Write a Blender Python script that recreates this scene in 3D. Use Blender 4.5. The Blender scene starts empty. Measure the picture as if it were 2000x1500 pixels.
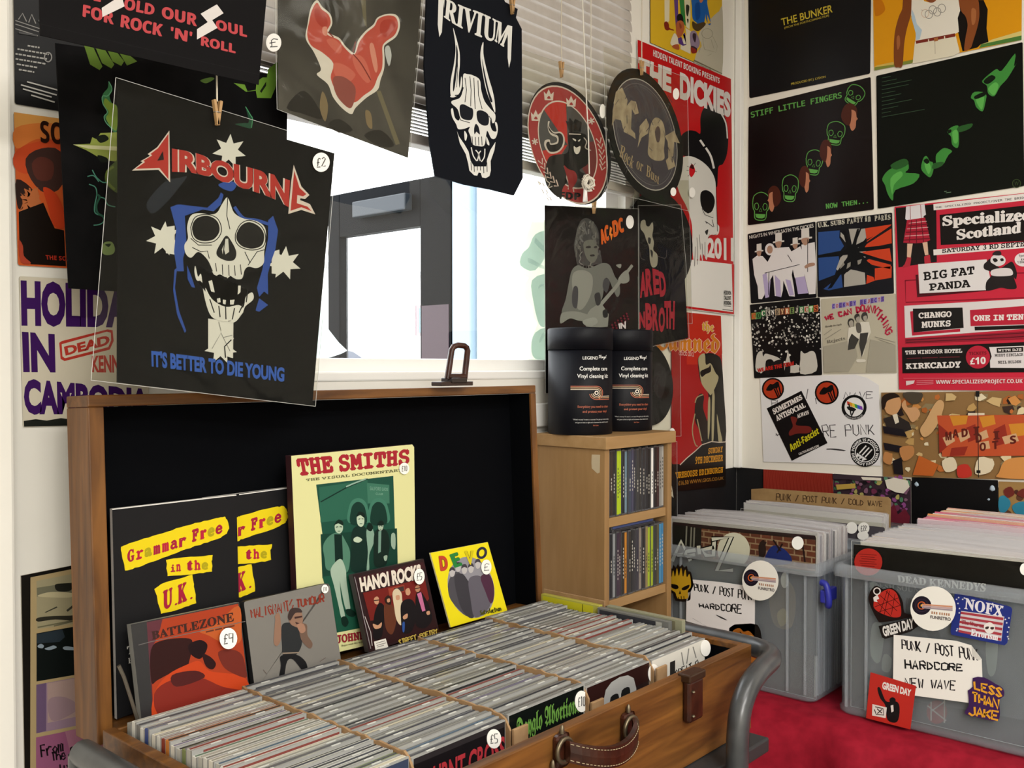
import bpy, bmesh, math, os, random
from mathutils import Vector, Matrix
random.seed(7)
SC = bpy.context.scene
COL = SC.collection
# ------------------------------------------------------------------ camera, world, light, exposure
CZ = 1.38                                   # camera height
F, YAW, PITCH = 1868.0, math.radians(48.3), -0.0182
FWD = Vector((math.sin(YAW)*math.cos(PITCH), math.cos(YAW)*math.cos(PITCH), math.sin(PITCH)))
RGT = Vector((math.cos(YAW), -math.sin(YAW), 0))
UPV = RGT.cross(FWD)
EYE = Vector((0, 0, CZ))
cam = bpy.data.cameras.new('camera'); camo = bpy.data.objects.new('camera', cam); COL.objects.link(camo)
cam.sensor_fit = 'HORIZONTAL'; cam.sensor_width = 36; cam.lens = 36*F/2000; cam.clip_start = .02
camo.matrix_world = Matrix((RGT, UPV, -FWD)).transposed().to_4x4(); camo.location = EYE
SC.camera = camo
vs = SC.view_settings
vs.view_transform = 'Standard'; vs.look = 'None'; vs.gamma = 1; vs.use_curve_mapping = False
vs.exposure = 0.08
SC.cycles.transparent_max_bounces = 40
SC.cycles.max_bounces = 10
SC.cycles.sample_clamp_indirect = 6
W = bpy.data.worlds.new('overcast_sky'); SC.world = W; W.use_nodes = True
nt = W.node_tree; bg = nt.nodes['Background']
bg.inputs[0].default_value = (.93, .97, 1, 1); bg.inputs[1].default_value = 4.5
def area(name, loc, rot, sx, sy, power, col):
    l = bpy.data.lights.new(name, 'AREA'); l.shape = 'RECTANGLE'; l.size = sx; l.size_y = sy
    l.energy = power; l.color = col
    o = bpy.data.objects.new(name, l); o.location = loc; o.rotation_euler = rot; COL.objects.link(o); return o
WARM = (1, .975, .93)
LAMPS = ((-.7, -1.7, 80), (.5, -.9, 30), (1.2, -.1, 9))
for x, y, p in LAMPS: area('ceiling_lamp_light', (x, y, 2.44), (0, 0, 0), 1.2, .3, p, WARM)

# ------------------------------------------------------------------ materials
def lin(h):
    r = []
    for i in (0, 2, 4):
        v = int(h[i:i+2], 16)/255
        r.append(v/12.92 if v <= .04045 else ((v+.055)/1.055)**2.4)
    return (*r, 1)
_M = {}
def mat(h, rough=.5, metal=0., spec=.5):
    k = (h, rough, metal, spec)
    if k in _M: return _M[k]
    m = bpy.data.materials.new('mat_'+h); m.use_nodes = True
    b = m.node_tree.nodes['Principled BSDF']
    b.inputs['Base Color'].default_value = lin(h); b.inputs['Roughness'].default_value = rough
    b.inputs['Metallic'].default_value = metal; b.inputs['Specular IOR Level'].default_value = spec
    _M[k] = m; return m
def nodes(m): return m.node_tree.nodes, m.node_tree.links
def noisy(name, c1, c2, scale, rough=.5, stretch=(1, 1, 1), detail=4, bump=0, lo=.35, hi=.65, spec=.4, dist=0):
    m = bpy.data.materials.new(name); m.use_nodes = True; n, l = nodes(m); b = n['Principled BSDF']
    tc = n.new('ShaderNodeTexCoord'); mp = n.new('ShaderNodeMapping'); mp.inputs['Scale'].default_value = stretch
    nz = n.new('ShaderNodeTexNoise'); nz.inputs['Scale'].default_value = scale; nz.inputs['Detail'].default_value = detail
    nz.inputs['Distortion'].default_value = dist
    cr = n.new('ShaderNodeValToRGB'); cr.color_ramp.elements[0].position = lo; cr.color_ramp.elements[1].position = hi
    cr.color_ramp.elements[0].color = lin(c1); cr.color_ramp.elements[1].color = lin(c2)
    l.new(tc.outputs['Object'], mp.inputs[0]); l.new(mp.outputs[0], nz.inputs['Vector'])
    l.new(nz.outputs['Fac'], cr.inputs[0]); l.new(cr.outputs[0], b.inputs['Base Color'])
    b.inputs['Roughness'].default_value = rough; b.inputs['Specular IOR Level'].default_value = spec
    if bump:
        bp = n.new('ShaderNodeBump'); bp.inputs['Strength'].default_value = bump; bp.inputs['Distance'].default_value = .004
        l.new(nz.outputs['Fac'], bp.inputs['Height']); l.new(bp.outputs[0], b.inputs['Normal'])
    return m
def film(name, tint, gloss_rough, haze, hazecol, ripple=0., fres=.045):
    """clear plastic: transparent + a haze of diffuse + a fresnel gloss"""
    m = bpy.data.materials.new(name); m.use_nodes = True; n, l = nodes(m); n.remove(n['Principled BSDF'])
    out = n['Material Output']
    tr = n.new('ShaderNodeBsdfTransparent'); tr.inputs[0].default_value = lin(tint)
    df = n.new('ShaderNodeBsdfDiffuse'); df.inputs[0].default_value = lin(hazecol)
    gl = n.new('ShaderNodeBsdfGlossy'); gl.inputs['Roughness'].default_value = gloss_rough
    lw = n.new('ShaderNodeLayerWeight'); lw.inputs[0].default_value = .5
    pw = n.new('ShaderNodeMath'); pw.operation = 'POWER'; pw.inputs[1].default_value = 4; l.new(lw.outputs['Facing'], pw.inputs[0])
    ma = n.new('ShaderNodeMath'); ma.operation = 'MULTIPLY_ADD'; ma.inputs[1].default_value = .8; ma.inputs[2].default_value = fres; l.new(pw.outputs[0], ma.inputs[0])
    gm = n.new('ShaderNodeNewGeometry'); sb = n.new('ShaderNodeMath'); sb.operation = 'SUBTRACT'; sb.inputs[0].default_value = 1; l.new(gm.outputs['Backfacing'], sb.inputs[1])
    fr = n.new('ShaderNodeMath'); fr.operation = 'MULTIPLY'; l.new(ma.outputs[0], fr.inputs[0]); l.new(sb.outputs[0], fr.inputs[1])
    m1 = n.new('ShaderNodeMixShader'); m1.inputs[0].default_value = haze
    m2 = n.new('ShaderNodeMixShader')
    l.new(tr.outputs[0], m1.inputs[1]); l.new(df.outputs[0], m1.inputs[2])
    l.new(fr.outputs[0], m2.inputs[0]); l.new(m1.outputs[0], m2.inputs[1]); l.new(gl.outputs[0], m2.inputs[2])
    l.new(m2.outputs[0], out.inputs[0])
    if ripple:
        tc = n.new('ShaderNodeTexCoord'); nz = n.new('ShaderNodeTexNoise'); nz.inputs['Scale'].default_value = 9
        nz.inputs['Distortion'].default_value = 1.5; nz.inputs['Detail'].default_value = 2
        bp = n.new('ShaderNodeBump'); bp.inputs['Strength'].default_value = ripple; bp.inputs['Distance'].default_value = .02
        l.new(tc.outputs['Object'], nz.inputs['Vector']); l.new(nz.outputs['Fac'], bp.inputs['Height'])
        l.new(bp.outputs[0], gl.inputs['Normal'])
    return m
PVC = film('clear_pvc', 'F8F8F4', .1, .004, 'E8E4D8', .25, .012)
TUB = film('frosted_plastic', 'F0F3F6', .22, .085, 'E4E8EC', 0, .04)
TUBR = film('frosted_plastic_rim', 'F0F3F6', .22, .15, 'E8ECF0', 0, .05)
GLASS = film('window_glass', 'FFFFFF', .01, .0, 'FFFFFF', 0)
SLEEVE = film('polythene_sleeve', 'F6F6F6', .3, .25, 'E6E4E6', .2)
JEWEL = film('jewel_case_plastic', 'F4F6F4', .06, .06, 'D8D8D4', 0)

# ------------------------------------------------------------------ geometry helpers
def ray(x, y): return (FWD*F + RGT*(x-1000) - UPV*(y-750)).normalized()
class Plane:
    def __init__(s, p, n): s.p = Vector(p); s.n = Vector(n).normalized()
    def hit(s, x, y):
        d = ray(x, y); return EYE + d*((s.p-EYE).dot(s.n)/d.dot(s.n))
def PY(y): return Plane((0, y, 0), (0, -1, 0))
def PX(x): return Plane((x, 0, 0), (-1, 0, 0))
def PZ(z): return Plane((0, 0, z), (0, 0, 1))
def tag(o, label=None, cat=None, group=None, kind=None):
    if label: o['label'] = label
    if cat: o['category'] = cat
    if group: o['group'] = group
    if kind: o['kind'] = kind
    return o
def empty(name, loc, label, cat, group=None, rz=0):
    o = bpy.data.objects.new(name, None); o.location = loc; o.rotation_euler = (0, 0, rz); o.empty_display_size = .05
    COL.objects.link(o); return tag(o, label, cat, group)
class MB:
    def __init__(s): s.v = []; s.fc = []; s.mi = []; s.ms = []; s.sm = []
    def m(s, m):
        if isinstance(m, str): m = mat(m)
        if m not in s.ms: s.ms.append(m)
        return s.ms.index(m)
    def face(s, pts, m, smooth=False):
        b = len(s.v); s.v += [Vector(p) for p in pts]; s.fc.append(tuple(range(b, b+len(pts)))); s.mi.append(s.m(m)); s.sm.append(smooth)
    def mesh(s, vv, ff, m, smooth=False):
        b = len(s.v); s.v += [Vector(p) for p in vv]; k = s.m(m)
        for f in ff: s.fc.append(tuple(i+b for i in f)); s.mi.append(k); s.sm.append(smooth)
    def box(s, lo, hi, m, bev=0, mx=None):
        bm = bmesh.new(); bmesh.ops.create_cube(bm, size=1)
        c = [(a+b)/2 for a, b in zip(lo, hi)]; d = [b-a for a, b in zip(lo, hi)]
        for v in bm.verts: v.co = Vector((v.co.x*d[0]+c[0], v.co.y*d[1]+c[1], v.co.z*d[2]+c[2]))
        if bev: bmesh.ops.bevel(bm, geom=bm.edges[:], offset=bev, segments=2, profile=.5, affect='EDGES')
        s.bm(bm, m, mx)
    def bm(s, bm, m, mx=None, smooth=False):
        bm.verts.index_update()
        s.mesh([(mx @ v.co if mx else v.co.copy()) for v in bm.verts], [[v.index for v in f.verts] for f in bm.faces], m, smooth); bm.free()
    def prism(s, pts, vec, m, mside=None):
        """outline pts (viewer side) extruded by vec"""
        vec = Vector(vec); n = len(pts); P = [Vector(p) for p in pts]; Q = [p+vec for p in P]
        s.face(P, m); s.face(Q[::-1], mside or m)
        s.mesh(P+Q, [(i, i+n, (i+1) % n+n, (i+1) % n) for i in range(n)], mside or m)
    def tube(s, path, r, m, seg=10, cap=True):
        P = [Vector(p) for p in path]; n = len(P); rings = []
        t0 = (P[1]-P[0]).normalized(); up = Vector((0, 0, 1)) if abs(t0.z) < .9 else Vector((1, 0, 0))
        a = t0.cross(up).normalized()
        for i in range(n):
            t = (P[min(i+1, n-1)]-P[max(i-1, 0)]).normalized(); a = (a - t*a.dot(t)).normalized(); b = t.cross(a)
            rr = r[i] if isinstance(r, (list, tuple)) else r
            rings.append([P[i]+(a*math.cos(k*math.tau/seg)+b*math.sin(k*math.tau/seg))*rr for k in range(seg)])
        vv = [p for q in rings for p in q]
        ff = [(i*seg+k, i*seg+(k+1) % seg, (i+1)*seg+(k+1) % seg, (i+1)*seg+k) for i in range(n-1) for k in range(seg)]
        s.mesh(vv, ff, m, True)
        if cap: s.face(rings[0][::-1], m); s.face(rings[-1], m)
    def lathe(s, prof, c, m, seg=48, axis=2):
        vv = []; n = len(prof)
        for k in range(seg):
            a = k*math.tau/seg
            for r, z in prof: vv.append((c[0]+r*math.cos(a), c[1]+r*math.sin(a), c[2]+z))
        s.mesh(vv, [(k*n+i, ((k+1) % seg)*n+i, ((k+1) % seg)*n+i+1, k*n+i+1) for k in range(seg) for i in range(n-1)], m, True)
    def build(s, name, parent=None, origin=None, label=None, cat=None, group=None, kind=None):
        me = bpy.data.meshes.new(name)
        if origin is None:
            lo = Vector([min(v[i] for v in s.v) for i in range(3)]); hi = Vector([max(v[i] for v in s.v) for i in range(3)])
            origin = Vector(((lo.x+hi.x)/2, (lo.y+hi.y)/2, lo.z))
        origin = Vector(origin)
        me.from_pydata([v-origin for v in s.v], [], s.fc)
        for m in s.ms: me.materials.append(m)
        me.polygons.foreach_set('material_index', s.mi); me.polygons.foreach_set('use_smooth', s.sm); me.update()
        o = bpy.data.objects.new(name, me); COL.objects.link(o)
        if parent is not None:
            o.parent = parent
            o.location = origin - WORLDLOC[parent.name]
        else: o.location = origin
        WORLDLOC[o.name] = origin
        return tag(o, label, cat, group, kind)
WORLDLOC = {}
def root(name, loc, label, cat, group=None):
    o = empty(name, loc, label, cat, group); WORLDLOC[o.name] = Vector(loc); return o
def copy_tree(o, delta, label=None, parent=None):
    c = o.copy(); COL.objects.link(c)
    if parent is not None: c.parent = parent
    else: c.location = o.location + Vector(delta)
    if label: c['label'] = label
    WORLDLOC[c.name] = WORLDLOC.get(o.name, o.location)+Vector(delta)
    for ch in list(o.children): copy_tree(ch, delta, None, c)
    return c
# ------------------------------------------------------------------ lettering
FD = bpy.utils.system_resource('DATAFILES', path='fonts')
def font(n):
    try: return bpy.data.fonts.load(os.path.join(FD, n), check_existing=True)
    except Exception: return None
MATHF, MONO = font('NotoSansMath-Regular.woff2'), font('DejaVuSansMono.woff2')
BASES = {'serif': 0x1D400, 'italic': 0x1D468, 'script': 0x1D4D0, 'black': 0x1D56C, 'sans': 0x1D5D4, 'slab': 0x1D670}
DIG = {'serif': 0x1D7CE, 'sans': 0x1D7EC, 'slab': 0x1D7F6}
_G = {}
def glyphs(txt, style='gill', off=0.):
    k = (txt, style, off)
    if k in _G: return _G[k]
    c = bpy.data.curves.new('t', 'FONT'); fnt = None
    if style in BASES and MATHF:
        fnt = MATHF; b = BASES[style]; d = DIG.get(style); r = ''
        for ch in txt:
            if 'A' <= ch <= 'Z': r += chr(b+ord(ch)-65)
            elif 'a' <= ch <= 'z': r += chr(b+26+ord(ch)-97)
            elif '0' <= ch <= '9' and d: r += chr(d+ord(ch)-48)
            else: r += ch
        txt = r
    elif style == 'mono': fnt = MONO
    if fnt and '£' in txt: fnt = None
    if fnt: c.font = fnt
    c.body = txt; c.offset = off if not fnt else 0; c.dimensions = '2D'; c.fill_mode = 'FRONT'; c.resolution_u = 3
    o = bpy.data.objects.new('t', c); COL.objects.link(o)
    dg = bpy.context.evaluated_depsgraph_get(); me = o.evaluated_get(dg).to_mesh()
    vv = [(v.co.x, v.co.y) for v in me.vertices]; ff = [tuple(p.vertices) for p in me.polygons]
    o.evaluated_get(dg).to_mesh_clear(); bpy.data.objects.remove(o); bpy.data.curves.remove(c)
    if not vv: vv = [(0, 0), (1, 1)]
    if fnt and off:                                         # heavier: the same glyphs laid side by side
        n = len(vv); o_ = min(off, .05)*.7; f0 = ff; v0 = vv; vv = []; ff = []
        for q, (dx, dy) in enumerate(((-o_, 0), (o_, 0), (0, o_*.7), (0, -o_*.7))):
            vv += [(x+dx, y+dy, q*.000006) for x, y in v0]; ff += [tuple(i+q*n for i in f) for f in f0]
    x0 = min(v[0] for v in vv); x1 = max(v[0] for v in vv); y0 = min(v[1] for v in vv); y1 = max(v[1] for v in vv)
    vv = [((v[0]-x0)/max(x1-x0, 1e-6), (v[1]-y0)/max(y1-y0, 1e-6), v[2] if len(v) > 2 else 0) for v in vv]
    _G[k] = (vv, ff); return _G[k]
# hand lettering: strokes on a 4 x 6 grid
HAND = {'A': '00,26,40;12,32', 'B': '00,06,36,45,33,03;33,42,41,30,00', 'C': '45,26,06,03,01,20,41', 'D': '00,06,25,43,31,00', 'E': '46,06,00,40;03,33',
 'F': '46,06,00;03,33', 'G': '45,26,05,02,20,41,43,23', 'H': '00,06;40,46;03,43', 'I': '20,26', 'J': '46,41,20,01', 'K': '00,06;46,02;13,40', 'L': '06,00,40',
 'M': '00,06,23,46,40', 'N': '00,06,40,46', 'O': '20,01,05,26,45,41,20', 'P': '00,06,36,45,43,03', 'Q': '20,01,05,26,45,41,20;22,40', 'R': '00,06,36,45,43,03;23,40',
 'S': '45,26,05,14,32,41,20,01', 'T': '06,46;26,20', 'U': '06,01,20,41,46', 'V': '06,20,46', 'W': '06,10,24,30,46', 'X': '00,46;06,40', 'Y': '06,23,46;23,20', 'Z': '06,46,00,40',
 '/': '00,46', '-': '03,43', '.': '10,20', '£': '45,26,15,11,00,40;03,33', '0': '20,01,05,26,45,41,20', '1': '15,26,20', '2': '05,26,45,00,40', '3': '06,46,23,42,31,20,01', '4': '30,36,02,42',
 '5': '46,06,03,33,42,30,00', '6': '46,03,00,40,43,03', '7': '06,46,10', '8': '23,05,26,45,23,01,20,41,23', '9': '40,46,06,03,43', ' ': '', '+': '03,43;21,25',
 'a': '43,23,01,10,40,44', 'c': '43,13,01,10,40', 'd': '46,40,10,03,43', 'e': '02,42,34,14,01,20,41', 'f': '46,26,20;04,44', 'h': '06,00;03,24,43,40', 'i': '20,24', 'l': '26,20', 'm': '00,04,24,20;24,44,40',
 'n': '00,04;03,24,43,40', 'o': '20,02,24,42,20', 'r': '00,04;02,24,44', 't': '26,20,40;04,44', 'v': '04,20,44', 'w': '04,10,23,30,44', 'u': '04,01,20,41,44', 's': '43,24,03,41,20,00'}
def num(s): return [float(a) for a in s.split()]
def pts(s):
    if not isinstance(s, str): return list(s)
    a = num(s); return list(zip(a[::2], a[1::2]))
def spline(P, n=4, closed=True):
    out = []; N = len(P)
    for i in range(N if closed else N-1):
        p0, p1, p2, p3 = (P[(i-1) % N] if closed or i else P[0]), P[i], P[(i+1) % N], (P[(i+2) % N] if closed or i+2 < N else P[-1])
        for k in range(n):
            t = k/n
            out.append(tuple(.5*(2*b+(c-a)*t+(2*a-5*b+4*c-d)*t*t+(3*b-a-3*c+d)*t**3) for a, b, c, d in zip(p0, p1, p2, p3)))
    if not closed: out.append(P[-1])
    return out
def lerp(a, b, t): return (a[0]+(b[0]-a[0])*t, a[1]+(b[1]-a[1])*t)
def along(P, t):
    L = [math.dist(a, b) for a, b in zip(P, P[1:])]; d = max(0, min(1, t))*sum(L)
    for a, b, l in zip(P, P[1:], L):
        if d <= l or b is P[-1]: return lerp(a, b, d/l if l else 0)
        d -= l
    return P[-1]
class Sheet(MB):
    """a flat thing: outline in picture coordinates carried on to its own plane, with real thickness; its print lies on it"""
    STEP = .00003
    def __init__(s, plane, view, outline, color, thick=.002, edge=None, rnd=0, rough=.4, back=None):
        super().__init__(); s.pl = plane; s.view = view; s.k = 0; s.rough = rough
        P = pts(outline)
        if rnd:
            Q = []
            for i, p in enumerate(P):
                a, b = P[i-1], P[(i+1) % len(P)]
                ra = rnd/math.dist(p, a); rb = rnd/math.dist(p, b); u, w = lerp(p, a, ra), lerp(p, b, rb)
                for t in (0, .33, .67, 1): Q.append(lerp(lerp(u, p, t), lerp(p, w, t), t))
            P = Q
        s.outline = P
        if color is not None:
            m = color if not isinstance(color, str) else mat(color, rough, 0, .16)
            s.prism([s.w(p) for p in P], plane.n*-thick, m, mat(edge, .6) if edge else m)
        s.back = thick
    def px(s, p): return (s.view[0]+p[0]/s.view[2], s.view[1]+p[1]/s.view[2])
    def w(s, p, lift=0): return s.pl.hit(*s.px(p)) + s.pl.n*lift
    def up(s, n=1): s.k += n; return s
    def L(s): s.k += 1; return s.k*s.STEP
    def mt(s, c): return mat(c, s.rough, 0, .16) if isinstance(c, str) else c
    def f(s, P, c):                                        # filled polygon
        l = s.L(); s.face([s.w(p, l) for p in pts(P)], s.mt(c)); return s
    def fs(s, many, c):                                    # several polygons of one ink, split by ;
        l = s.L()
        for q in many.split(';'): s.face([s.w(p, l) for p in pts(q)], s.mt(c))
        return s
    def b(s, P, c, n=4):                                   # smooth blob
        l = s.L(); s.face([s.w(p, l) for p in spline(pts(P), n)], s.mt(c)); return s
    def bs(s, many, c, n=3):
        l = s.L()
        for q in many.split(';'): s.face([s.w(p, l) for p in spline(pts(q), n)], s.mt(c))
        return s
    def c(s, x, y, rx, c, ry=None, rot=0, n=28):           # ellipse
        ry = ry or rx; r = math.radians(rot)
        return s.f([(x+rx*math.cos(t)*math.cos(r)-ry*math.sin(t)*math.sin(r), y+rx*math.cos(t)*math.sin(r)+ry*math.sin(t)*math.cos(r)) for t in [k*math.tau/n for k in range(n)]], c)
    def ring(s, x, y, rx, ry, wd, c, rot=0, n=32):
        r = math.radians(rot)
        return s.ln([(x+rx*math.cos(t)*math.cos(r)-ry*math.sin(t)*math.sin(r), y+rx*math.cos(t)*math.sin(r)+ry*math.sin(t)*math.cos(r)) for t in [k*math.tau/n for k in range(n+1)]], wd, c)
    def ribbon(s, P, wd, l, m):
        n = len(P)
        if n < 2: return
        A, B = [], []
        closed = math.dist(P[0], P[-1]) < 1e-6 and n > 3
        for i in range(n):
            a = P[i-1] if i else (P[-2] if closed else P[0]); b = P[i+1] if i < n-1 else (P[1] if closed else P[-1])
            d = math.dist(a, b) or 1e-6; nx, ny = -(b[1]-a[1])/d, (b[0]-a[0])/d
            ww = wd[i] if isinstance(wd, (list, tuple)) else wd
            A.append((P[i][0]+nx*ww/2, P[i][1]+ny*ww/2)); B.append((P[i][0]-nx*ww/2, P[i][1]-ny*ww/2))
        s.mesh([s.w(p, l) for p in A+B], [(i, i+1, n+i+1, n+i) for i in range(n-1)], m)
    def ln(s, P, wd, c, smooth=False):
        P = pts(P)
        if smooth: P = spline(P, 4, False)
        s.ribbon(P, wd, s.L(), s.mt(c)); return s
    def lns(s, many, wd, c, smooth=False):
        l = s.L()
        for q in many.split(';'):
            P = pts(q); P = spline(P, 4, False) if smooth else P
            s.ribbon(P, wd, l, s.mt(c))
        return s
    def t(s, txt, quad, c, style='gill', off=0.):          # text in a quad: TL TR BR BL (or TL, BR of an upright box)
        q = pts(quad)
        if len(q) == 2: q = [q[0], (q[1][0], q[0][1]), q[1], (q[0][0], q[1][1])]
        vv, ff = glyphs(txt, style, off); l = s.L()
        s.mesh([s.w(lerp(lerp(q[3], q[2], u), lerp(q[0], q[1], u), v), l+h) for u, v, h in vv], ff, s.mt(c)); return s
    def tc(s, txt, top, bot, c, style='gill', off=0.):     # text between two curves
        T, B = spline(pts(top), 5, False), spline(pts(bot), 5, False); vv, ff = glyphs(txt, style, off); l = s.L()
        s.mesh([s.w(lerp(along(B, u), along(T, u), v), l+h) for u, v, h in vv], ff, s.mt(c)); return s
    def ta(s, txt, x, y, r0, r1, a0, a1, c, style='sans', off=0., ky=1.):   # text round a circle, degrees clockwise from up, r0 = foot
        vv, ff = glyphs(txt, style, off); l = s.L(); out = []
        for u, v, h in vv:
            a = math.radians(a0+(a1-a0)*u); r = r0+(r1-r0)*v; out.append(s.w((x+r*math.sin(a), y-r*math.cos(a)*ky), l+h))
        s.mesh(out, ff, s.mt(c)); return s
    def hand(s, txt, quad, c, wd, jit=.25, gap=1.4, seed=1):   # hand-lettered strokes in a quad
        q = pts(quad); q = q if len(q) == 4 else [q[0], (q[1][0], q[0][1]), q[1], (q[0][0], q[1][1])]
        R = random.Random(seed); l = s.L(); W_ = len(txt)*(4+gap)-gap; x = 0
        for ch in txt:
            for st in HAND.get(ch, HAND.get(ch.upper(), '')).split(';'):
                if not st: continue
                P = [(x+int(a[0])+R.uniform(-jit, jit), int(a[1])+R.uniform(-jit, jit)) for a in st.split(',')]
                P = [lerp(lerp(q[3], q[2], u/W_), lerp(q[0], q[1], u/W_), v/6) for u, v in P]
                s.ribbon(P, wd*1.3, l, s.mt(c))
            x += 4+gap
        return s
    def out(s, name, label=None, cat=None, group=None, parent=None): return s.build(name, parent, None, label, cat, group)
def price(parent, plane, view, x, y, r, txt='', ry=None, lift=.0004, name='price_sticker', rot=0, col='F2F0EA'):
    ry = ry or r; a = math.radians(rot)
    P = [(x+r*math.cos(t)*math.cos(a)-ry*math.sin(t)*math.sin(a), y+r*math.cos(t)*math.sin(a)+ry*math.sin(t)*math.cos(a)) for t in [k*math.tau/24 for k in range(24)]]
    S = Sheet(Plane(plane.p+plane.n*lift, plane.n), view, P, col, .0003)
    if txt: S.hand(txt, [(x-r*.5, y-ry*.4), (x+r*.5, y-ry*.5), (x+r*.5, y+ry*.4), (x-r*.5, y+ry*.5)], '50504E', r*.1, seed=int(x))
    return S.build(name, parent, label='round white price sticker')
def pouch(parent, plane, view, outline, lift=.004, thick=.0012, name='clear_pouch', m=None):
    S = Sheet(Plane(plane.p+plane.n*lift, plane.n), view, outline, m or PVC, thick)
    P = [S.w(p, .0002) for p in S.outline]
    for a, b in zip(P, P[1:]+P[:1]):
        S.tube([a, b], .00035, mat('C4C4C0', .3), 5, False)
    return S.build(name, parent, label='clear plastic pouch')
# crops the tracing coordinates were read in: x0, y0, scale
V0 = (0, 0, 1); V1 = (0, 0, 3.7037); V2 = (0, 400, 2.857); V3 = (500, 0, 3.7037); V4 = (1000, 0, 3.572); V5 = (1000, 380, 2.5854); V6 = (1440, 0, 3.409)
W1 = (1440, 380, 3.5714); W2 = (1280, 720, 2.7778); W3 = (0, 820, 2.2054); W4 = (500, 820, 3.1241); W5 = (200, 1100, 2.5); W6 = (900, 1100, 3.0303); W7 = (1260, 960, 2.7027)
YW, XR = 1.22, 2.25                         # window wall, wall to its right
WALLY, WALLX = PY(YW-.003), PX(XR-.003)
# ------------------------------------------------------------------ the room
def Z(z): return CZ+z
WHITE = noisy('white_paint', 'EAE7DE', 'EFECE4', 3, .55); WHITE2 = mat('EFEBE0', .45); PVCW = mat('F1F0EC', .3)
BLACKP = noisy('black_paint', '0D0D0F', '17171A', 6, .6)
def struct(mb, name, **k): return mb.build(name, kind='structure', **k)
def sbox(name, lo, hi, m, bev=0):
    b = MB(); b.box(lo, hi, m, bev); return struct(b, name)
XL, YB, ZC = -1.7, -2.6, 2.5
WX0, WX1, WZ0, WZ1 = .74, 1.745, Z(-.012), 2.36
sbox('floor', (XL-.1, YB-.1, -.1), (XR+.1, YW+.25, 0), noisy('grey_vinyl', '6E6A64', '7E7A74', 8, .6))
sbox('ceiling', (XL-.1, YB-.1, ZC), (XR+.1, YW+.25, ZC+.1), mat('EEEAE0', .8))
b = MB()
b.box((XL-.1, YW, 0), (WX0, YW+.14, ZC), WHITE); b.box((WX1, YW, 0), (XR+.1, YW+.14, ZC), WHITE)
b.box((WX0, YW, 0), (WX1, YW+.14, WZ0), WHITE); b.box((WX0, YW, WZ1), (WX1, YW+.14, ZC), WHITE)
struct(b, 'wall_window_side')
sbox('wall_right', (XR, YB, 0), (XR+.12, YW, ZC), BLACKP)
sbox('wall_left', (XL-.12, YB, 0), (XL, YW, ZC), WHITE)
sbox('wall_behind', (XL-.1, YB-.12, 0), (XR+.1, YB, ZC), WHITE)
sbox('trim_1', (XR-.0035, YB, Z(-.262)), (XR-.0005, YW-.001, ZC-.001), WHITE2)             # white board over black dado
sbox('trim_2', (XR-.021, YW-.02, Z(-.262)), (XR-.004, YW-.001, ZC-.002), PVCW, .003)            # corner trunking
sbox('trim_3', (1.66, YW-.002, .05), (XR-.004, YW-.0005, Z(-.262)), BLACKP)                     # black dado beside it
b = MB(); b.box((-.6, YW-.03, 0), (.452, YW-.0005, ZC-.001), WHITE, .004); struct(b, 'trim_4')   # boxed-out pier
b = MB()
b.box((.6, YW-.016, Z(-.118)), (1.66, YW-.001, Z(-.072)), PVCW, .003); b.box((.6, YW-.012, Z(-.148)), (1.66, YW-.001, Z(-.128)), PVCW, .003)
struct(b, 'trim_5')
# window: frame, glass, sill bead
b = MB(); fy0, fy1 = YW+.02, YW+.085
b.box((WX0, fy0, WZ0), (WX1, fy1, WZ0+.026), PVCW, .003); b.box((WX0, fy0, WZ1-.05), (WX1, fy1, WZ1), PVCW)
b.box((WX0, fy0, WZ0), (WX0+.05, fy1, WZ1), PVCW); b.box((WX1-.045, fy0, WZ0), (WX1, fy1, WZ1), PVCW)
w1 = struct(b, 'window_1')
b = MB(); b.box((WX0-.03, YW-.003, WZ0-.012), (WX1+.0, YW+.03, WZ0+.004), PVCW, .003); b.build('window_sill', w1)
b = MB(); b.box((WX0+.05, YW+.05, WZ0+.026), (WX1-.045, YW+.056, WZ1-.05), GLASS); b.build('window_pane', w1)
# fluorescent ceiling lamps the light comes from
for (x, y, p) in LAMPS:
    b = MB(); b.box((x-.62, y-.17, 2.452), (x+.62, y+.17, 2.5), mat('E8E8E8', .4)); r = root('ceiling_lamp', (x, y, 2.452), 'long flush ceiling lamp out over the shop floor', 'lamp', 'ceiling lamps')
    b.build('lamp_housing', r)
# ------------------------------------------------------------------ outside
GR = noisy('pavement', 'B9B9B6', 'C9C9C6', 5, .8)
sbox('ground_outside', (-12, YW+.14, -.12), (22, 40, -.02), GR)
DB = mat('04060A', .5, 0, .06)
hx, hy0, hy1, dz = 2.394, 2.4, 3.10, 2.06
r = root('shop_door', (hx, (hy0+hy1)/2, 0), 'dark glazed door standing open in the street outside the window', 'door')
b = MB()
b.box((hx-.022, hy0, .02), (hx+.022, hy0+.16, dz), DB, .004); b.box((hx-.022, hy1-.075, .02), (hx+.022, hy1, dz), DB, .004)
b.box((hx-.0215, hy0+.1601, dz-.17), (hx+.0215, hy1-.0751, dz), DB, .002); b.box((hx-.0215, hy0+.1601, .02), (hx+.0215, hy1-.0751, .3), DB, .002); b.build('door_frame', r)
b = MB(); b.box((hx-.004, hy0+.16, .3), (hx+.004, hy1-.075, dz-.17), GLASS); b.build('door_pane', r)
b = MB(); b.box((hx-.06, hy0+.2, dz-.11), (hx-.022, hy0+.5, dz-.05), mat('22282E', .4), .004); b.build('door_closer', r)
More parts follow.
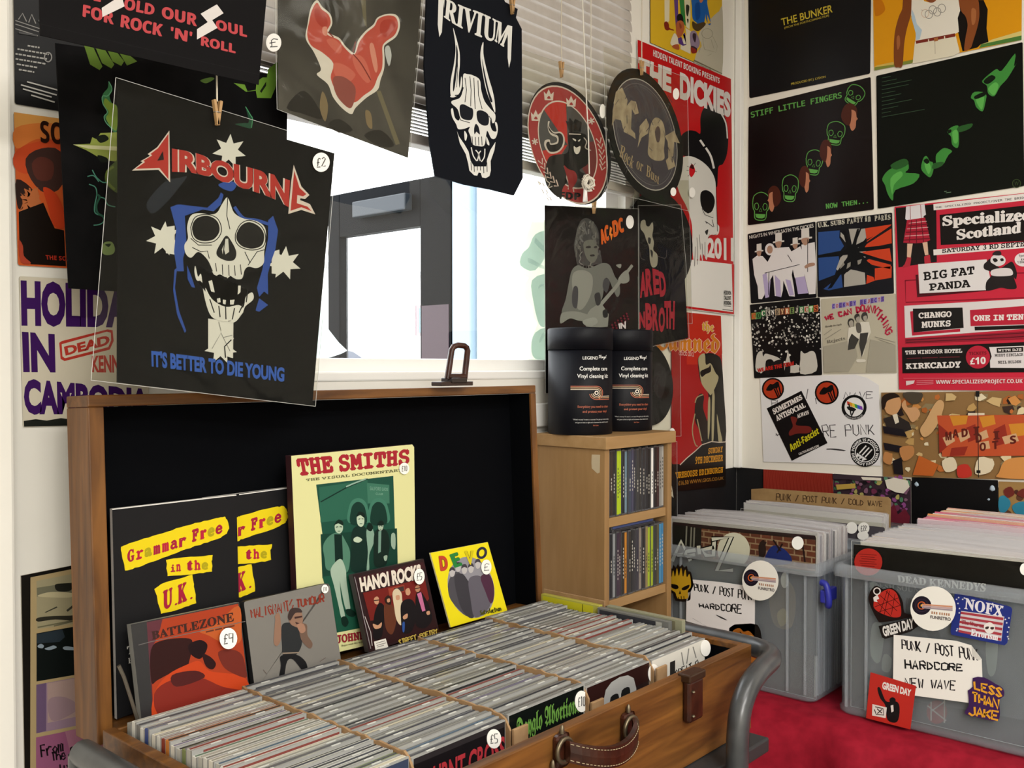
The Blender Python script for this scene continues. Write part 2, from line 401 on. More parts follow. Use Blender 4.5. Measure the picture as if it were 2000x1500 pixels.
b = MB(); b.box((hx-.024, hy0+.01, 1.35), (hx-.0222, hy0+.15, 1.6), mat('2A0C1A', .4)); b.build('notice', r, label='dark maroon notice')
b = MB(); b.box((hx-.03, hy0-.10, .0), (hx+.05, hy0-.012, 2.09), mat('8FA3B4', .35), .004); b.box((hx+.0, hy0-.17, .0), (hx+.05, hy0-.1, 2.09), mat('B8C8D6', .35), .004)
tag(b.build('door_post'), 'pale blue metal post beside the open glazed door outside', 'post')
# houses across the street
r = root('terrace_house', (10, 15, 0), 'pale house across the street with a small blue window', 'house')
b = MB(); b.box((2, 15, -.02), (19, 19, 3.3), mat('F4F4F2', .8)); b.build('house_wall', r)
b = MB(); b.box((1.8, 14.7, 3.28), (19.2, 19, 3.36), mat('B8BCC0', .7)); b.build('gutter', r)
for (px, py, w, h) in ((820, 600, 20, 62),):
    p = PY(14.99); a, c = p.hit(px-9, py-4), p.hit(px+11, py+56)
    b = MB(); b.box((a.x, 14.93, c.z), (c.x, 14.99, a.z), mat('8C7A7E', .5)); f = b.build('window_frame', r)
    b = MB(); b.box((a.x+.06, 14.92, c.z+.06), (c.x-.06, 14.93, a.z-.06), mat('6FA3B0', .2)); b.build('window_pane', f)
p = PY(7.9)
def ofs(name, pp, m, lab, cat, y=7.9, d=1.2):
    b = MB(); pl = PY(y); Q = [pl.hit(*q) for q in pts(pp)]; b.prism(Q+[Vector((Q[-1].x, y, -.019)), Vector((Q[0].x, y, -.019))], (0, d, 0), m); tag(b.build(name), lab, cat)
ofs('parked_car', '612 705 625 703 660 696 676 684 690 687 706 698 722 712 760 722 790 740', mat('3A4150', .3), 'dark roof of a car parked outside beneath the window', 'car', 6.2)
# ------------------------------------------------------------------ venetian blind
BL = noisy('blind_slat', 'B8B2AC', 'C2BCB6', 30, .45)
by = YW-.028
r = root('venetian_blind', (1.24, by, Z(.369)), 'grey venetian blind half lowered over the top of the window', 'blind')
z = Z(.369)
b = MB(); b.box((WX0+.02, by-.014, z), (WX1-.025, by+.014, z+.018), BL, .003); b.build('bottom_rail', r)
z += .024
k = 0
while z < 2.3:
    b = MB(); n = 7; prof = []
    tilt = .25 if k < 9 else 1.36
    for i in range(n):
        u = (i/(n-1)-.5)*.026; bow = .0022*(1-(u/.013)**2)
        prof.append((u*math.cos(tilt)+bow*-math.sin(tilt), u*math.sin(tilt)*-1*-1+bow*math.cos(tilt)))
    x0, x1 = WX0+.022, WX1-.022+random.uniform(-.002, .002)
    vv = [(x, by+q[0], z+q[1]+dzz) for dzz in (0, .0006) for x in (x0, x1) for q in prof]
    ff = [(i, i+1, n+i+1, n+i) for i in range(n-1)]+[(2*n+i, 3*n+i, 3*n+i+1, 2*n+i+1) for i in range(n-1)]
    b.mesh(vv, ff, BL, True); b.build('slat', r)
    z += .0058 if k < 9 else .0222; k += 1
for x in (.95, 1.56):
    b = MB(); b.tube([(x, by-.016, Z(.37)), (x, by-.016, 2.34)], .0012, mat('D8D2C4'), 6); b.build('ladder_cord', r)
b = MB(); b.box((WX0+.005, by-.02, 2.31), (WX1-.005, by+.02, 2.355), PVCW, .003); b.build('head_rail', r)
# ------------------------------------------------------------------ wooden case of compact discs on its trolley
WOOD = noisy('walnut_wood', '4A2C12', '7E5224', 5, .42, (1.2, 14, 14), 5, .05, .3, .72, .4, .6)
WOODV = noisy('walnut_wood_upright', '4A2C12', '7E5224', 5, .42, (14, 14, 1.2), 5, .05, .3, .72, .4, .6)
LINING = mat('040508', .8, 0, .06); LEATHER = noisy('brown_leather', '2A1209', '3E1D10', 60, .35, bump=.1)
BRASS = mat('6E6350', .35, .8); STEELG = noisy('grey_hammered_steel', '36383A', '424446', 40, .3, spec=.6)
CX0, CX1, CY0, CY1, CB, CT = .488, 1.272, .664, 1.062, Z(-.530), Z(-.406)
case = root('record_case', ((CX0+CX1)/2, CY0, CB), 'open wooden suitcase with brown lid packed with compact discs on a trolley', 'suitcase')
t = .014
b = MB(); b.box((CX0, CY0, CB), (CX1, CY0+t, CT), WOOD, .0015); b.build('front_panel', case)
b = MB(); b.box((CX0, CY1-t, CB), (CX1, CY1, CT-.034), WOOD, .0015); b.build('rear_panel', case)
for x in (CX0, CX1-t):
    b = MB(); b.box((x, CY0+t+.0002, CB), (x+t, CY1-t-.0002, CT), WOOD, .0015); b.build('end_panel', case)
b = MB(); b.box((CX0+t+.0005, CY0+t+.0005, CB+.001), (CX1-t-.0005, CY1-t-.0005, CB+.004), LINING)
b.box((CX0+t+.0003, CY0+t+.0003, CB+.004), (CX1-t-.0003, CY0+t+.002, CT-.008), LINING)
for x in (CX0+t+.0003, CX1-t-.002): b.box((x, CY0+t+.002, CB+.004), (x+.0017, CY1-t, CT-.008), LINING)
b.build('lining', case)
# lid: leans back a little
lean = math.radians(2.6); LH = .396
lm = Matrix.Translation((0, CY1-.002, Z(-.428))) @ Matrix.Rotation(-lean, 4, 'X')
def lbox(name, lo, hi, m, par=case, bev=.0015, lab=None):
    b = MB(); b.box(lo, hi, m, bev, lm); return b.build(name, par, label=lab)
LD = .056; lt = .0135
lid = lbox('lid', (CX0, 0, LH-lt), (CX1, LD, LH), WOOD)
lbox('lid_side', (CX0, 0, 0), (CX0+lt+.005, LD, LH-lt-.0002), WOODV, lid); lbox('lid_side', (CX1-lt, 0, 0), (CX1, LD, LH-lt-.0002), WOODV, lid)
lbox('lid_bottom', (CX0+lt+.0055, 0, 0), (CX1-lt-.0002, LD, lt), WOOD, lid)
lbox('lid_lining', (CX0+lt+.0055, LD-.006, lt+.0003), (CX1-lt-.0003, LD-.0005, LH-lt-.0003), LINING, lid, 0)
lbox('lid_lining', (CX1-lt-.0015, .004, lt+.0003), (CX1-lt-.0003, LD-.0062, LH-lt-.0003), LINING, lid, 0)
# stay strap at the hinge end
b = MB(); p = PY(1.045); b.tube([p.hit(232, 1300), p.hit(242, 1322), p.hit(272, 1416)], .0022, mat('8A8478', .3, .8), 6); b.build('lid_stay', case)
# hasps
def hasp_loop():
    b = MB(); pl = PY(1.06)
    o = [pl.hit(*q) for q in pts('869 742 878 676 884 670 893 667 909 668 916 672 918 680 911 742')]
    i_ = [pl.hit(*q) for q in pts('878 732 887 688 890 684 904 685 906 689 902 732')]
    n = len(o)
    # rim as a bent bar with a square section
    bar = [pl.hit(*q) for q in pts('874 740 882 684 886 677 894 674 906 675 911 679 913 685 907 740')]
    b.tube(bar, .0048, LEATHER, 8); b.tube([pl.hit(873, 736), pl.hit(908, 736)], .0055, LEATHER, 8)
    return b
hb = hasp_loop(); hs = hb.build('hasp_loop', lid, label='dark metal hasp loop')
b = MB(); pl = PY(1.058); a, c = pl.hit(857, 746), pl.hit(919, 751.5); b.box((a.x, 1.052, c.z-.001), (c.x, 1.075, c.z+.0055), mat('2C1A10', .4), .001)
a, c = pl.hit(876, 738), pl.hit(906, 748); b.box((a.x, 1.05, c.z), (c.x, 1.075, a.z), mat('1E120C', .35), .0015); b.build('hasp_plate', hs)
# catch on the front panel
def catch(x):
    b = MB(); b.box((x-.018, CY0-.012, CT-.062), (x+.018, CY0-.0003, CT-.006), LEATHER, .004)
    o = b.build('catch', case, label='dark brown metal catch')
    b = MB(); b.box((x-.02, CY0-.014, CT-.008), (x+.02, CY0+.006, CT+.003), mat('3A2618', .35, .3), .002); b.build('catch_hinge', o)
    for z in (-.02, -.052):
        b = MB(); b.lathe([(0, .002), (.0022, .0015), (.003, 0)], (x-.012, CY0-.0135, CT+z), BRASS, 10); b.build('catch_rivet', o)
fp = PY(CY0)
catch(fp.hit(1346, 1345).x)
# leather handle: two brass loops and a stitched strap
h0, h1 = fp.hit(1092, 1462), fp.hit(1222, 1418)
for (p0, s) in ((h0, 1), (h1, -1)):
    b = MB(); pl0 = fp
    c = Vector((p0.x, CY0-.008, p0.z))
    b.tube([c+Vector((math.cos(a)*.013, 0, math.sin(a)*.013)) for a in [k*math.tau/16 for k in range(17)]], .0028, BRASS, 8, False)
    b.box((c.x-.012, CY0-.006, c.z-.02), (c.x+.012, CY0-.0003, c.z+.018), LEATHER, .005)
    o = b.build('handle_mount', case, label='brass ring on a brown leather tab')
    for dx, dz2 in ((0, .022), (-.016*s, -.012)):
        b = MB(); b.lathe([(0, .006), (.002, .004), (.003, 0), (.003, -.004)], (c.x+dx, CY0-.004, c.z+dz2), BRASS, 10); b.build('handle_rivet', o)
b = MB(); n = 14; half = .012; pa = []
for i in range(n+1):
    u = i/n; p0 = h0.lerp(h1, u); p0 = Vector((p0.x, CY0-.012-.022*math.sin(math.pi*u)**.6, p0.z-.012*math.sin(math.pi*u))); pa.append(p0)
vv = []; 
for p0 in pa:
    for dy, dz2 in ((-.003, half), (-.0045, 0), (-.003, -half), (.003, -half), (.003, half)): vv.append(p0+Vector((0, dy, dz2)))
b.mesh(vv, [(i*5+k, i*5+(k+1) % 5, (i+1)*5+(k+1) % 5, (i+1)*5+k) for i in range(n) for k in range(5)], LEATHER)
b.face(vv[:5], LEATHER); b.face(vv[-5:][::-1], LEATHER); hd = b.build('handle', case, label='brown leather carrying handle')
b = MB()
for dz2 in (half-.003, -half+.003):
    for i in range(n):
        a, c = pa[i], pa[i+1]; q = Vector((0, -.0042, dz2))
        for k in (0, .5): b.tube([a.lerp(c, k)+q, a.lerp(c, k+.3)+q], .0005, mat('A89878'), 4)
b.build('stitching', hd)
# compact discs: five rows between cardboard dividers
CARD = noisy('brown_cardboard', '8A6A48', 'A58560', 25, .85)
CDT = Z(-.396); x0 = CX0+t+.004; pitch = .1455
CY_F, CY_R = .718, 1.032
GREY = ['7A7A78', '82827F', '8A8A85', '727270', '92918C', '7E7E7B']
SPINE = ['2A2B30', '55504A', '70706A', '8A887E', '3A3B44', '6A6478', '7A3A34', 'B8B09A', '44586A', '303030', '9A968C', '5A6A58']
_cdm = {}
def cd_mesh(g, sp, w=.142, h=.125, d=.0102):
    """jewel case standing up, thickness along y, base at origin: tray, lid, booklet, back card, corner notches"""
    k = (g, sp)
    if k in _cdm: return _cdm[k]
    b = MB(); G = mat(g, .22); lt_ = mat('9A9A97', .2); D = mat('55544F', .5); S = mat(sp, .4)
    b.box((-w/2, .0034, 0), (w/2, d, h-.0006), G)
    b.box((-w/2+.004, .0026, .001), (w/2-.001, .0036, h-.002), D)
    b.box((-w/2, 0, 0), (w/2, .0027, h), lt_)
    b.box((-w/2+.013, -.0003, .002), (w/2-.003, .0002, h-.003), S)
    b.box((-w/2+.0015, .0052, h-.0008), (w/2-.0015, .0075, h+.0001), S)
    for u in (-.3, .28): b.box((w*u-.006, .001, h-.0004), (w*u+.006, .003, h+.0005), mat('C9C9C4', .2))
    o = b.build('compact_disc_case', origin=(0, 0, 0)); COL.objects.unlink(o); _cdm[k] = o; return o
rows = ['first', 'second', 'third', 'fourth', 'fifth']
ROWS = []
rowlab = ['clear jewel case filed upright in the row nearest the hinge stay, coloured edges', 'clear jewel case filed upright in second row from the stay, behind red lettered case',
          'clear jewel case filed upright in middle row, behind the green gothic lettered case', 'clear jewel case filed upright in fourth row from the stay, behind grey skull cover',
          'clear jewel case filed upright in the row nearest the catch, behind white cover']
for ci in range(5):
    cx = x0+pitch*(ci+.5); y = CY_F; n = 0; R = random.Random(ci+3); cds = []
    while y < CY_R-.011:
        bright = ci == 0 and R.random() < .75 or R.random() < .12
        g = R.choice(['C9C8C0', 'D6D5CE', 'B9B8B0']) if bright and ci == 0 else R.choice(GREY)
        if ci == 0 and R.random() < .3: g = R.choice(['B8A458', '8A3E30', '3E5088', 'C8C4B0', 'D8D4C8', '7E8A5A', 'C07A3A'])
        s_ = R.choice(SPINE if bright or R.random() < .3 else ['6E6D68', '58575A', '7C7B76', '45454A'])
        o = cd_mesh(g, s_).copy(); COL.objects.link(o)
        dz = R.uniform(-.003, .003); o.location = (cx+R.uniform(-.001, .001), y, CDT-.125+dz)
        tag(o, rowlab[ci], 'compact disc', 'compact discs in the %s row of the case' % rows[ci]); cds.append(o)
        y += .0106+(R.random() < .06)*.003; n += 1
    ROWS.append((cx, cds))
for ci in range(1, 5):
    x = x0+pitch*ci; b = MB(); R = random.Random(ci); top = []
    N = 40
    for i in range(N+1): top.append((CY_F-.006+(CY_R-CY_F-.004)*i/N, CDT+.003+R.uniform(-.0015, .0015)-(.012*max(0, (1.5-i)) if i < 2 else 0)))
    P = [(x-.0015, y, z) for y, z in top]+[(x-.0015, top[-1][0], CB+.0065), (x-.0015, top[0][0], CB+.0065)]
    b.prism(P, (.003, 0, 0), CARD)
    if ci > 1: b.box((x-.001, CY_F-.012, CB+.007), (x+.024, CY_F-.008, CT-.001-ci % 2*.008), CARD, .001)
    tag(b.build('cardboard_divider'), 'thin brown cardboard divider between %s and %s rows of discs from the stay' % (rows[ci-1], rows[ci]), 'divider', 'cardboard dividers in the case')
# trolley
tr = root('trolley', (.88, .86, 0), 'grey steel tube trolley carrying the wooden case', 'trolley')
for s, nm in ((1, 0), (-1, 1)):
    cx_ = (CX0+CX1)/2; hw = (CX1-CX0)/2
    path = [(1.03, hw+.03, -.418), (.80, hw+.03, -.418), (.70, hw+.03, -.418), (.665, hw+.026, -.4185), (.642, hw+.014, -.419), (.629, hw-.01, -.42), (.624, hw-.04, -.421), (.619, hw-.075, -.425), (.615, hw-.105, -.434), (.612, hw-.128, -.452), (.611, hw-.138, -.48), (.611, hw-.14, -.53), (.611, hw-.14, -.7), (.611, hw-.14, -1.3)]
    P = spline([(cx_+s*q[1], q[0], Z(q[2])) for q in path], 3, False)
    b = MB(); b.tube(P, .0148, STEELG, 16); b.build('tube_rail', tr)
    b = MB(); b.tube([(cx_+s*(hw+.03), 1.03, Z(-.418)), (cx_+s*(hw+.03), 1.03, .1)], .0148, STEELG, 12); b.build('rear_post', tr)
    for yy in (.611, 1.03):
        b = MB(); xx = cx_+s*(hw-.14 if yy < .7 else hw+.03); b.lathe([(0, -.012), (.03, -.012), (.035, -.008), (.035, .008), (.03, .012), (0, .012)], (0, 0, 0), mat('141414', .6), 20)
        b.v = [Vector((v.z+xx, v.x+yy, v.y+.0355)) for v in b.v]; b.box((xx-.006, yy-.006, .03), (xx+.006, yy+.006, .11), STEELG); b.build('caster', tr)
b = MB(); b.box((CX0+.01, .63, CB-.022), (CX1-.01, 1.05, CB-.001), mat('2E2F31', .5), .003)
for yy in (.66, 1.03): b.box((CX0+.02, yy-.012, CB-.03), (CX1-.02, yy+.012, CB-.012), STEELG)
b.box((CX0+.13, .611, CB-.03), (CX0+.15, .66, CB-.012), STEELG); b.box((CX1-.15, .611, CB-.03), (CX1-.13, .66, CB-.012), STEELG)
b.build('platform', tr)
# ------------------------------------------------------------------ compact disc tower
BEECH = noisy('beech_veneer', '8F6E45', '9C7A50', 6, .45, (10, 10, 1.2), 4, .02, .3, .7)
BEECHH = noisy('beech_veneer_flat', '9A784C', 'A7855A', 6, .45, (1.2, 10, 10), 4, .02, .3, .7)
TX0, TX1, TY0, TY1 = 1.418, 1.645, 1.036, 1.2
tw = root('disc_tower', ((TX0+TX1)/2, TY0, 0), 'narrow beech shelf tower of compact discs beside the case', 'shelf')
t = .015
b = MB(); b.box((TX0-.004, TY0-.006, Z(-.152)), (TX1+.006, TY1, Z(-.129)), BEECHH, .001); b.build('top_board', tw)
for x in (TX0, TX1-t):
    b = MB(); b.box((x, TY0, 0), (x+t, TY1, Z(-.1522)), BEECH, .0008); o = b.build('side_panel', tw)
    if x == TX0:
        S = Sheet(Plane((TX0-.0004, 0, 0), (-1, 0, 0)), (1040, 820, 3.1267), '362 212 412 214 410 322 396 328 362 296 360 260', 'B9A98C', .0003); S.build('label_residue', o, label='torn pale sticker scrap')
for z in (-.298, -.452, -.61, -.77, -.93, -1.09, -1.25):
    b = MB(); b.box((TX0+t+.0002, TY0+.004, Z(z)), (TX1-t-.0002, TY1-.006, Z(z)+.017), BEECHH, .0008); b.build('shelf_board', tw)
b = MB(); b.box((TX0+t, TY1-.005, .05), (TX1-t, TY1-.001, Z(-.153)), mat('6B5238', .6)); b.build('back_board', tw)
def shelf_cds(z, cols, nm):
    """discs on a tower shelf, spines to the front"""
    x = TX0+t+.0012; R = random.Random(len(cols)); n = len(cols); pitch_ = (TX1-TX0-2*t-.002)/n
    for i, c in enumerate(cols):
        b = MB(); h = .125-R.uniform(0, .003)*(c != 'EDEBE4'); w = min(pitch_*.94, .0104); dy = R.uniform(0, .004)
        b.box((x, TY0+.006+dy, z), (x+w, TY0+.148, z+h), JEWEL if False else mat('57575A', .25))
        b.box((x+.0012, TY0+.0052+dy, z+.003), (x+w-.0012, TY0+.0062+dy, z+h-.003), mat(c, .35))
        z_ = z+.03+R.random()*.02
        for k in range(R.randint(4, 9)):       # spine lettering
            b.box((x+w*.38, TY0+.0050+dy, z_), (x+w*.62, TY0+.0053+dy, z_+.004), mat('B9B6AC' if c < '80' else '3A3A3A', .5)); z_ += R.uniform(.005, .008)
        tag(b.build('compact_disc_case'), nm[1] if not isinstance(nm[1], dict) else nm[1].get(c, nm[1]['']), 'compact disc', nm[0]); x += pitch_
shelf_cds(Z(-.2803), '2B2420 3A2E26 2C2A28 A9C41F A9C41F 232528 6C8594 3E4658 45455C 2C2E3A 3A3A3A 333232 2E2D30 2A2A2E 1F1F20 E9E7E2 261E1E 3A2222 8C8A86 A8A6A2'.split(),
          ('discs on the top shelf of the tower', {'': 'compact disc with dark spine on the upper shelf of the beech tower', 'A9C41F': 'one of two lime green disc spines on the upper shelf of the tower', 'E9E7E2': 'compact disc with bright white spine on the upper tower shelf',
           '6C8594': 'compact disc with pale blue spine beside the lime ones', '8C8A86': 'grey spined disc at the outer end of the upper tower shelf', 'A8A6A2': 'pale grey spined disc last on the upper tower shelf'}))
shelf_cds(Z(-.4343), '1E1E20 26262A 8C9092 3A2C3C 40303A 2C2622 BC7C2A 36322E 2A2A2C 343238 3A3640 8A8078 2E2A2C 8C7A55 9DB02E 9DB02E 3C3C3A 55503A 4A86B0 3F7FAE'.split(),
          ('discs on the lower shelf of the tower', {'': 'compact disc with dark spine on the lower shelf of the beech tower', 'BC7C2A': 'compact disc with orange spine on the lower tower shelf', '9DB02E': 'one of two lime spined discs on the lower shelf of the tower',
           '4A86B0': 'sky blue spined disc on the lower tower shelf', '3F7FAE': 'deeper blue spined disc at the end of the lower tower shelf', '8C9092': 'silver grey spined disc on the lower tower shelf', '8A8078': 'pale taupe spined disc on the lower tower shelf', '8C7A55': 'tan spined disc beside the lime ones on the lower shelf'}))
# discs lying flat on top of the lower row
for i, (c, dz, lab) in enumerate((('2C2A30', (0, .0045), 'black disc case lying flat on the lower row of the tower'), ('3A4470', (.0048, .0055), 'blue disc case lying flat on top of the lower row'))):
    b = MB(); zz = Z(-.4343)+.1256+dz[0]; b.box((TX0+.03, TY0+.004+.003*i, zz), (TX0+.03+.142, TY0+.128, zz+dz[1]), mat('4A4A4E', .25)); b.box((TX0+.034, TY0+.0032+.003*i, zz+.0006), (TX0+.168, TY0+.0042+.003*i, zz+dz[1]-.0006), mat(c, .3))
    tag(b.build('compact_disc_case'), lab, 'compact disc')
# ------------------------------------------------------------------ vinyl cleaning kits in black tubes
KITB = mat('0A0B12', .5, 0, .2)
for i, (cx, cy) in enumerate(((1.470, 1.133), (1.610, 1.134))):
    rr = .062; z0 = Z(-.129)+.0002; H = .203
    k = root('cleaning_kit', (cx, cy, z0), ('black cardboard tube of vinyl cleaning kit standing in front of its twin', 'black cardboard tube of vinyl cleaning kit partly hidden behind its twin')[i], 'tube', 'vinyl cleaning kits on the tower')
    b = MB(); b.lathe([(0, 0), (rr-.001, 0), (rr, .001), (rr, .16), (0, .16)], (cx, cy, z0), KITB, 64); b.build('tube_body', k)
    b = MB(); b.lathe([(0, .161), (rr+.0012, .161), (rr+.0012, H-.003), (rr-.001, H-.0005), (rr-.006, H), (rr-.012, H-.002), (0, H-.002)], (cx, cy, z0), KITB, 64); b.build('tube_lid', k)
    # print, wrapped round the tube
    b = MB(); RR = rr+.0004; a0 = math.atan2(-cy, -cx)+.12         # towards the shop
    def wrap(u, v, lift=0): a = a0+(u*1.14+.004)/rr; return (cx+(RR+lift)*math.cos(a), cy+(RR+lift)*math.sin(a), z0+v)
    def wt(txt, u0, u1, v0, v1, c, st='gill', off=0.):
        vv, ff = glyphs(txt, st, off); b.mesh([wrap(u0+(u1-u0)*u, v0+(v1-v0)*v, h) for u, v, h in vv], ff, mat(c, .5))
    def wl(P, wd, c, lift=0):
        P = spline(pts(P), 5, False); n = len(P); A = []; B = []
        for q in range(n):
            p, q2 = P[max(q-1, 0)], P[min(q+1, n-1)]; d = math.dist(p, q2); nx, ny = -(q2[1]-p[1])/d, (q2[0]-p[0])/d
            A.append(wrap(P[q][0]+nx*wd/2, P[q][1]+ny*wd/2, lift)); B.append(wrap(P[q][0]-nx*wd/2, P[q][1]-ny*wd/2, lift))
        b.mesh(A+B, [(q, q+1, n+q+1, n+q) for q in range(n-1)], mat(c, .5))
    wt('LEGEND', -.006, .021, .142, .148, 'E4E4E0', 'gill', .01); wt('Vinyl', .022, .040, .1415, .151, 'E4E4E0', 'script', .015)
    wt('Complete care', -.011, .042, .119, .129, 'E4E4E0', 'gill', .015); wt('Vinyl cleaning kit', -.015, .044, .105, .115, 'E4E4E0', 'gill', .015)
    for q, c in enumerate(('B5654A', 'C9A27A', 'D8C8B0')):
        wl('%f %f %f %f %f %f' % (-.026, .092-q*.003, 0, .092-q*.003, .018, .092-q*.003), .0013, c)
        r_ = .0125-q*.003; wl([(.018+r_*math.sin(t_), .0795+r_*math.cos(t_)) for t_ in [z*.35 for z in range(14)]], .0013, c)
        wl('%f %f %f %f %f %f' % (.022, .067+q*.003, .035, .067+q*.003, .048, .067+q*.003), .0013, c)
    wl([(.018+.003*math.sin(t_), .0795+.003*math.cos(t_)) for t_ in [z*.5 for z in range(14)]], .002, 'E4D8C8')
    wt('Everything you need to clean', -.014, .044, .05, .056, 'A4553A', 'gill', .02); wt('and protect your vinyl', -.006, .04, .041, .047, 'A4553A', 'gill', .02)
    wt('"What\'s money? A man is a success if he gets up in the morning', -.022, .046, .0275, .031, 'C8C8C4'); wt('and goes to bed at night and in between does what he wants', -.018, .044, .022, .0255, 'C8C8C4')
    wt('Bob Dylan', .012, .022, .0165, .0195, 'A4553A', 'gill', .01)
    b.build('tube_print', k)
# ------------------------------------------------------------------ table, red cloth, record boxes
TZ = Z(-.618)
RED = noisy('red_cloth', '800E20', '921528', 40, .8, bump=.15, spec=.15)
tb = root('trestle_table', (1.93, .1, 0), 'long table against the wall under the red cloth', 'table')
b = MB(); b.box((1.62, -.9, TZ-.035), (XR-.01, 1.028, TZ-.006), mat('8A6B48', .5)); b.build('table_top', tb)
for x in (1.68, 2.18):
    for y in (-.85, .98):
        b = MB(); b.box((x-.02, y-.02, 0), (x+.02, y+.02, TZ-.035), mat('3A3A3C', .4)); b.build('leg', tb)
b = MB(); n = 150; rowsn = 14; vv = []; R = random.Random(5)
ys = [1.03-(1.03+.9)*i/n for i in range(n+1)]
for i, y in enumerate(ys):
    prof = [(XR-.012, 0), (2.1, 0), (1.9, 0), (1.70, 0), (1.63, 0), (1.60, -.004), (1.592, -.014)]
    for k in range(rowsn):
        d = .02+(TZ-.06)*k/(rowsn-1); amp = .012+.045*min(1, d/.35)
        x = 1.588-.018*min(1, d/.3)-amp*(.5+.5*math.sin(y*23+1.6*math.sin(y*9)+d*1.2))-.2*amp*math.sin(y*61+d*4)
        prof.append((x, -d))
    w = .0012*math.sin(y*40)
    vv += [Vector((px_, y, TZ-.0006+pz+(w-.0012 if 0 < pi < 5 else 0))) for pi, (px_, pz) in enumerate(prof)]
m_ = len(prof)
b.mesh(vv, [(i*m_+k, i*m_+k+1, (i+1)*m_+k+1, (i+1)*m_+k) for i in range(n) for k in range(m_-1)], RED, True)
cl = b.build('tablecloth'); tag(cl, 'red cloth draped over the table beneath the record boxes', 'tablecloth')
md = cl.modifiers.new('thickness', 'SOLIDIFY'); md.thickness = .0015; md.offset = -1
def tub(lo, hi, label, group, rim=.02):
    """clear plastic storage box: tapered walls, rolled rim, corner ribs, foot"""
    x0, y0, z0 = lo; x1, y1, z1 = hi; r = root('storage_box', ((x0+x1)/2, (y0+y1)/2, z0), label, 'box', group); tp = .005; w = .0018
    b = MB()
    def ring(ins, z): return [(x0+ins, y0+ins, z), (x1-ins, y0+ins, z), (x1-ins, y1-ins, z), (x0+ins, y1-ins, z)]
    def rr(ins, z, rad=.018):
        P = []
        for (cx, cy, a) in ((x0+ins+rad, y0+ins+rad, 180), (x1-ins-rad, y0+ins+rad, 270), (x1-ins-rad, y1-ins-rad, 0), (x0+ins+rad, y1-ins-rad, 90)):
            for k in range(5): t_ = math.radians(a+k*22.5); P.append((cx+rad*math.cos(t_), cy+rad*math.sin(t_), z))
        return P
    prof = [(tp+w, z0+w), (w+.004, z1-.03), (w+.004, z1-.001), (-.004, z1), (-.006, z1-.004), (-.006, z1-rim), (-.0035, z1-rim), (0, z1-rim+.004), (.003, z1-.03), (tp, z0+.014), (tp-.003, z0+.012), (tp-.002, z0+.004), (tp+.002, z0)]
    vv = []; 
    for q in prof: vv += rr(*q)
    n = 20
    b.mesh(vv, [(i*n+k, i*n+(k+1) % n, (i+1)*n+(k+1) % n, (i+1)*n+k) for i in range(len(prof)-1) for k in range(n)], TUB, True)
    b.face(rr(tp+w, z0+w)[::-1], TUB); b.face(rr(tp+.002, z0), TUB); b.build('box_body', r)
    b = MB()
    for q0, q1 in ((z1, z1-rim),):
        A_ = rr(-.0068, q0+.0004); B_ = rr(-.0068, q1); C_ = rr(.0046, q0+.0008); n2 = len(A_)
        b.mesh(A_+B_+C_, [(k, (k+1) % n2, n2+(k+1) % n2, n2+k) for k in range(n2)]+[(k, 2*n2+k, 2*n2+(k+1) % n2, (k+1) % n2) for k in range(n2)], TUBR, True)
    b.build('box_rim', r)
    b2 = None
    for yy in (y0+.02, y0+.055, y1-.055, y1-.02):
        b = MB(); b.prism([(x0+.0025, yy-.002, z1-rim-.002), (x0+tp-.0012, yy-.002, z0+.014), (x0+tp-.0045, yy-.002, z0+.014), (x0-.001, yy-.002, z1-rim-.002)], (0, .004, 0), TUBR); b.build('rib', r)
    return r
BXF = 1.662
box1 = tub((BXF, .741, TZ), (1.955, 1.08, Z(-.362)), 'clear plastic box of records beside the disc tower', 'record boxes')
box2 = tub((1.968, .72, TZ), (2.235, 1.085, Z(-.362)), 'clear plastic box of records behind the brown cardboard marker, in the corner', 'record boxes')
box3 = tub((BXF-.008, .33, TZ), (1.95, .70, Z(-.352)), 'clear plastic box with paper sign reading NEW WAVE', 'record boxes')
box4 = tub((1.967, .33, TZ), (2.235, .70, Z(-.352)), 'clear plastic box of records behind the NEW WAVE box', 'record boxes')
b = MB(); p = Plane((0, .716, 0), (0, -1, 0))
b.tube(spline([(1.678, .737, Z(-.395)), (1.676, .727, Z(-.398)), (1.676, .722, Z(-.42)), (1.68, .724, Z(-.435)), (1.69, .730, Z(-.437))], 4, False), .006, mat('2A2F9A', .4), 10)
b.box((1.674, .7265, Z(-.432)), (1.725, .7385, Z(-.408)), mat('2A2F9A', .4), .003); b.build('clip', box1, label='blue plastic clip')
def lp_row(x0, x1, yc, n, lab, grp, cols, seed, zt=-.309, over=.004, th=.0026):
    R = random.Random(seed); out = []
    for i in range(n):
        x = x0+(x1-x0)*i/max(n-1, 1); c = R.choice(cols); dy = R.uniform(-.001, .001); dz = R.uniform(-.003, .003)
        z0 = TZ+.0042; zt_ = Z(zt)+dz; w = .1575; lt_ = R.uniform(-.001, .004)
        r = root('vinyl_record', (x, yc+dy, z0), lab, 'record', grp)
        b = MB(); b.box((x, yc+dy-w, z0+.001), (x+th, yc+dy+w, zt_-over), mat(c, .5)); b.build('record_sleeve', r)
        b = MB(); P = [(yc+dy-w-.0012, z0+.0005), (yc+dy+w+.0012, z0+.0005), (yc+dy+w+.0012, zt_-.002), (yc+dy+w*.4, zt_+lt_), (yc+dy-w*.5, zt_+lt_*.5), (yc+dy-w-.0012, zt_-.001)]
        b.prism([(x-.0006, y, z) for y, z in P], (.0038, 0, 0), SLEEVE); b.build('plastic_sleeve', r); out.append(r)
    return out
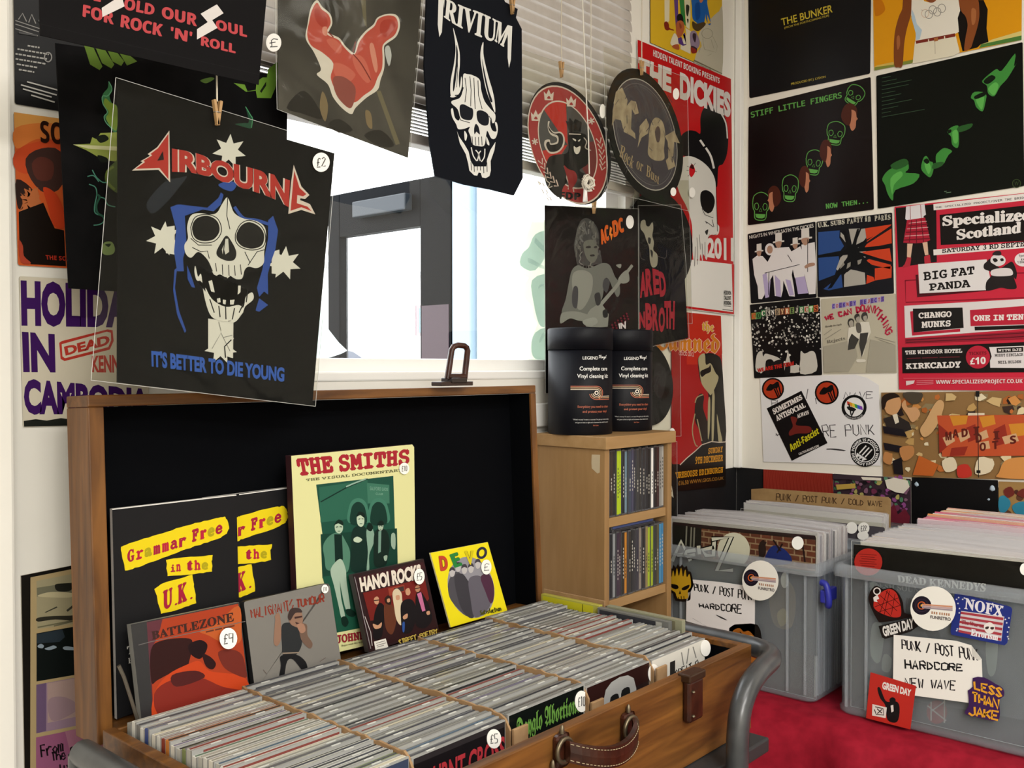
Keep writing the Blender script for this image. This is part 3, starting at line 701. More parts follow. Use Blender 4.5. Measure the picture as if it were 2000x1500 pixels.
GRY = ['D8D4CE', 'C8C4C2', 'B4B0B4', '8C8890', 'E4E0DA', '3A3A3E', 'A89C98', '6A6870']
lp_row(1.692, 1.83, .9105, 15, 'vinyl record in plastic sleeve filed behind the brick wall cover', 'records in the box beside the tower', GRY, 1)
lp_row(1.990, 2.026, .9025, 9, 'vinyl record in plastic sleeve in the corner box, ahead of the cardboard marker', 'records in the corner box', ['D8D6D0', 'E4E2DC', 'B8B4B8'], 2)
lp_row(1.70, 1.925, .515, 22, 'vinyl record in plastic sleeve filed behind the black cover with red sticker', 'records in the NEW WAVE box', ['D8D4CE', 'E4E0DA', 'C8C4C2', 'E8D8C8', 'B4B0B4'], 3)
lp_row(1.99, 2.19, .515, 20, 'vinyl record in plastic sleeve in the box behind the NEW WAVE box', 'records in the back box', ['E8B8A8', 'E4C4CC', 'D86A8A', 'A83A7A', 'F0E0C8', 'E8A060', 'E8DCD4'], 4, -.309, -.0006, .0045)
# ------------------------------------------------------------------ record sleeves and posters on the wall to the right of the corner
RX = PX(XR-.006); RX2 = PX(XR-.0075)
GW = 'sleeves and posters pinned over the record boxes'
G = '5FA54E'
def skull_lines(S, x, y, w, h, c, wd=5, tilt=0):
    r = math.radians(tilt)
    def T(P): return [(x+(u*w)*math.cos(r)-(v*h)*math.sin(r), y+(u*w)*math.sin(r)+(v*h)*math.cos(r)) for u, v in P]
    S.ln(spline(T([(-.5, -.1), (-.42, -.38), (0, -.52), (.42, -.38), (.5, -.1), (.44, .12), (.36, .2), (.34, .42), (.2, .52), (-.2, .52), (-.34, .42), (-.36, .2), (-.44, .12), (-.5, -.1)])), wd, c)
    for sx in (-1, 1): S.ln(spline(T([(sx*.12, .02), (sx*.2, -.1), (sx*.36, -.06), (sx*.34, .1), (sx*.2, .14), (sx*.12, .02)])), wd*.8, c)
    S.ln(T([(0, .08), (-.08, .2), (.08, .2), (0, .08)]), wd*.7, c)
    S.f(T([(-.3, .3), (.3, .3), (.26, .42), (.12, .46), (-.12, .46), (-.26, .42)]), c)
def head(S, x, y, w, h, hair, skin, flip=1):
    S.bs(' '.join('%.1f %.1f' % (x+flip*u*w, y+v*h) for u, v in ((-.5, 0), (-.3, -.4), (.1, -.5), (.45, -.3), (.4, .1), (.2, .3), (-.2, .3))), hair)
    S.bs(' '.join('%.1f %.1f' % (x+flip*u*w, y+v*h) for u, v in ((.05, -.25), (.35, -.2), (.42, 0), (.5, .08), (.4, .15), (.36, .4), (.15, .52), (.0, .3), (-.02, 0))), skin)
    S.bs(' '.join('%.1f %.1f' % (x+flip*u*w, y+v*h) for u, v in ((-.05, -.3), (.12, -.25), (.1, .1), (.0, .3), (-.15, .2))), hair)
S = Sheet(RX, V6, '72 -140 895 -400 885 490 80 655', '121215', .0018, 'C8C4BA', 14, .28)
S.t('THE BUNKER', '290 125 632 30 636 82 297 172', 'C9B53A', 'gill', .012).t('(FROM THE FORTHCOMING FILM)', '312 180 610 95 612 113 314 197', 'A8983A', 'gill', .02).t('PRODUCED BY J. LYDON', '358 552 587 503 589 521 360 572', 'A8983A', 'gill', .03)
S.out('record_sleeve', 'glossy black record sleeve with yellow lettering, high in the corner', 'record sleeve', GW)
S = Sheet(RX, V6, '897 -420 1898 -640 1893 266 912 470', 'DE9A14', .0018, 'D8D0C0', 12, .3)
S.f('912 470 914 448 1175 396 1165 420', '7E8A3C').f('1610 320 1625 292 1893 232 1893 266', '4E7E3A').f('1620 296 1700 262 1893 205 1893 236', 'D8C87A').f('912 448 930 436 1040 412 1042 430', 'D0B45A')
S.b('912 0 960 0 985 60 960 95 926 108 916 90', 'C8780E')
S.f('1465 0 1640 0 1668 62 1660 190 1673 280 1620 296 1600 316 1500 342 1470 215 1450 110', '120D0C')
S.b('1110 -20 1168 -20 1158 90 1130 190 1112 290 1100 436 1072 448 1046 436 1042 320 1050 210 1076 110 1098 60', '7E4420').b('1062 250 1080 240 1084 300 1066 330', 'A4653A')
S.b('1470 -20 1590 -20 1612 70 1604 160 1572 270 1552 322 1512 336 1520 250 1534 170 1520 110 1490 70', '8A4C26').b('1560 60 1590 70 1584 150 1562 160', 'AA6A3E')
S.f('1162 -20 1158 100 1180 180 1190 230 1186 272 1452 226 1476 212 1468 120 1484 70 1470 -20 1330 -20 1320 8 1285 18 1245 8 1232 -20', 'EAE6DA').f('1162 60 1180 100 1196 160 1230 200 1215 262 1190 268 1188 220 1160 120', 'B4CBDC').b('1250 -10 1325 -10 1310 14 1280 16', '8A5030')
S.f('1183 276 1455 238 1482 348 1440 372 1168 424', 'E2DCC6').ln('1315 262 1318 360', 4, 'B0A894')
S.f('1189 272 1450 222 1452 244 1190 292', '7C2E22').lns('1274 262 1276 284;1380 240 1382 262', 7, 'E6DEC8').f('1310 254 1336 249 1338 272 1312 277', 'A86A3A')
for (x, y, r) in ((1252, 90, 24), (1276, 96, 25), (1302, 66, 25), (1332, 80, 25), (1362, 56, 25)): S.ring(x, y, r, r+3, 4, '8C8A84' if x != 1252 else 'D8C0A8')
S.lns('1240 70 1225 66', 3, '9A9890')
S.out('record_sleeve', 'orange record sleeve with painted athlete in a white vest with linked rings', 'record sleeve', GW)
S = Sheet(RX, V6, '75 712 888 512 910 1395 70 1500', '140C0C', .0018, 'C8C4BA', 10, .32)
S.t('STIFF LITTLE FINGERS', '88 745 695 612 696 652 92 785', G, 'mono', .03).t('NOW THEN...', '588 1356 868 1322 870 1352 592 1392', G, 'mono', .03)
for (x, y, w, h, tl) in ((157, 1372, 112, 178, 3), (352, 1252, 108, 170, 4), (512, 1080, 112, 160, 8), (655, 886, 120, 150, 8), (782, 632, 118, 130, 32)): skull_lines(S, x, y, w, h, G, 5, tl)
for (x, y, w, h, fl) in ((248, 1322, 92, 170, -1), (448, 1192, 78, 175, 1), (590, 1020, 84, 180, 1), (748, 778, 112, 180, 1)): head(S, x, y, w, h, '4A2014', 'B87A5C', fl)
S.out('record_sleeve', 'dark record sleeve with green outlined skulls reading NOW THEN', 'record sleeve', GW)
S = Sheet(RX, V6, '925 505 1900 280 1912 1238 935 1390', '060A06', .0018, 'B8B4AA', 10, .3)
S.bs('1630 540 1700 476 1730 460 1762 470 1850 356 1842 440 1860 420 1800 520 1750 575 1712 640 1670 622 1662 570;1555 650 1580 612 1655 622 1650 690 1632 742 1590 712 1578 670;1398 880 1424 848 1470 836 1474 878 1476 950 1464 986 1430 962 1424 910;1224 1120 1240 1052 1262 1040 1282 1074 1302 1082 1306 1130 1286 1180 1252 1160;1322 1040 1342 1010 1380 985 1430 1005 1408 1030 1390 1060 1372 1092 1330 1098;965 1190 1008 1132 1090 1094 1130 1066 1142 1122 1120 1150 1212 1160 1172 1222 1052 1266 1036 1336 1002 1292 984 1232', '3F8A3C')
S.bs('1470 846 1564 822 1548 856 1476 880;1308 1088 1372 1078 1360 1106 1300 1126;1020 1100 1110 1056 1140 1092 1060 1130', '2A5A2A').bs('1672 586 1716 548 1740 572 1712 632 1682 616;1588 660 1640 640 1640 690 1624 730;1432 880 1466 868 1468 944 1442 950;1246 1092 1270 1074 1290 1120 1272 1160;1020 1190 1084 1140 1100 1170 1044 1230 1032 1300', '5DAE52')
S.bs('1580 640 1650 610 1652 634 1590 660;1402 868 1424 862 1424 880 1404 890;1240 1070 1262 1054 1280 1076 1262 1092;1640 540 1690 500 1720 520 1668 560', '0A160A')
for i in range(11): S.ln([(962, 520+i*26), (962+(60, 100, 200, 180, 90, 130, 90, 200, 110, 60, 285)[i], 520+i*26-(12, 20, 40, 36, 18, 26, 18, 40, 22, 12, 52)[i])], 3, '3E5A42')
S.ring(1860, 1222, 27, 27, 5, '3A4A2A').t('W', '1846 1208 1874 1236', '3A4A2A').lns('1378 1276 1396 1273;1390 1284 1424 1279', 4, '6E8A6E')
S.out('record_sleeve', 'black record sleeve with smeared bright green faces', 'record sleeve', GW)
# 7 inch sleeves
S = Sheet(RX, W1, '72 275 545 188 553 718 95 760', '0D0B10', .0016, 'C4BEB2', 10, .4)
S.t('NIGHTS IN WHITE SATIN THE DICKIES', '82 286 530 203 533 229 86 310', 'D8D4CC', 'gill', .012)
Wt, La, Sk = 'DCD8D8', 'AFA2C8', 'A8836E'
S.f('106 450 140 424 178 430 212 470 206 560 190 700 172 730 148 728 142 640 118 560', Wt).f('176 560 208 545 232 600 222 715 196 722', La).f('212 470 262 372 360 366 402 440 380 560 396 650 402 712 362 708 322 600 318 670 306 716 262 706 250 560 216 620 206 560', Wt)
S.f('372 400 440 360 462 420 470 570 402 585 382 500', Wt).f('404 580 470 570 496 688 424 694', La).f('448 350 540 332 552 520 546 692 500 696 478 600 452 460', Wt).f('262 560 300 600 306 716 270 708;' [:-1], La).f('336 590 372 600 396 700 366 706', La)
for (x, y, w, h) in ((152, 372, 30, 52), (288, 302, 40, 62), (404, 326, 32, 46), (474, 274, 48, 70)):
    S.f([(x-w*.55, y-h*.5), (x+w*.55, y-h*.62), (x+w*.6, y+h*.3), (x+w, y+h*.28), (x+w, y+h*.45), (x-w, y+h*.6), (x-w*.95, y+h*.42), (x-w*.55, y+h*.38)], 'D4CFC8'); S.b([(x-w*.5, y+h*.5), (x+w*.5, y+h*.4), (x+w*.4, y+h*.95), (x, y+h*1.15), (x-w*.4, y+h*.95)], Sk)
S.c(228, 382, 34, 'DCD8D8', 42).c(228, 384, 20, Sk, 28)
S.lns('192 548 436 488;492 312 492 540;352 420 382 470;222 540 218 700', 4, '1A161C').b('470 500 500 480 536 476 540 494 500 506 478 516', Sk)
S.out('single_sleeve', 'seven inch sleeve of five figures in white suits and top hats', 'record sleeve', GW)
S = Sheet(RX, W1, '552 190 1080 125 1093 690 560 716', '111016', .0016, 'C4BEB2', 10, .4)
S.t('U.K. SUBS', '558 196 748 172 750 206 562 232', 'C8C4B4', 'serif', .03)
for i, (w, y) in enumerate((('P', 0), ('A', 4), ('R', -4), ('T', 2), ('Y', 0))): S.t(w, [(764+i*23, 168+y-i*3), (784+i*23, 165+y-i*3), (786+i*23, 200+y-i*3), (764+i*23, 204+y-i*3)], 'B4B0A0', 'serif', .04)
for i, (w, y) in enumerate((('i', 0), ('n', 3), (' ', 0), ('P', 2), ('A', -4), ('R', 4), ('I', 0), ('S', 3))):
    if w != ' ': S.t(w, [(888+i*23, 152+y-i*2), (908+i*23, 149+y-i*2), (909+i*23, 186+y-i*2), (889+i*23, 190+y-i*2)], 'B4B0A0', 'serif', .04)
S.fs('566 262 716 250 712 300 745 360 720 392 566 422;566 440 708 430 712 470 680 560 570 602;600 660 690 590 725 545 736 648 640 668', '2A4A86')
S.fs('722 262 760 300 770 350 720 290;778 240 855 236 820 320 800 350;866 240 892 236 900 300 830 390 818 360;742 420 775 415 766 440 700 530 690 520 720 440;746 560 780 520 830 530 890 545 896 625 745 645;830 410 890 380 900 400 895 440 860 440', 'A9A59C')
S.fs('892 236 1076 208 1072 216 905 330;1076 236 1078 340 880 380 905 345;868 400 1064 374 1078 468 900 420;920 450 1072 490 1066 520 940 490 900 460;906 560 950 575 960 600 900 624;960 515 1078 500 1076 580 960 600', 'C8401E')
S.f('736 250 752 248 800 360 836 240 850 238 830 350 950 290 840 372 1060 352 1062 372 850 400 1070 470 1066 478 880 430 960 530 950 560 900 540 820 500 770 540 720 560 660 650 630 660 700 540 766 470 770 420 566 442 566 426 740 396 766 372', '08080A').fs('770 480 792 470 790 500 762 520;720 500 742 470 750 488 718 520;838 460 870 450 860 480 842 490', '8E8A80')
S.out('single_sleeve', 'seven inch sleeve with shattered blue white and red flag', 'record sleeve', GW)
S = Sheet(RX, W1, '88 768 575 718 592 1258 118 1282', '100F10', .0016, 'C8C4BC', 8, .4)
R = random.Random(4); l = S.L()
for i in range(430):
    u, v = R.random(), R.random()
    if v > .58 and R.random() < .8: continue
    x = 100+u*480; y = 790+v*470-u*30; w = R.uniform(3, 10); P = [(x+w*math.cos(a)*R.uniform(.5, 1.2), y+w*math.sin(a)*R.uniform(.5, 1.3)) for a in (0, 1, 2, 3, 4, 5)]
    S.face([S.w(p, l) for p in P], mat(R.choice(('C8C5BE', 'A8A59E', 'DAD8D0', '7A7872'))))
S.bs('130 1230 136 1120 170 1090 180 1130 196 1110 240 1120 290 1140 310 1170 268 1180 240 1150 200 1160 190 1230;330 1230 346 1130 352 1080 366 1150 380 1190 430 1190 430 1240;440 1150 444 1090 470 1110 520 1090 548 1120 552 1230 440 1250', 'C4C1B8').bs('195 1250 200 1180 222 1170 226 1250;330 1255 340 1180 368 1180 366 1255;236 1180 300 1150 316 1200 250 1220', '1A191A')
for i, (ch, c1, c2) in enumerate(zip('COCKNEYREJECTS', ('9A7A3A', '4E8A4E', '2E6A3E', 'B8B4A8', '1A1A1A', 'B8A080', '6A4030', 'A8502E', '7E9A5A', '2E2A28', '3E7A4A', 'B8B09A', '5E9A4E', 'C86A3A'), ('C8402E', '141414', 'E8E0D0', '1A1A1A', 'E4E0D8', '2A2A2A', 'D8B888', 'E8D8B8', '1C1C1C', 'C8C0B0', 'E4E0D0', 'A83A2A', 'E8E4D8', '5A1E14'))):
    x = 98+i*33.5; y = 812-i*3+(i < 2)*14; S.f([(x, y), (x+31, y-3), (x+32, y+42), (x+1, y+46)], c1).t(ch, [(x+5, y+6), (x+27, y+3), (x+27, y+38), (x+5, y+41)], c2, 'serif', .03)
S.t('WE ARE THE FIRM', '140 1214 394 1162 396 1192 144 1240', 'B8261E', 'sans', .03)
S.out('single_sleeve', 'seven inch sleeve of a black and white crowd under ransom note letters', 'record sleeve', GW)
S = Sheet(RX, W1, '584 728 1104 690 1113 1244 602 1250', 'B9B39F', .0016, 'C8C4BC', 8, .45)
for i, ch in enumerate('COCKNEY REJECTS'):
    x = 660+i*24.5; y = 762-i*3.6
    if ch != ' ': S.f([(x, y), (x+22, y-3), (x+22, y+34), (x, y+38)], ('8E7AB8', 'B8AEC8', '6A5AA8')[i % 3]).t(ch, [(x+4, y+5), (x+19, y+3), (x+19, y+30), (x+4, y+33)], ('3A2A8A', 'A8402A', '5A3A7A')[i % 3], 'sans', .02)
S.hand('WE CAN DO', '612 850 884 768 890 812 622 876', 'B02040', 10, .35, 1.4, 3)
for i, ch in enumerate('ANYTHING'):
    a = [(900, 770, 8), (930, 768, 14), (962, 776, 20), (990, 800, 30), (1018, 832, 38), (1042, 866, 46), (1060, 900, 55), (1076, 934, 64)][i]; r = math.radians(a[2]); q = []
    for (u, v) in ((0, 0), (28, 0), (28, 52), (0, 52)): q.append((a[0]+u*math.cos(r)-v*math.sin(r), a[1]+u*math.sin(r)+v*math.cos(r)))
    S.hand(ch, q, 'B02040', 9, .35, 1, i)
S.t('Ready to ruck', '614 915 730 898 732 915 616 932', '4A4640', 'serif').t('Rejects', '624 1018 750 988 756 1020 628 1044', '6E6A60', 'serif').lns('606 980 660 940;612 1010 724 940;960 992 1100 1030;985 1010 1100 1050;1010 1050 1105 1062', 4, '8E8A7E').t('DI WAN', '1020 1072 1105 1066 1106 1086 1022 1092', '6A665C', 'serif')
S.fs('600 1060 820 1010 840 1130 780 1236 606 1240;930 1010 1104 1050 1108 1236 900 1240', 'A39E8E').bs('772 900 778 870 800 864 816 880 812 920 792 930;818 860 826 836 850 832 856 866 840 890;866 850 878 824 904 824 912 860 896 884 876 876', '3A3834').bs('780 890 800 876 812 896 806 926 788 924;830 862 852 850 854 884 838 892;880 852 904 846 904 880 886 880', 'A29C90')
S.fs('778 930 812 922 850 910 862 890 920 888 934 960 910 1010 880 1120 864 1136 848 1000 800 1040 776 1070 770 1010', 'D6D2C4').fs('780 1010 800 970 850 1010 820 1075 772 1086;858 968 916 962 904 1030 868 1138 852 1040', '3E3C38').bs('830 900 860 900 866 960 836 960', '5A5650').bs('836 1150 890 1150 894 1166 840 1170', 'D6D2C4')
S.out('single_sleeve', 'cream seven inch sleeve with red hand lettering over grey figures', 'record sleeve', GW)
# gig poster
S = Sheet(RX2, W1, '1097 86 2480 -62 2500 1374 1128 1360', 'C4283E', .0006, None, 0, .35)
K, Wh = '17110F', 'E4DEDA'
S.f('1105 94 1388 66 1392 470 1124 508', K).f('1368 66 2480 -62 2480 -10 1370 110', Wh).t('THE SPECIALIZED PROJECT/OVER THE BRIDGE EVENTS PRESENTS', '1378 86 2300 -22 2300 0 1380 98', '3A3634', 'mono', .02)
S.f('1178 84 1306 66 1316 140 1300 150 1300 168 1182 178 1172 170', 'DAD6DA').lns('1206 80 1208 172;1278 72 1284 164', 4, '8A2A30')
S.f('1184 178 1310 160 1346 318 1300 336 1240 340 1158 336', 'A81E34').lns('1196 200 1322 186;1184 240 1332 228;1170 290 1340 280', 5, 'D8A8A8').lns('1216 180 1200 334;1250 176 1250 338;1282 170 1300 332', 5, '4A0E18').lns('1190 220 1328 206;1176 264 1336 254;1162 318 1344 306', 8, '6E1220')
S.fs('1186 342 1224 342 1210 440 1184 436;1292 336 1326 330 1334 420 1310 424', 'D8B49A').fs('1168 486 1186 436 1214 440 1206 500 1156 512 1154 500;1304 432 1344 420 1350 470 1364 490 1308 500', 'B42A38')
S.f('1412 142 2480 24 2480 300 1420 352', K).t('Specialized', '1430 150 2060 90 2060 205 1432 238', Wh, 'serif', .035).t('Scotland', '1526 246 1984 186 1980 268 1532 318', Wh, 'serif', .035)
S.f('1368 384 2480 286 2480 334 1370 424', Wh).t('SATURDAY 3 RD SEPTEMBER', '1428 378 2140 308 2140 352 1430 408', K, 'slab', .03)
S.lns('1170 600 1260 594;1172 600 1176 752 2480 700;1950 548 2480 530', 8, '8A1226').f('1244 560 1262 558 1272 690 1740 662 1742 672 1256 716', '4A0A14').f('1262 486 1740 452 1780 664 1272 690', 'DEDADA')
S.t('BIG FAT', '1296 540 1656 498 1656 556 1300 602', K, 'slab', .035).t('PANDA', '1336 622 1628 592 1628 646 1340 672', K, 'slab', .035)
S.b('1738 470 1770 450 1830 510 1880 486 1920 470 1950 540 1945 590 1930 580 1950 650 1900 660 1840 650 1780 666 1736 668 1738 610 1770 570 1770 540 1724 520 1720 490', '221C1C').b('1776 528 1850 512 1910 520 1920 560 1850 570 1776 564', 'D8D0D0').b('1772 440 1800 420 1848 426 1872 452 1862 484 1820 500 1790 486 1768 470', 'D8D4D4').b('1780 420 1800 396 1836 396 1838 424', '2A2224').bs('1782 450 1804 444 1818 462 1796 472;1834 450 1852 444 1860 460 1842 466', '221C1C')
S.c(1995, 454, 60, 'E0D8D8', 48).t('7pm', '1962 420 2010 416 2010 438 1964 442', K, 'sans').t('to', '1980 446 2010 443 2010 458 1980 460', K, 'sans').t('1.00am', '1954 464 2020 460 2020 478 1956 482', K, 'sans')
S.f('1166 776 2480 700 2480 900 1172 1000', 'D9D3D3').f('1206 816 1230 812 1230 962 1556 936 1556 956 1220 984', 'B42238').f('1226 796 1572 788 1580 930 1230 962', K).t('CHANGO', '1264 824 1496 812 1496 854 1266 866', Wh, 'slab', .04).t('MUNKS', '1284 886 1490 876 1490 920 1286 932', Wh, 'slab', .04)
S.f('1624 806 2480 740 2480 890 1628 918', 'B42238').f('1656 922 2480 895 2480 920 1658 948', K).t('ONE IN TEN', '1646 842 2000 832 1998 874 1648 884', Wh, 'slab', .04)
S.f('1172 1008 2480 920 2480 990 1174 1040', '8E1C2E').lns('1180 1016 2480 936;1180 1032 2480 966', 5, '4A0E18')
S.f('1150 1066 2480 1008 2480 1236 1154 1246', K).t('THE WINDSOR HOTEL', '1172 1088 1570 1074 1570 1104 1174 1116', Wh, 'slab', .03).t('KIRKCALDY', '1174 1178 1562 1162 1560 1208 1178 1218', Wh, 'slab', .045).lns('1184 1144 1280 1140;1290 1140 1400 1136;1412 1136 1552 1132', 7, '5A1C24')
S.c(1680, 1134, 84, 'B42238', 80).t('£10', '1624 1136 1734 1132 1734 1182 1626 1186', Wh, 'sans', .02).t('TICKETS', '1616 1098 1740 1094 1740 1116 1618 1120', '6A1620', 'sans', .02)
S.f('1758 1064 2480 1038 2480 1214 1766 1208 1764 1160 1776 1130', 'DAD4D4').f('1810 1070 1996 1062 1996 1096 1812 1104', K).t('WITH DJS', '1820 1078 1984 1072 1984 1090 1820 1096', Wh, 'slab', .03).t('MODDY SINCLAIR', '1796 1112 1996 1106 1996 1126 1798 1132', K, 'slab', .03).t('NEIL HOLDEN', '1818 1160 1982 1156 1982 1176 1820 1180', K, 'slab', .03)
S.f('1160 1280 2480 1276 2480 1282 1162 1284', 'D85A68').t('WWW.SPECIALIZEDPROJECT.CO.UK', '1386 1294 1992 1286 1992 1322 1388 1328', 'E4D0D0', 'sans', .01).f('1178 1300 1240 1296 1232 1318 1180 1332', 'D8C8C8').lns('1252 1300 1370 1296;1252 1312 1370 1308;1252 1324 1370 1320', 4, 'D8808A')
S.out('poster', 'red and black gig poster advertising a September night in Kirkcaldy', 'poster', GW)
# white sheet with stickers
PL = RX; r_ = S = Sheet(RX, W2, '568 52 820 40 1082 32 1150 50 1212 90 1222 528 900 514 586 505', 'E2E1E3', .0007, None, 0, .6)
S.hand('RE PUNK', '905 306 1182 304 1186 358 912 372', '3A383A', 4, .3, 1.6, 2).hand('NAVE', '1030 130 1178 124 1176 160 1020 166', '55535A', 3.5, .4, 1.4, 5).lns('664 366 654 350;652 360 676 358;828 110 818 164;868 160 874 192;932 436 1026 446', 4, '4A484A').hand('PUN', '630 172 720 166 720 196 634 202', '6A686A', 3, .3, 1.4, 8).b('932 434 980 434 1028 442 1026 446 970 440 932 440', '3A383A')
paper = S.out('sign_sheet', 'white paper sheet with handwriting under black and red round stickers', 'sign', GW)
def antifa(x, y, r, ang):
    s = Sheet(Plane(PL.p-Vector((.0006, 0, 0)), PL.n), W2, [(x+r*math.cos(k*.2618), y+r*math.sin(k*.2618)) for k in range(24)], '0F0D0D', .0004)
    s.c(x, y, r*.86, 'B03A1E').b([(x+r*a, y+r*b_) for a, b_ in ((-.62, .1), (-.3, -.42), (.0, -.42), (.3, -.62), (.5, -.6), (.42, -.1), (.1, -.02), (-.2, .16))], '0F0D0D').lns('%f %f %f %f;%f %f %f %f' % (x+r*.45, y-r*.6, x+r*.7, y+r*.5, x+r*.12, y-.0*r, x+r*.45, y+r*.72), r*.13, '0F0D0D').ln([(x+r*.3, y-r*.05), (x+r*.58, y+r*.64)], r*.1, '0F0D0D')
    s.out('sticker', 'round black and red flag sticker', parent=paper)
antifa(638, 110, 60, 0); antifa(930, 130, 65, 0)
s = Sheet(Plane(PL.p-Vector((.0009, 0, 0)), PL.n), W2, '604 216 792 120 934 404 740 500', '131112', .0004)
s.t('SOMETIMES', '632 220 790 140 800 166 644 250', Wh, 'serif', .04).t('ANTISOCIAL', '648 256 806 182 818 208 660 286', Wh, 'serif', .04).t('ALWAYS', '766 248 830 226 834 246 772 270', Wh, 'serif', .03).b('734 262 770 270 764 306 830 312 848 330 830 350 770 352 730 364 726 342 746 312', '6E241E').t('Anti-Fascist', '722 412 880 316 890 352 736 452', 'C8C020', 'sans', .02).t('CALTON-BOOKS.COM', '776 458 884 412 888 424 780 470', Wh, 'sans')
s.out('sticker', 'tilted black sticker with boot print', parent=paper)
s = Sheet(Plane(PL.p-Vector((.0006, 0, 0)), PL.n), W2, [(1078+68*math.cos(k*.2618), 210+68*math.sin(k*.2618)) for k in range(24)], '151515', .0004)
s.c(1078, 208, 52, 'E4E4E4')
for i, c in enumerate(('C83A2A', 'D8902A', 'D8C83A', '3A9A4A', '3A5AC8', '7A3AA8')):
    x0_, x1_ = 1038+i*14, 1052+i*14; s.f([(x0_, 176+i*5), (x1_, 180+i*5), (x1_+4, 206+i*4), (x0_+4, 196+i*5)], c)
s.lns('1050 190 1062 250;1082 220 1062 262', 7, '151515').b('1040 206 1066 208 1090 222 1070 232 1046 222', '151515').ta('ALWAYS ANTI FASCIST', 1078, 210, 66, 56, 230, 130, 'B8B8B8'); s.out('sticker', 'round sticker with rainbow flag', parent=paper)
s = Sheet(Plane(PL.p-Vector((.0006, 0, 0)), PL.n), W2, [(1138+80*math.cos(k*.2618), 453+80*math.sin(k*.2618)) for k in range(24)], '121212', .0004)
s.ring(1138, 453, 53, 53, 5, 'E0E0E0').c(1138, 453, 50, '121212').ta('POWER IS POISON', 1138, 453, 59, 74, -85, 85, 'E0E0E0', 'sans', .01).ta('DESTROY FASCISM', 1138, 453, 74, 59, 265, 95, 'E0E0E0', 'sans', .01)
for d in (-20, 0, 20): s.ln([(1160+d*.8, 420+d*.5+8), (1122+d*.8, 470+d*.5)], 7, 'E0E0E0').f([(1104+d*.8, 492+d*.5), (1110+d*.8, 466+d*.5), (1132+d*.8, 482+d*.5)], 'E0E0E0')
s.out('sticker', 'round black sticker with three white arrows', parent=paper)
# collage poster
S = Sheet(RX2, W2, '1225 130 2360 116 2360 612 1236 585', '8A6A42', .0006, None, 0, .35)
R = random.Random(11); PALC = ['B8955C', 'C8AC78', '6A4A30', '3A2A24', 'D8C8A0', 'A8602E', 'C88A4A', '8A7A58', '4A3A34', 'E0D4B4', 'B86A34', '2A2020']
for i in range(150):
    u, v = R.random(), R.random(); x = 1245+u*1100; y = 150+v*420; w = R.uniform(14, 46)*(1 if v < .5 else .8); a0 = R.random()*6
    S.f([(min(max(x+w*math.cos(a0+a)*R.uniform(.5, 1.2), 1236), 2350), min(max(y+w*math.sin(a0+a)*R.uniform(.4, .9), 134), 578)) for a in (0, 1.1, 2.2, 3.3, 4.6)], PALC[(i*5+R.randrange(3)) % 12])
S.b('1232 180 1248 150 1290 136 1330 160 1336 200 1316 240 1290 250 1260 240 1246 210', 'C8986A').b('1230 170 1250 140 1300 132 1330 152 1300 160 1262 176 1250 210 1236 220', '2A1E18').f('1240 270 1310 250 1380 290 1396 330 1330 350 1260 320', '2E2826').f('1290 250 1316 244 1326 290 1306 300', 'DCD4C0').b('1340 200 1360 170 1372 210 1420 210 1440 250 1400 290 1370 250', 'C89A6E')
S.b('1350 130 1450 132 1440 180 1400 192 1366 170', '4A4236').b('1470 280 1520 190 1552 170 1570 200 1540 290 1500 350 1460 370 1440 330', 'C8A070').fs('1236 310 1350 330 1370 370 1246 350;1240 400 1340 420 1360 460 1250 440', '1E1A20').bs('1250 450 1290 470 1280 520 1240 500;1330 430 1400 420 1404 470 1350 500', 'B8804E').f('1434 470 1540 520 1510 582 1400 576', 'B8602A').f('1290 500 1340 480 1350 575 1300 570', '1C181C')
S.f('1532 254 2340 246 2340 468 1560 476', 'B8502E').fs('1600 256 1700 254 1690 300 1620 310;1760 260 1840 252 1850 300 1780 320;1920 300 2100 290 2080 350 1940 370', 'C8862E').fs('1540 300 1600 350 1590 420 1545 460;1690 320 1740 300 1750 380 1700 400;1840 330 1900 300 1920 400 1850 420;1610 430 1700 420 1680 470 1600 474', '8E2E22').fs('1562 374 1618 352 1630 392 1584 420;1642 350 1700 330 1712 372 1660 400;1752 352 1800 330 1812 372 1760 392;1884 370 1960 350 1976 392 1900 410;1760 400 1812 390 1820 432 1770 440', 'C8A078')
for i, (ch, x, y) in enumerate((('M', 1576, 340), ('A', 1614, 326), ('D', 1664, 322), ('I', 1728, 312), ('D', 1740, 352), ('I', 1836, 336), ('O', 1762, 398), ('T', 1830, 388), ('S', 1926, 360))): S.t(ch, [(x, y+4), (x+34, y), (x+36, y+46), (x+2, y+50)], '5A2018', 'sans', .03)
S.fs('1700 240 1790 240 1790 252 1700 254', 'D8CCB4').bs('1644 530 1700 520 1720 580 1650 590', 'B8342A').bs('1560 500 1620 480 1640 540 1580 560;1760 480 1840 500 1820 560 1740 570', 'D8CCB0').lns('1752 130 1758 590', 4, '2A2422').fs('1742 122 1762 122 1762 152 1742 152;1746 550 1768 550 1768 566 1746 566', '1A1818')
S.b('1870 560 1900 500 1980 480 2100 490 2100 590 1870 590', 'C88A4A')
S.out('poster', 'busy brown and orange collage poster with translucent red panel', 'poster', GW)
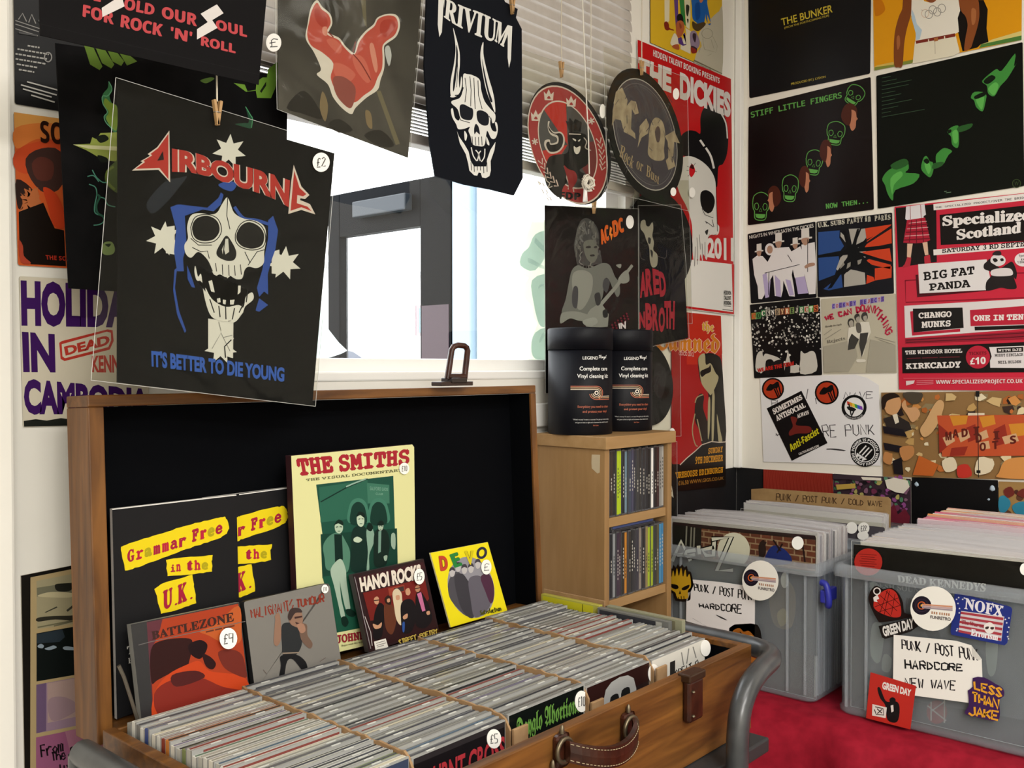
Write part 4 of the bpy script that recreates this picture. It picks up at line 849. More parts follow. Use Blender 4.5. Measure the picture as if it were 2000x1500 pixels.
# lower row, on the black dado
S = Sheet(RX, W2, '586 546 964 570 966 1100 586 1080', '8E2A20', .0016, 'C8C0B4', 4, .5)
for i in range(40): S.ln([(590+i*9.3, 552+i*.6), (600+i*9.3+(6 if i % 2 else 0), 690)], 2.5, '9C3A2C')
S.out('record_sleeve', 'plain brick red record sleeve on the dado behind the cardboard marker', 'record sleeve', GW)
S = Sheet(RX, W2, '966 570 1386 598 1390 1130 966 1100', '3A2A34', .0016, 'C8C0B4', 4, .5)
R = random.Random(9)
for i in range(170):
    x = 976+R.random()*400; y = 590+R.random()*330; w = R.uniform(6, 20); S.b([(x+w*math.cos(a)*R.uniform(.6, 1.1), y+w*math.sin(a)*R.uniform(.6, 1.2)) for a in (0, 1.25, 2.5, 3.8, 5)], ('8A4A86', '5A8A6A', '2A1E28', 'A8A060', '4A7A5A', '6A2E4A', '1E1A20', '7E5A70')[i % 8], 2)
S.fs('984 628 1090 622 1090 648 990 656', 'B89A4A').f('966 570 1110 580 1240 584 1240 600 1110 612 1060 600 970 598', '3A2E36').f('1250 604 1300 590 1372 606 1384 640 1350 676 1310 670 1262 648', 'DCD6C8').f('1120 586 1230 592 1230 606 1130 602', 'E0DACC').fs('1270 770 1300 730 1320 790 1360 760 1386 800 1380 850 1280 850', '6A2030')
S.out('record_sleeve', 'torn multicoloured comic art sleeve on the dado, white where ripped', 'record sleeve', GW)
S = Sheet(RX, W2, '1392 588 1858 606 1858 1130 1392 1130', '0A0A0C', .0016, '3A3A3A', 4, .5)
S.out('record_sleeve', 'plain black square sleeve on the dado with pale putty blobs', 'record sleeve', GW)
bt = COL.objects[-1] if False else bpy.data.objects[[o.name for o in bpy.data.objects if o.get('label') == 'plain black square sleeve on the dado with pale putty blobs'][0]]
for (x, y, w) in ((1418, 628, 12), (1828, 650, 14), (1808, 710, 6)):
    b = MB(); p = RX.hit(*S.px((x, y))); k = w/W2[2]/F*2.2; R = random.Random(x)
    bm = bmesh.new(); bmesh.ops.create_icosphere(bm, subdivisions=2, radius=k)
    for v in bm.verts: v.co *= R.uniform(.8, 1.25); v.co.x *= .35
    b.bm(bm, mat('A9BCCB', .6), Matrix.Translation(p), True); b.build('putty', bt, label='pale blue putty blob')
S = Sheet(RX, W2, '1862 612 2500 632 2500 1150 1862 1140', '9A7A4A', .0016, 'C8C0B4', 4, .5)
R = random.Random(21)
for i in range(60):
    x = 1880+R.random()*600; y = 640+R.random()*300; w = R.uniform(14, 40); S.b([(x+w*math.cos(a)*R.uniform(.6, 1.1), y+w*math.sin(a)*R.uniform(.6, 1.2)) for a in (0, 1.25, 2.5, 3.8, 5)], ('5A3A2A', '2E7A9A', '7A2E2A', '3A8A9A', 'A8704A', '4A2A22')[i % 6], 2)
S.bs('1866 700 1900 690 1930 730 1900 778 1866 770;1940 740 2000 720 2040 760 2000 800 1950 780', '2F7F9C').bs('1890 660 1930 640 1950 680 1910 700;1960 680 2000 650 2010 700', '6A2A24')
S.out('record_sleeve', 'tan sleeve with painted blue and brown shapes at the end of the dado', 'record sleeve', GW)
# ------------------------------------------------------------------ the window side: wall sleeves, posters, hanging patches
A1 = (220, 140, 2.2733); A2 = (100, 60, 2.5); A3 = (1000, 380, 5); A4 = (1230, 200, 3.409); A5 = (1240, 600, 3.75); A6 = (20, 1100, 3.75); A7 = (800, 0, 3.752); A8 = (540, 860, 3.4897)
G2 = (620, 240, 3.126); G4 = (1180, 0, 6.25)
FAB = 'black cloth patches hung across the window'
def hang(name, label, plane, view, outline, group=None):
    P = [plane.hit(view[0]+p[0]/view[2], view[1]+p[1]/view[2]) for p in pts(outline)]
    z = min(p.z for p in P); x = sum(p.x for p in P)/len(P)
    return root(name, (x, plane.p.y, z), label, 'patch', group)
def peg(view, x, y, yp, label, xt=None, lean=0):
    """string down from the ceiling with a small wooden peg on its end"""
    pl = PY(yp-.0075); p = pl.hit(view[0]+x/view[2], view[1]+y/view[2])
    r = root('peg_string', tuple(p), label, 'string')
    b = MB(); R = random.Random(int(x)); path = [(p.x+lean*(1-i/8)*0+R.uniform(-.0006, .0006), p.y+.0, p.z+.012+(2.498-p.z-.012)*(i/8)) for i in range(9)]
    b.tube(path, .0011, mat('CFC6B4', .8), 6); b.build('cord', r)
    for s in (-1, 1):
        b = MB(); m = Matrix.Translation(p) @ Matrix.Rotation(s*.16, 4, 'Y'); b.box((s*.0022-.0018, -.003, -.016), (s*.0022+.0018, .003, .014), mat('B48E5E', .6), .0006, m); b.build('peg_half', r)
    b = MB(); b.tube([p+Vector((.0045*math.cos(a), .0035*math.sin(a), -.001)) for a in [k*math.tau/10 for k in range(11)]], .0007, mat('9A9A98', .3, .9), 5, False); b.build('spring', r)
    return r
def star(S, x, y, r, c, rot=0, n=7, k=.5, sx=1):
    S.f([(x+sx*(r if i % 2 == 0 else r*k)*math.sin(math.radians(rot)+i*math.pi/n), y-(r if i % 2 == 0 else r*k)*math.cos(math.radians(rot)+i*math.pi/n)) for i in range(2*n)], c)
WS = 'sleeves on the wall beside the window'
# wall sleeves left of the window
S = Sheet(WALLY, V0, '25 -90 300 -24 301 248 29 203', '19191A', .0018, 'B8B2A6', 5, .35)
S.lns('36 38 44 26 52 42;56 44 62 28 70 46', 2, '8A8884').lns('30 40 78 56;30 47 76 62;30 56 74 70', 1.6, '8E8C88')
for i, (x0, x1) in enumerate(((54, 78), (34, 95), (30, 92), (30, 88), (32, 72), (36, 66))):
    x = x0; y = 80+i*10
    while x < x1: w_ = random.uniform(3, 9); S.ln([(x, y+.17*x), (min(x+w_, x1), y+.17*(x+w_))], 3, 'A4A29C'); x += w_+1.6
S.lns('52 160 118 178;40 166 110 186;44 174 100 190;60 186 106 200', 2.6, 'B8B6B0').ring(93, 112, 7, 9, 2.4, '8A8884').lns('74 40 110 62;76 60 112 72;36 64 72 70', 3.5, '4A4A4A')
S.out('single_sleeve', 'dark sleeve of small white print, topmost beside the white pier', 'record sleeve', WS)
S = Sheet(WALLY, V0, '27 219 300 258 302 534 35 518', 'C85A2A', .0018, 'C8BEB0', 5, .35)
S.f('27 219 120 232 118 262 60 262 30 280', 'D89A50').b('30 250 90 240 122 250 120 270 70 272 32 290', 'D47A3A').bs('28 300 60 280 122 276 122 330 60 340 30 330', 'C44A26').bs('50 310 80 290 118 296 122 360 90 378 60 350', '3E2A26').bs('62 320 80 306 104 318 100 350 72 350', '5A3028').bs('32 350 60 366 70 390 40 410 32 390', '2E1E1A;'[:-1])
R = random.Random(3)
for i in range(26): S.b([(36+R.random()*36+a, 366+R.random()*56+b_) for a, b_ in ((0, 0), (7, -2), (9, 5), (2, 7))], 'B86A3E', 2)
S.b('84 366 110 380 126 420 124 446 104 440 92 400', 'C04020').f('36 414 84 396 94 420 106 446 124 450 128 520 60 516 38 500', '17100C').bs('36 470 44 480 46 500 60 514 40 512', 'A8402A').t('SOD', '77 235 150 244 151 285 79 279', '2A1610', 'sans', .01).t('THE SOLDIERS', '88 498 170 504 170 512 89 507', 'A83020', 'sans', .01)
S.out('single_sleeve', 'orange sleeve with dark smoke cloud, middle of the three beside the pier', 'record sleeve', WS)
S = Sheet(WALLY, V2, '108 398 830 440 830 1222 130 1240', 'CFC7B4', .0018, 'D8D2C4', 12, .35)
P_ = '3A1658'
S.t('HOLIDAY', '115 418 826 456 826 692 120 678', P_, 'gill', .055).t('IN', '122 708 305 722 310 936 130 934', P_, 'gill', .05).t('CAMBODIA', '130 968 836 1028 836 1170 136 1172', P_, 'gill', .055)
S.f('330 770 345 760 600 695 628 700 634 760 612 808 360 872 338 860', 'B83A2E').f('344 778 596 708 618 714 620 756 604 794 362 856 348 846', 'CFC7B4').t('DEAD', '356 792 610 724 612 780 366 842', 'B83A2E', 'gill', .05).t('KENNEDYS', '512 842 800 830 804 940 514 936', 'B83A2E', 'gill', .04)
S.f('132 1206 200 1196 260 1204 340 1190 420 1200 830 1190 830 1222 134 1238', '1E201C')
S.out('single_sleeve', 'cream sleeve with bold purple lettering, lowest of the three beside the pier', 'record sleeve', WS)
S = Sheet(WALLY, A6, '80 92 1000 -92 1060 1700 112 1840', '16130F', .0018, 'B8B0A0', 0, .4)
S.f('148 104 1000 -66 1040 1660 146 1800', 'A8946C')
S.f('192 130 900 -10 905 376 194 484', '9A9274').f('194 180 520 130 522 210 196 246', '6E6C58').b('328 158 380 148 462 150 446 196 400 208 340 200', '22221C').fs('250 360 340 316 346 324 262 362;410 344 500 270 510 284 420 356', '3A382E').b('200 400 320 386 470 380 520 340 522 420 330 412 204 428', '2E2C24').lns('200 470 460 420;320 460 520 410', 10, '6A664E').b('196 240 300 210 460 220 440 250 300 250', 'B4AA88')
S.f('192 514 900 386 905 742 192 866', '0F1413').f('192 520 380 484 400 540 360 576 194 588', '28323A').bs('200 604 224 590 246 604 236 622 206 618;286 612 318 602 340 616 310 630 280 636 250 626;386 616 420 608 500 626 490 636 400 634', '8A98A4')
S.f('190 890 900 760 904 1110 190 1246', '8E7688').f('190 890 262 876 262 1228 190 1246', '65506E').f('270 880 900 764 900 1060 540 1110 272 1170', 'A48C86').b('280 1000 400 980 500 1050 420 1120 300 1150', '927A82')
S.f('188 1276 900 1130 904 1560 188 1720', '8E5474').f('400 1230 900 1130 900 1500 480 1560', '9E6A80')
S.hand('From', '220 1330 380 1296 384 1376 232 1418', '160E14', 10, .4, 1, 4).hand('The Cradle', '300 1390 640 1300 644 1390 306 1450', '160E14', 9, .4, 1, 6).hand('to live', '250 1500 470 1440 474 1500 256 1560', '160E14', 9, .4, 1, 7)
S.out('record_sleeve', 'large sleeve with four stacked pictures and handwriting behind the lid edge', 'record sleeve', WS)
# yellow painted sleeve, two gig posters on the wall beyond the window
WP = 'posters on the wall between window and corner'
S = Sheet(WALLY, G4, '562 -1300 1444 -1300 1436 905 566 520', 'D2AC28', .0018, '4A4030', 6, .35)
S.b('1100 760 1130 640 1190 560 1150 440 1200 340 1330 200 1400 140 1446 130 1438 908 1300 850 1110 765', 'B4AF9C').f('1090 745 1440 905 1440 895 1100 728', '6A6450')
S.f('735 -60 800 -60 795 250 768 290 738 270', 'D8D0B0').b('732 280 765 262 790 300 796 340 848 362 846 374 800 364 770 372 740 350', '7A2618')
S.f('850 -40 900 -40 906 300 875 350', '5A3A7A').f('916 -40 972 -40 996 320 940 260', '2E7A3A').f('975 -40 1050 -40 1052 200 1040 360 1000 330', 'D0CCAC').bs('1000 60 1040 80 1020 200 1000 160;1010 230 1030 240 1020 290', '2A2A1E')
S.b('1075 -40 1240 -40 1260 60 1300 280 1270 298 1240 220 1240 170 1216 290 1180 340 1130 280 1080 230 1072 100', '1E5AA4').b('1110 60 1160 40 1170 200 1120 240', '17468A').b('1160 -10 1210 -10 1190 30 1170 30', 'B06A4A').f('1256 180 1300 280 1262 296', 'C8A030')
S.b('886 200 920 166 956 196 966 270 930 262 892 250', '1A1614').b('880 280 930 250 970 280 976 350 950 430 900 460 876 390', 'A85A34').b('912 280 936 300 944 340 924 346', '8A4426').b('806 520 850 410 888 440 910 530 880 570 830 560', 'D4CCB4').b('828 560 900 540 914 606 850 592', 'A05030').f('930 520 1000 420 990 340 1056 380 1052 660 930 600', 'D4CCB4').f('896 470 940 450 968 540 996 540 990 430 960 420 984 400 1000 550 960 560 906 530', '523478').b('1050 400 1110 380 1166 520 1130 600 1070 600 1046 500', '8A7A90').bs('1080 410 1120 420 1110 520 1080 470;1060 560 1130 590 1120 640 1070 640', '3A2A34').b('1056 580 1110 600 1130 640 1070 650', '8A2A20').b('1076 260 1130 290 1210 270 1236 300 1180 360 1130 380 1080 340', '4A3A20')
S.ring(1255, 410, 66, 60, 5, '8E8A78').lns('1200 470 1220 600 1360 640 1380 560 1320 440;1180 520 1160 640;1260 680 1310 660;1300 480 1340 600', 4, '97927F')
S.out('record_sleeve', 'yellow record sleeve painted with seated figures, above the red skull poster', 'record sleeve', WP)
DP = PY(1.2145)
S = Sheet(DP, A4, '52 -418 674 -156 698 1416 76 1336', 'DAD8D2', .0006, None, 0, .3)
RD = 'B8181C'
S.f('52 -418 674 -156 690 1078 70 1010', RD)
S.b('470 110 486 50 520 18 560 14 610 50 644 130 656 230 648 340 620 410 590 432 582 560 560 530 540 480 480 400 420 366 360 356 330 350 340 230 390 188 440 192 470 206', '131112').lns('606 70 640 140 650 240', 9, 'D8D4CE', True).lns('468 250 496 292;506 302 540 360 560 440', 14, 'D8D4CE', True)
S.b('300 470 340 376 400 358 470 386 530 440 566 510 574 600 580 700 582 800 596 830 586 880 540 882 520 910 520 1000 510 1050 490 1010 484 1060 470 1010 462 1080 450 1040 432 1100 424 1050 416 960 414 820 380 700 330 600', 'CFCDC6')
S.b('474 600 510 584 550 610 566 660 550 720 520 740 486 712 470 660', '100E0F').f('486 720 520 740 556 726 560 766 510 760 480 740', 'C8C6BE').lns('480 706 500 748 556 770;574 560 578 700 584 860;500 790 520 802 556 830;548 780 560 830', 4, '1A1A1A').f('504 798 530 804 508 806', '1A1A1A').bs('500 860 522 846 514 884', '1A1A1A')
S.lns('446 900 452 1000 448 1080;462 880 470 980;480 940 486 1040;500 930 500 1030;436 960 430 1090;530 880 520 900 580 876', 3, '4A4846').b('398 430 414 410 428 430 434 462 410 498 394 470', 'C01A22').lns('412 440 380 424;420 430 436 404;428 456 446 462;400 480 384 492;412 420 408 404;394 456 376 452', 3, '2A1A1A').b('400 430 414 412 426 430 424 446', '3A0E10')
S.t('2011', '512 902 690 900 690 1062 516 1032', 'D6D2CC', 'gill', .045)
S.lns('686 1078 690 1404 78 1326', 16, RD)
for i, w in enumerate(('HIDDEN', 'TALENT', 'BOOKING')): S.t(w, [(626, 1252+i*34), (672, 1256+i*34), (674, 1282+i*34), (624, 1280+i*34)], '2A2826', 'sans', .02)
S.lns('616 1378 684 1386;624 1354 672 1358', 4, '3A3836')
S.view = V4
S.t('HIDDEN TALENT BOOKING PRESENTS', '985 346 1448 545 1446 584 983 392', 'D6D0CC', 'sans', .01)
S.t('THE', '880 396 1112 480 1110 650 878 565', 'D6D0CC', 'gill', .06).t('DICKIES', '1170 500 1524 650 1524 826 1170 690', 'D6D0CC', 'gill', .06)
S.out('poster', 'red gig poster of a skull in a black hat, numbered 2011', 'poster', WP)
S = Sheet(PY(1.2150), A5, '270 26 630 64 665 1310 270 1352', '9E1A1A', .0006, None, 12, .3)
S.f('380 40 630 64 640 340 560 420 380 420', 'B42A1A').b('470 360 540 336 600 350 634 400 650 600 664 980 560 990 500 1010 480 900 530 830 540 660 510 580 480 540 462 420', '1C1814').b('466 370 510 340 520 420 556 412 590 480 612 510 600 560 560 640 540 630 500 580 484 540 474 470', 'A69C78').b('480 470 540 440 552 420 556 470 520 490 490 510', '1A1410').bs('536 690 552 680 548 900 534 960;566 640 584 650 576 960 562 980;600 780 624 900 640 980 612 980', 'A69C78').b('440 720 462 650 490 632 506 660 500 740 530 850 520 980 490 1000 470 900 440 830', '2A1E18').lns('440 700 456 660 500 640;440 780 420 900 440 1000 460 1020;456 820 490 980', 8, '9A8C68', True)
S.f('270 1150 340 1150 380 1110 440 1050 490 1005 560 985 665 988 665 1310 270 1352', '1A120E').lns('330 1155 380 1105 440 1055 490 1008 560 984 620 990 666 986', 7, 'C8B8A8')
for tx, q in (('SUNDAY', '538 1032 644 1018 642 1062 536 1076'), ('9TH DECEMBER', '444 1094 646 1076 644 1128 442 1150'), ('PICTUREHOUSE EDINBURGH', '222 1216 646 1168 644 1212 224 1266')): S.t(tx, q, 'C88A1E', 'slab', .03)
S.t('£16.50 WWW.GIGS.CO.UK', '316 1272 650 1240 650 1262 318 1306', '9A6A2A', 'gill', .02)
S.t('COCO 2012', '320 323 430 330 430 362 320 352', 'D0A8A0', 'gill', .02)
for off, c in ((5, 'D8B0A8'), (0, None)):
    pass
S.t('the', '488 94 580 108 582 204 490 192', 'E0C0B0', 'black', .05).t('the', '490 98 576 112 578 200 492 190', 'C89A28', 'black', .02).t('Damned', '130 178 628 186 622 346 130 318', 'D8A898', 'black', .06).t('Damned', '134 184 622 192 616 340 134 312', 'C4761E', 'black', .02)
S.out('poster', 'narrow red poster of a performer in dark glasses, below the skull poster', 'poster', WP)
# decals on the glass
def decal_mat(h):
    m = bpy.data.materials.new('vinyl_decal_'+h); m.use_nodes = True; n, l = nodes(m); b = n['Principled BSDF']; b.inputs['Base Color'].default_value = lin(h)
    t_ = n.new('ShaderNodeBsdfTranslucent'); t_.inputs[0].default_value = lin(h); mx = n.new('ShaderNodeMixShader'); mx.inputs[0].default_value = .75
    l.new(b.outputs[0], mx.inputs[1]); l.new(t_.outputs[0], mx.inputs[2]); l.new(mx.outputs[0], n['Material Output'].inputs[0]); return m
GL = PY(YW+.0496)
S = Sheet(GL, G2, '1284 600 1420 590 1440 1480 1268 1470 1276 1360 1288 1280 1320 1226 1292 1190 1290 1130 1252 1096 1228 1060 1230 1000 1264 950 1220 940 1152 930 1170 880 1200 820', decal_mat('F6F3E6'), .0003)
S.f('1310 606 1420 600 1440 1470 1290 1466 1300 1350 1320 1280 1345 1226 1316 1180 1312 1120 1274 1080 1252 1040 1256 1000 1292 946 1216 908 1196 896 1230 820', decal_mat('E6F3F2')).bs('1330 680 1420 660 1420 760 1330 900 1240 870 1250 800 1290 760;1310 960 1420 940 1420 1200 1360 1240 1320 1100;1330 1280 1420 1260 1430 1440 1330 1440 1305 1370', decal_mat('C4D6D6')).fs('1330 700 1410 780 1410 820 1322 730;1286 820 1410 890 1410 910 1282 850', decal_mat('F2FAFA')).lns('1350 1010 1370 990 1420 1000;1355 1340 1380 1290 1420 1270', 12, decal_mat('F2FAFA'), True)
S.out('window_decal', 'pale mint and cream lettering decal on the window glass', 'decal')
S = Sheet(GL, G2, '-60 1040 10 1120 32 1190 72 1266 130 1340 182 1390 150 1408 80 1432 -80 1450', decal_mat('E8F2F2'), .0003)
S.out('window_decal', 'pale mint curved decal on the window glass above the car', 'decal')
# cloth patch with green flames
PG = PY(1.13)
o_ = '20 60 1155 225 1140 1325 85 1258'
r = hang('back_patch', 'black cloth patch with green flames and jagged green lettering, half hidden', PG, A2, o_, FAB)
S = Sheet(PG, A2, o_, noisy('black_cotton', '0B0B0C', '131213', 30, .9, bump=.1, spec=.1), .0015, None, 0, .7)
gy, gg = '8E9A38', '3E7A4E'
S.fs('160 70 205 80 250 175 236 192 190 165 176 120;218 86 262 92 308 165 294 184 248 158;276 98 320 104 356 150 342 172 300 150;334 110 380 118 420 150 370 170', '5E7A2C')
S.view = V1
S.fs('1690 600 1770 612 1790 660 1850 650 1856 590 1900 560 1930 560 1940 500 2000 450 2060 470 2010 560 1990 640 1960 710 1860 708 1850 655 1780 664', '6E9A34').f('1880 660 1925 590 1925 620 1890 672', '16200E').b('1450 580 1520 560 1550 570 1500 600 1470 598', '4E6A2A')
S.b('1776 775 1800 820 1826 850 1820 920 1780 930 1700 900 1760 890 1800 880', '1E4A34').lns('1776 772 1810 830 1826 860 1818 925', 6, '4E9A6A', True)
S.view = A2
S.b('280 250 298 290 284 320 300 360 322 372 320 490 296 486 270 440 262 420 272 396 250 350 252 310 276 280', gg).b('288 350 322 376 320 480 298 476 268 430 280 396 256 360 264 330', '7E9A3A').lns('280 248 296 284 276 318 250 320 252 356 274 396 258 420 270 452 300 480', 4, '6EB08A', True)
S.f('106 556 190 552 200 520 220 530 240 500 320 496 320 640 250 630 200 600 168 582', '8E9A48').f('106 556 200 560 320 566 320 586 180 576', 'C8C89A').b('220 520 260 508 280 530 240 548', '12180E').b('226 608 270 620 276 640 240 640', '12180E').b('300 650 330 640 330 780 300 780 264 740 266 690', '4A5A2A').lns('304 664 272 690 276 740 310 776', 12, '6A7A34', True)
S.lns('200 680 210 700 224 720 250 740 276 740;176 712 206 708 232 738;184 750 214 764 222 800 212 850 214 890 250 906 256 930 236 946 206 950;230 812 260 820 276 850 312 860', 5, '4E8A76', True).lns('222 800 236 812 220 850 226 890 262 910', 10, '25503E', True)
S.b('250 1050 262 1032 290 1030 304 1044 310 1070 300 1090 270 1096 248 1084', '7E9458').b('262 1044 290 1040 280 1056', '1E2A14')
S.out('patch', parent=r)
# "rock 'n' roll" patch
PWS = PY(1.0)
o_ = '283 -60 292 255 1872 612 1930 -30 1925 -80'
r = hang('back_patch', "black cloth patch reading FOR ROCK 'N' ROLL in red over white bolts", PWS, V1, o_, FAB)
S = Sheet(PWS, V1, o_, mat('161516', .85, 0, .08), .0015, None, 0, .7)
S.lns('292 172 900 318 1878 540', 5, '121112'); RR = 'B44448'
for tx, q in (('FOR', '602 30 826 86 822 180 596 120'), ('ROCK', '878 104 1180 176 1172 266 870 196'), ("'N'", '1236 192 1392 232 1386 312 1230 270'), ('ROLL', '1456 258 1706 320 1704 388 1452 330'), ('OLD', '905 -22 1120 34 1114 114 893 68'), ('OUR', '1172 44 1428 102 1424 194 1168 128'), ('OUL', '1560 138 1786 192 1786 272 1562 214'), ('WE', '560 -110 730 -70 728 16 556 -20')): S.t(tx, q, RR, 'sans', .03)
S.fs('1450 100 1568 32 1616 96 1534 146 1572 202 1424 286 1424 212 1502 160;735 58 840 -10 884 -10 900 46 740 124', 'D4CECA')
S.out('patch', parent=r)
# skull patch in a pouch, nearest
PA = PY(1.03)
o_ = '25 84 985 362 886 1482 20 1380'
r = hang('back_patch', 'black patch of a screaming skull with blue flying helmet, in clear pouch', PA, A1, '14 26 995 330 900 1486 -96 1370', FAB)
S = Sheet(PA, A1, o_, mat('08080A', .8, 0, .06), .0015, None, 0, .7)
Wt, Bl, Rd = 'D2D2CE', '2A4A9C', 'A8302A'
for (x, y, rr, ro) in ((518, 352, 76, 4), (226, 742, 78, 6), (762, 850, 76, 6), (480, 1226, 74, 2)): star(S, x, y, rr, Wt, ro)
S.fs('232 690 275 684 275 812 236 806;706 800 740 790 742 900 706 896;424 1096 536 1112 534 1272 424 1240', Wt)
S.b('164 560 230 490 300 470 330 466 290 520 240 580 180 630 150 600', '1C212C')
S.fs('256 602 286 590 300 590 420 604 470 560 480 536 492 546 480 590 448 620 400 612 320 640 328 770 312 830 316 886 286 886 272 800 282 700', Bl).b('470 500 520 486 550 500 530 530 490 520', Bl).fs('286 870 276 960 294 1060 326 1150 320 1160 286 1080 268 970 274 880;330 860 346 900 366 960 350 956 332 920;690 660 712 640 734 704 722 790 704 840 688 900 690 990 672 976 650 1000 640 960 664 880 680 790 690 740;634 1060 650 1006 690 1036 650 1066', Bl).lns('540 600 580 650 640 660 700 680', 14, Bl, True)
S.b('508 558 524 592 540 628 580 652 640 664 676 694 680 750 672 800 670 850 640 872 604 866 586 880 574 918 546 920 520 906 500 912 476 900 456 906 444 884 420 834 380 800 348 826 324 808 318 770 334 740 330 690 346 640 384 628 440 634 466 622 484 590', Wt)
S.b('352 690 372 652 420 640 462 662 474 706 448 744 400 752 364 736', '0D0C0E').b('550 720 570 684 606 668 650 688 672 726 662 770 620 786 576 776 552 750', '0D0C0E')
S.lns('346 690 366 646 420 634 468 656 482 710 452 752 396 760 356 738 346 690;544 722 566 678 606 660 656 682 678 728 668 776 620 792 570 780 546 754 544 722', 4, '1A1A1C', True)
S.b('504 728 528 756 548 800 540 834 508 840 470 824 460 800 480 760', '141315').fs('500 742 512 742 516 800 500 812 494 790;484 790 492 770 488 812', 'C8C8C4')
S.lns('420 840 440 880;456 850 462 900;486 856 488 902;514 858 516 906;540 860 544 916;566 856 572 912;600 860 640 800 676 790;352 780 392 800 420 796 428 830;346 740 380 770 440 770;510 560 506 640 520 700;586 800 610 850', 3.5, '222224')
S.fs('440 886 452 908 462 908 468 888;500 904 508 918 520 908;532 908 548 922 572 920 578 900', Wt)
S.b('366 862 378 910 392 900 404 990 430 1076 468 1104 522 1108 556 1078 582 1040 590 1000 618 980 624 1010 590 1040 580 1060 550 1106 516 1112 500 1060 470 1030 430 1000 410 960 390 930 372 926 362 890', Wt).b('410 960 440 1010 500 1044 560 1036 580 1064 548 1098 516 1106 466 1100 432 1070', Wt)
S.lns('430 930 446 980;558 950 556 990;600 960 592 1024;430 1010 450 1070;500 1044 502 1100;540 1050 530 1100;470 1040 476 1090;580 1030 560 1070', 5, '18181A').fs('424 930 440 926 452 980 436 976;556 950 568 950 566 980 554 990;462 1008 476 1004 478 1024 464 1026;488 1012 502 1014 500 1034 488 1030;520 1014 540 1012 536 1034 520 1034', Wt)
S.lns('470 1110 480 1150;440 1230 480 1160 520 1240;490 1180 530 1170', 3, '8A8A88').lns('500 1270 496 1220 526 1190', 5, '18181A')
S.t("IT'S BETTER TO DIE YOUNG", '170 1236 762 1312 760 1378 172 1310', '2E57B0', 'gill', .045)
def out_t(tx, top, bot, st='gill'):
    S.tc(tx, top, bot, 'D0C4BE', st, .085); S.tc(tx, top, bot, Rd, st, .05)
out_t('IRBOURN', '262 340 360 358 440 384 540 408 620 428 720 458 786 482', '262 446 360 452 440 474 520 502 600 526 700 560 780 604')
S.f('250 262 254 492 202 436 84 440 132 402 122 398 164 374 154 366 196 336', 'D0C4BE').f('246 276 246 478 206 428 100 432 142 402 134 396 174 372 166 366 200 340', Rd).f('196 396 222 352 226 392', '1A1012').f('802 414 836 510 872 548 852 566 832 562 830 570 874 588 898 634 836 614 778 632 790 496', 'D0C4BE').f('804 440 828 516 858 544 844 554 818 548 816 584 864 600 882 620 836 602 788 618 798 504', Rd)
S.out('patch', parent=r)
pouch(r, PA, A1, '14 26 995 330 900 1486 -96 1370', .004)
price(r, PA, A1, 926, 402, 38, '£2', 43, .0046)
peg(A1, 465, 178, 1.03, 'string with wooden peg holding the screaming skull patch')
# hand patch
PH = PY(1.09)
o_ = '160 -60 1200 -60 1100 1140 162 790'
r = hang('back_patch', 'grey patch of a red clawing hand in a creased clear pouch', PH, V3, '136 -80 1218 -80 1108 1156 152 790', FAB)
S = Sheet(PH, V3, o_, noisy('grey_cloth', '34322F', '575450', 5, .8, bump=.2, spec=.2, dist=1.2), .0015, None, 0, .6)
sa, li, wh = 'B84E42', 'D08A7A', 'D8D2CC'
S.b('395 60 440 0 480 50 536 100 552 168 528 226 540 246 604 276 646 332 700 380 716 376 736 296 790 226 850 176 880 126 956 100 1020 112 1042 180 1016 262 950 312 926 340 930 420 926 500 900 580 880 650 800 706 720 780 690 826 620 780 556 700 520 610 440 540 470 500 420 380 360 280 372 180', wh)
S.b('404 76 440 20 474 66 524 106 540 166 512 226 524 256 596 288 636 340 690 392 720 384 748 304 800 236 856 190 886 136 952 112 1008 124 1028 180 1004 252 940 300 914 340 916 420 910 500 880 560 846 640 780 690 716 740 640 720 580 660 540 560 560 460 480 380 400 330 370 250 384 160', sa)
S.bs('420 80 450 60 500 110 520 170 490 200 440 160;900 170 940 140 1000 150 1006 200 950 270 900 240', 'A83A2E').bs('510 290 560 280 620 340 600 390 540 340;700 400 780 420 830 560 800 600 720 500;560 460 640 470 720 540 660 600 580 560', 'C46658').bs('480 200 512 196 514 256 486 250;588 612 616 608 668 676 648 692 606 660;820 340 850 320 880 480 860 520', li).lns('520 230 560 270;700 390 760 460 830 580;720 300 700 380', 8, '7A2A24', True).bs('930 360 960 330 980 400 960 480', 'B8BCC0').b('560 560 640 560 720 640 690 780 620 740 570 660', '8A4A44')
S.fs('870 660 900 655 1040 1040 1010 1050;750 -60 790 -60 800 200 780 170', '6A6450').bs('220 780 320 660 400 700 480 860 330 820;520 900 600 860 700 940 600 960;780 980 900 940 1000 1050 900 1060', '24211F').bs('480 660 520 760 500 880 460 780;790 800 830 820 840 930 800 900', '7A6A50')
S.out('patch', parent=r)
pouch(r, PH, V3, '136 -80 1218 -80 1108 1156 152 790', .004)
price(r, PH, V3, 128, 308, 55, '£', 66, .0062)
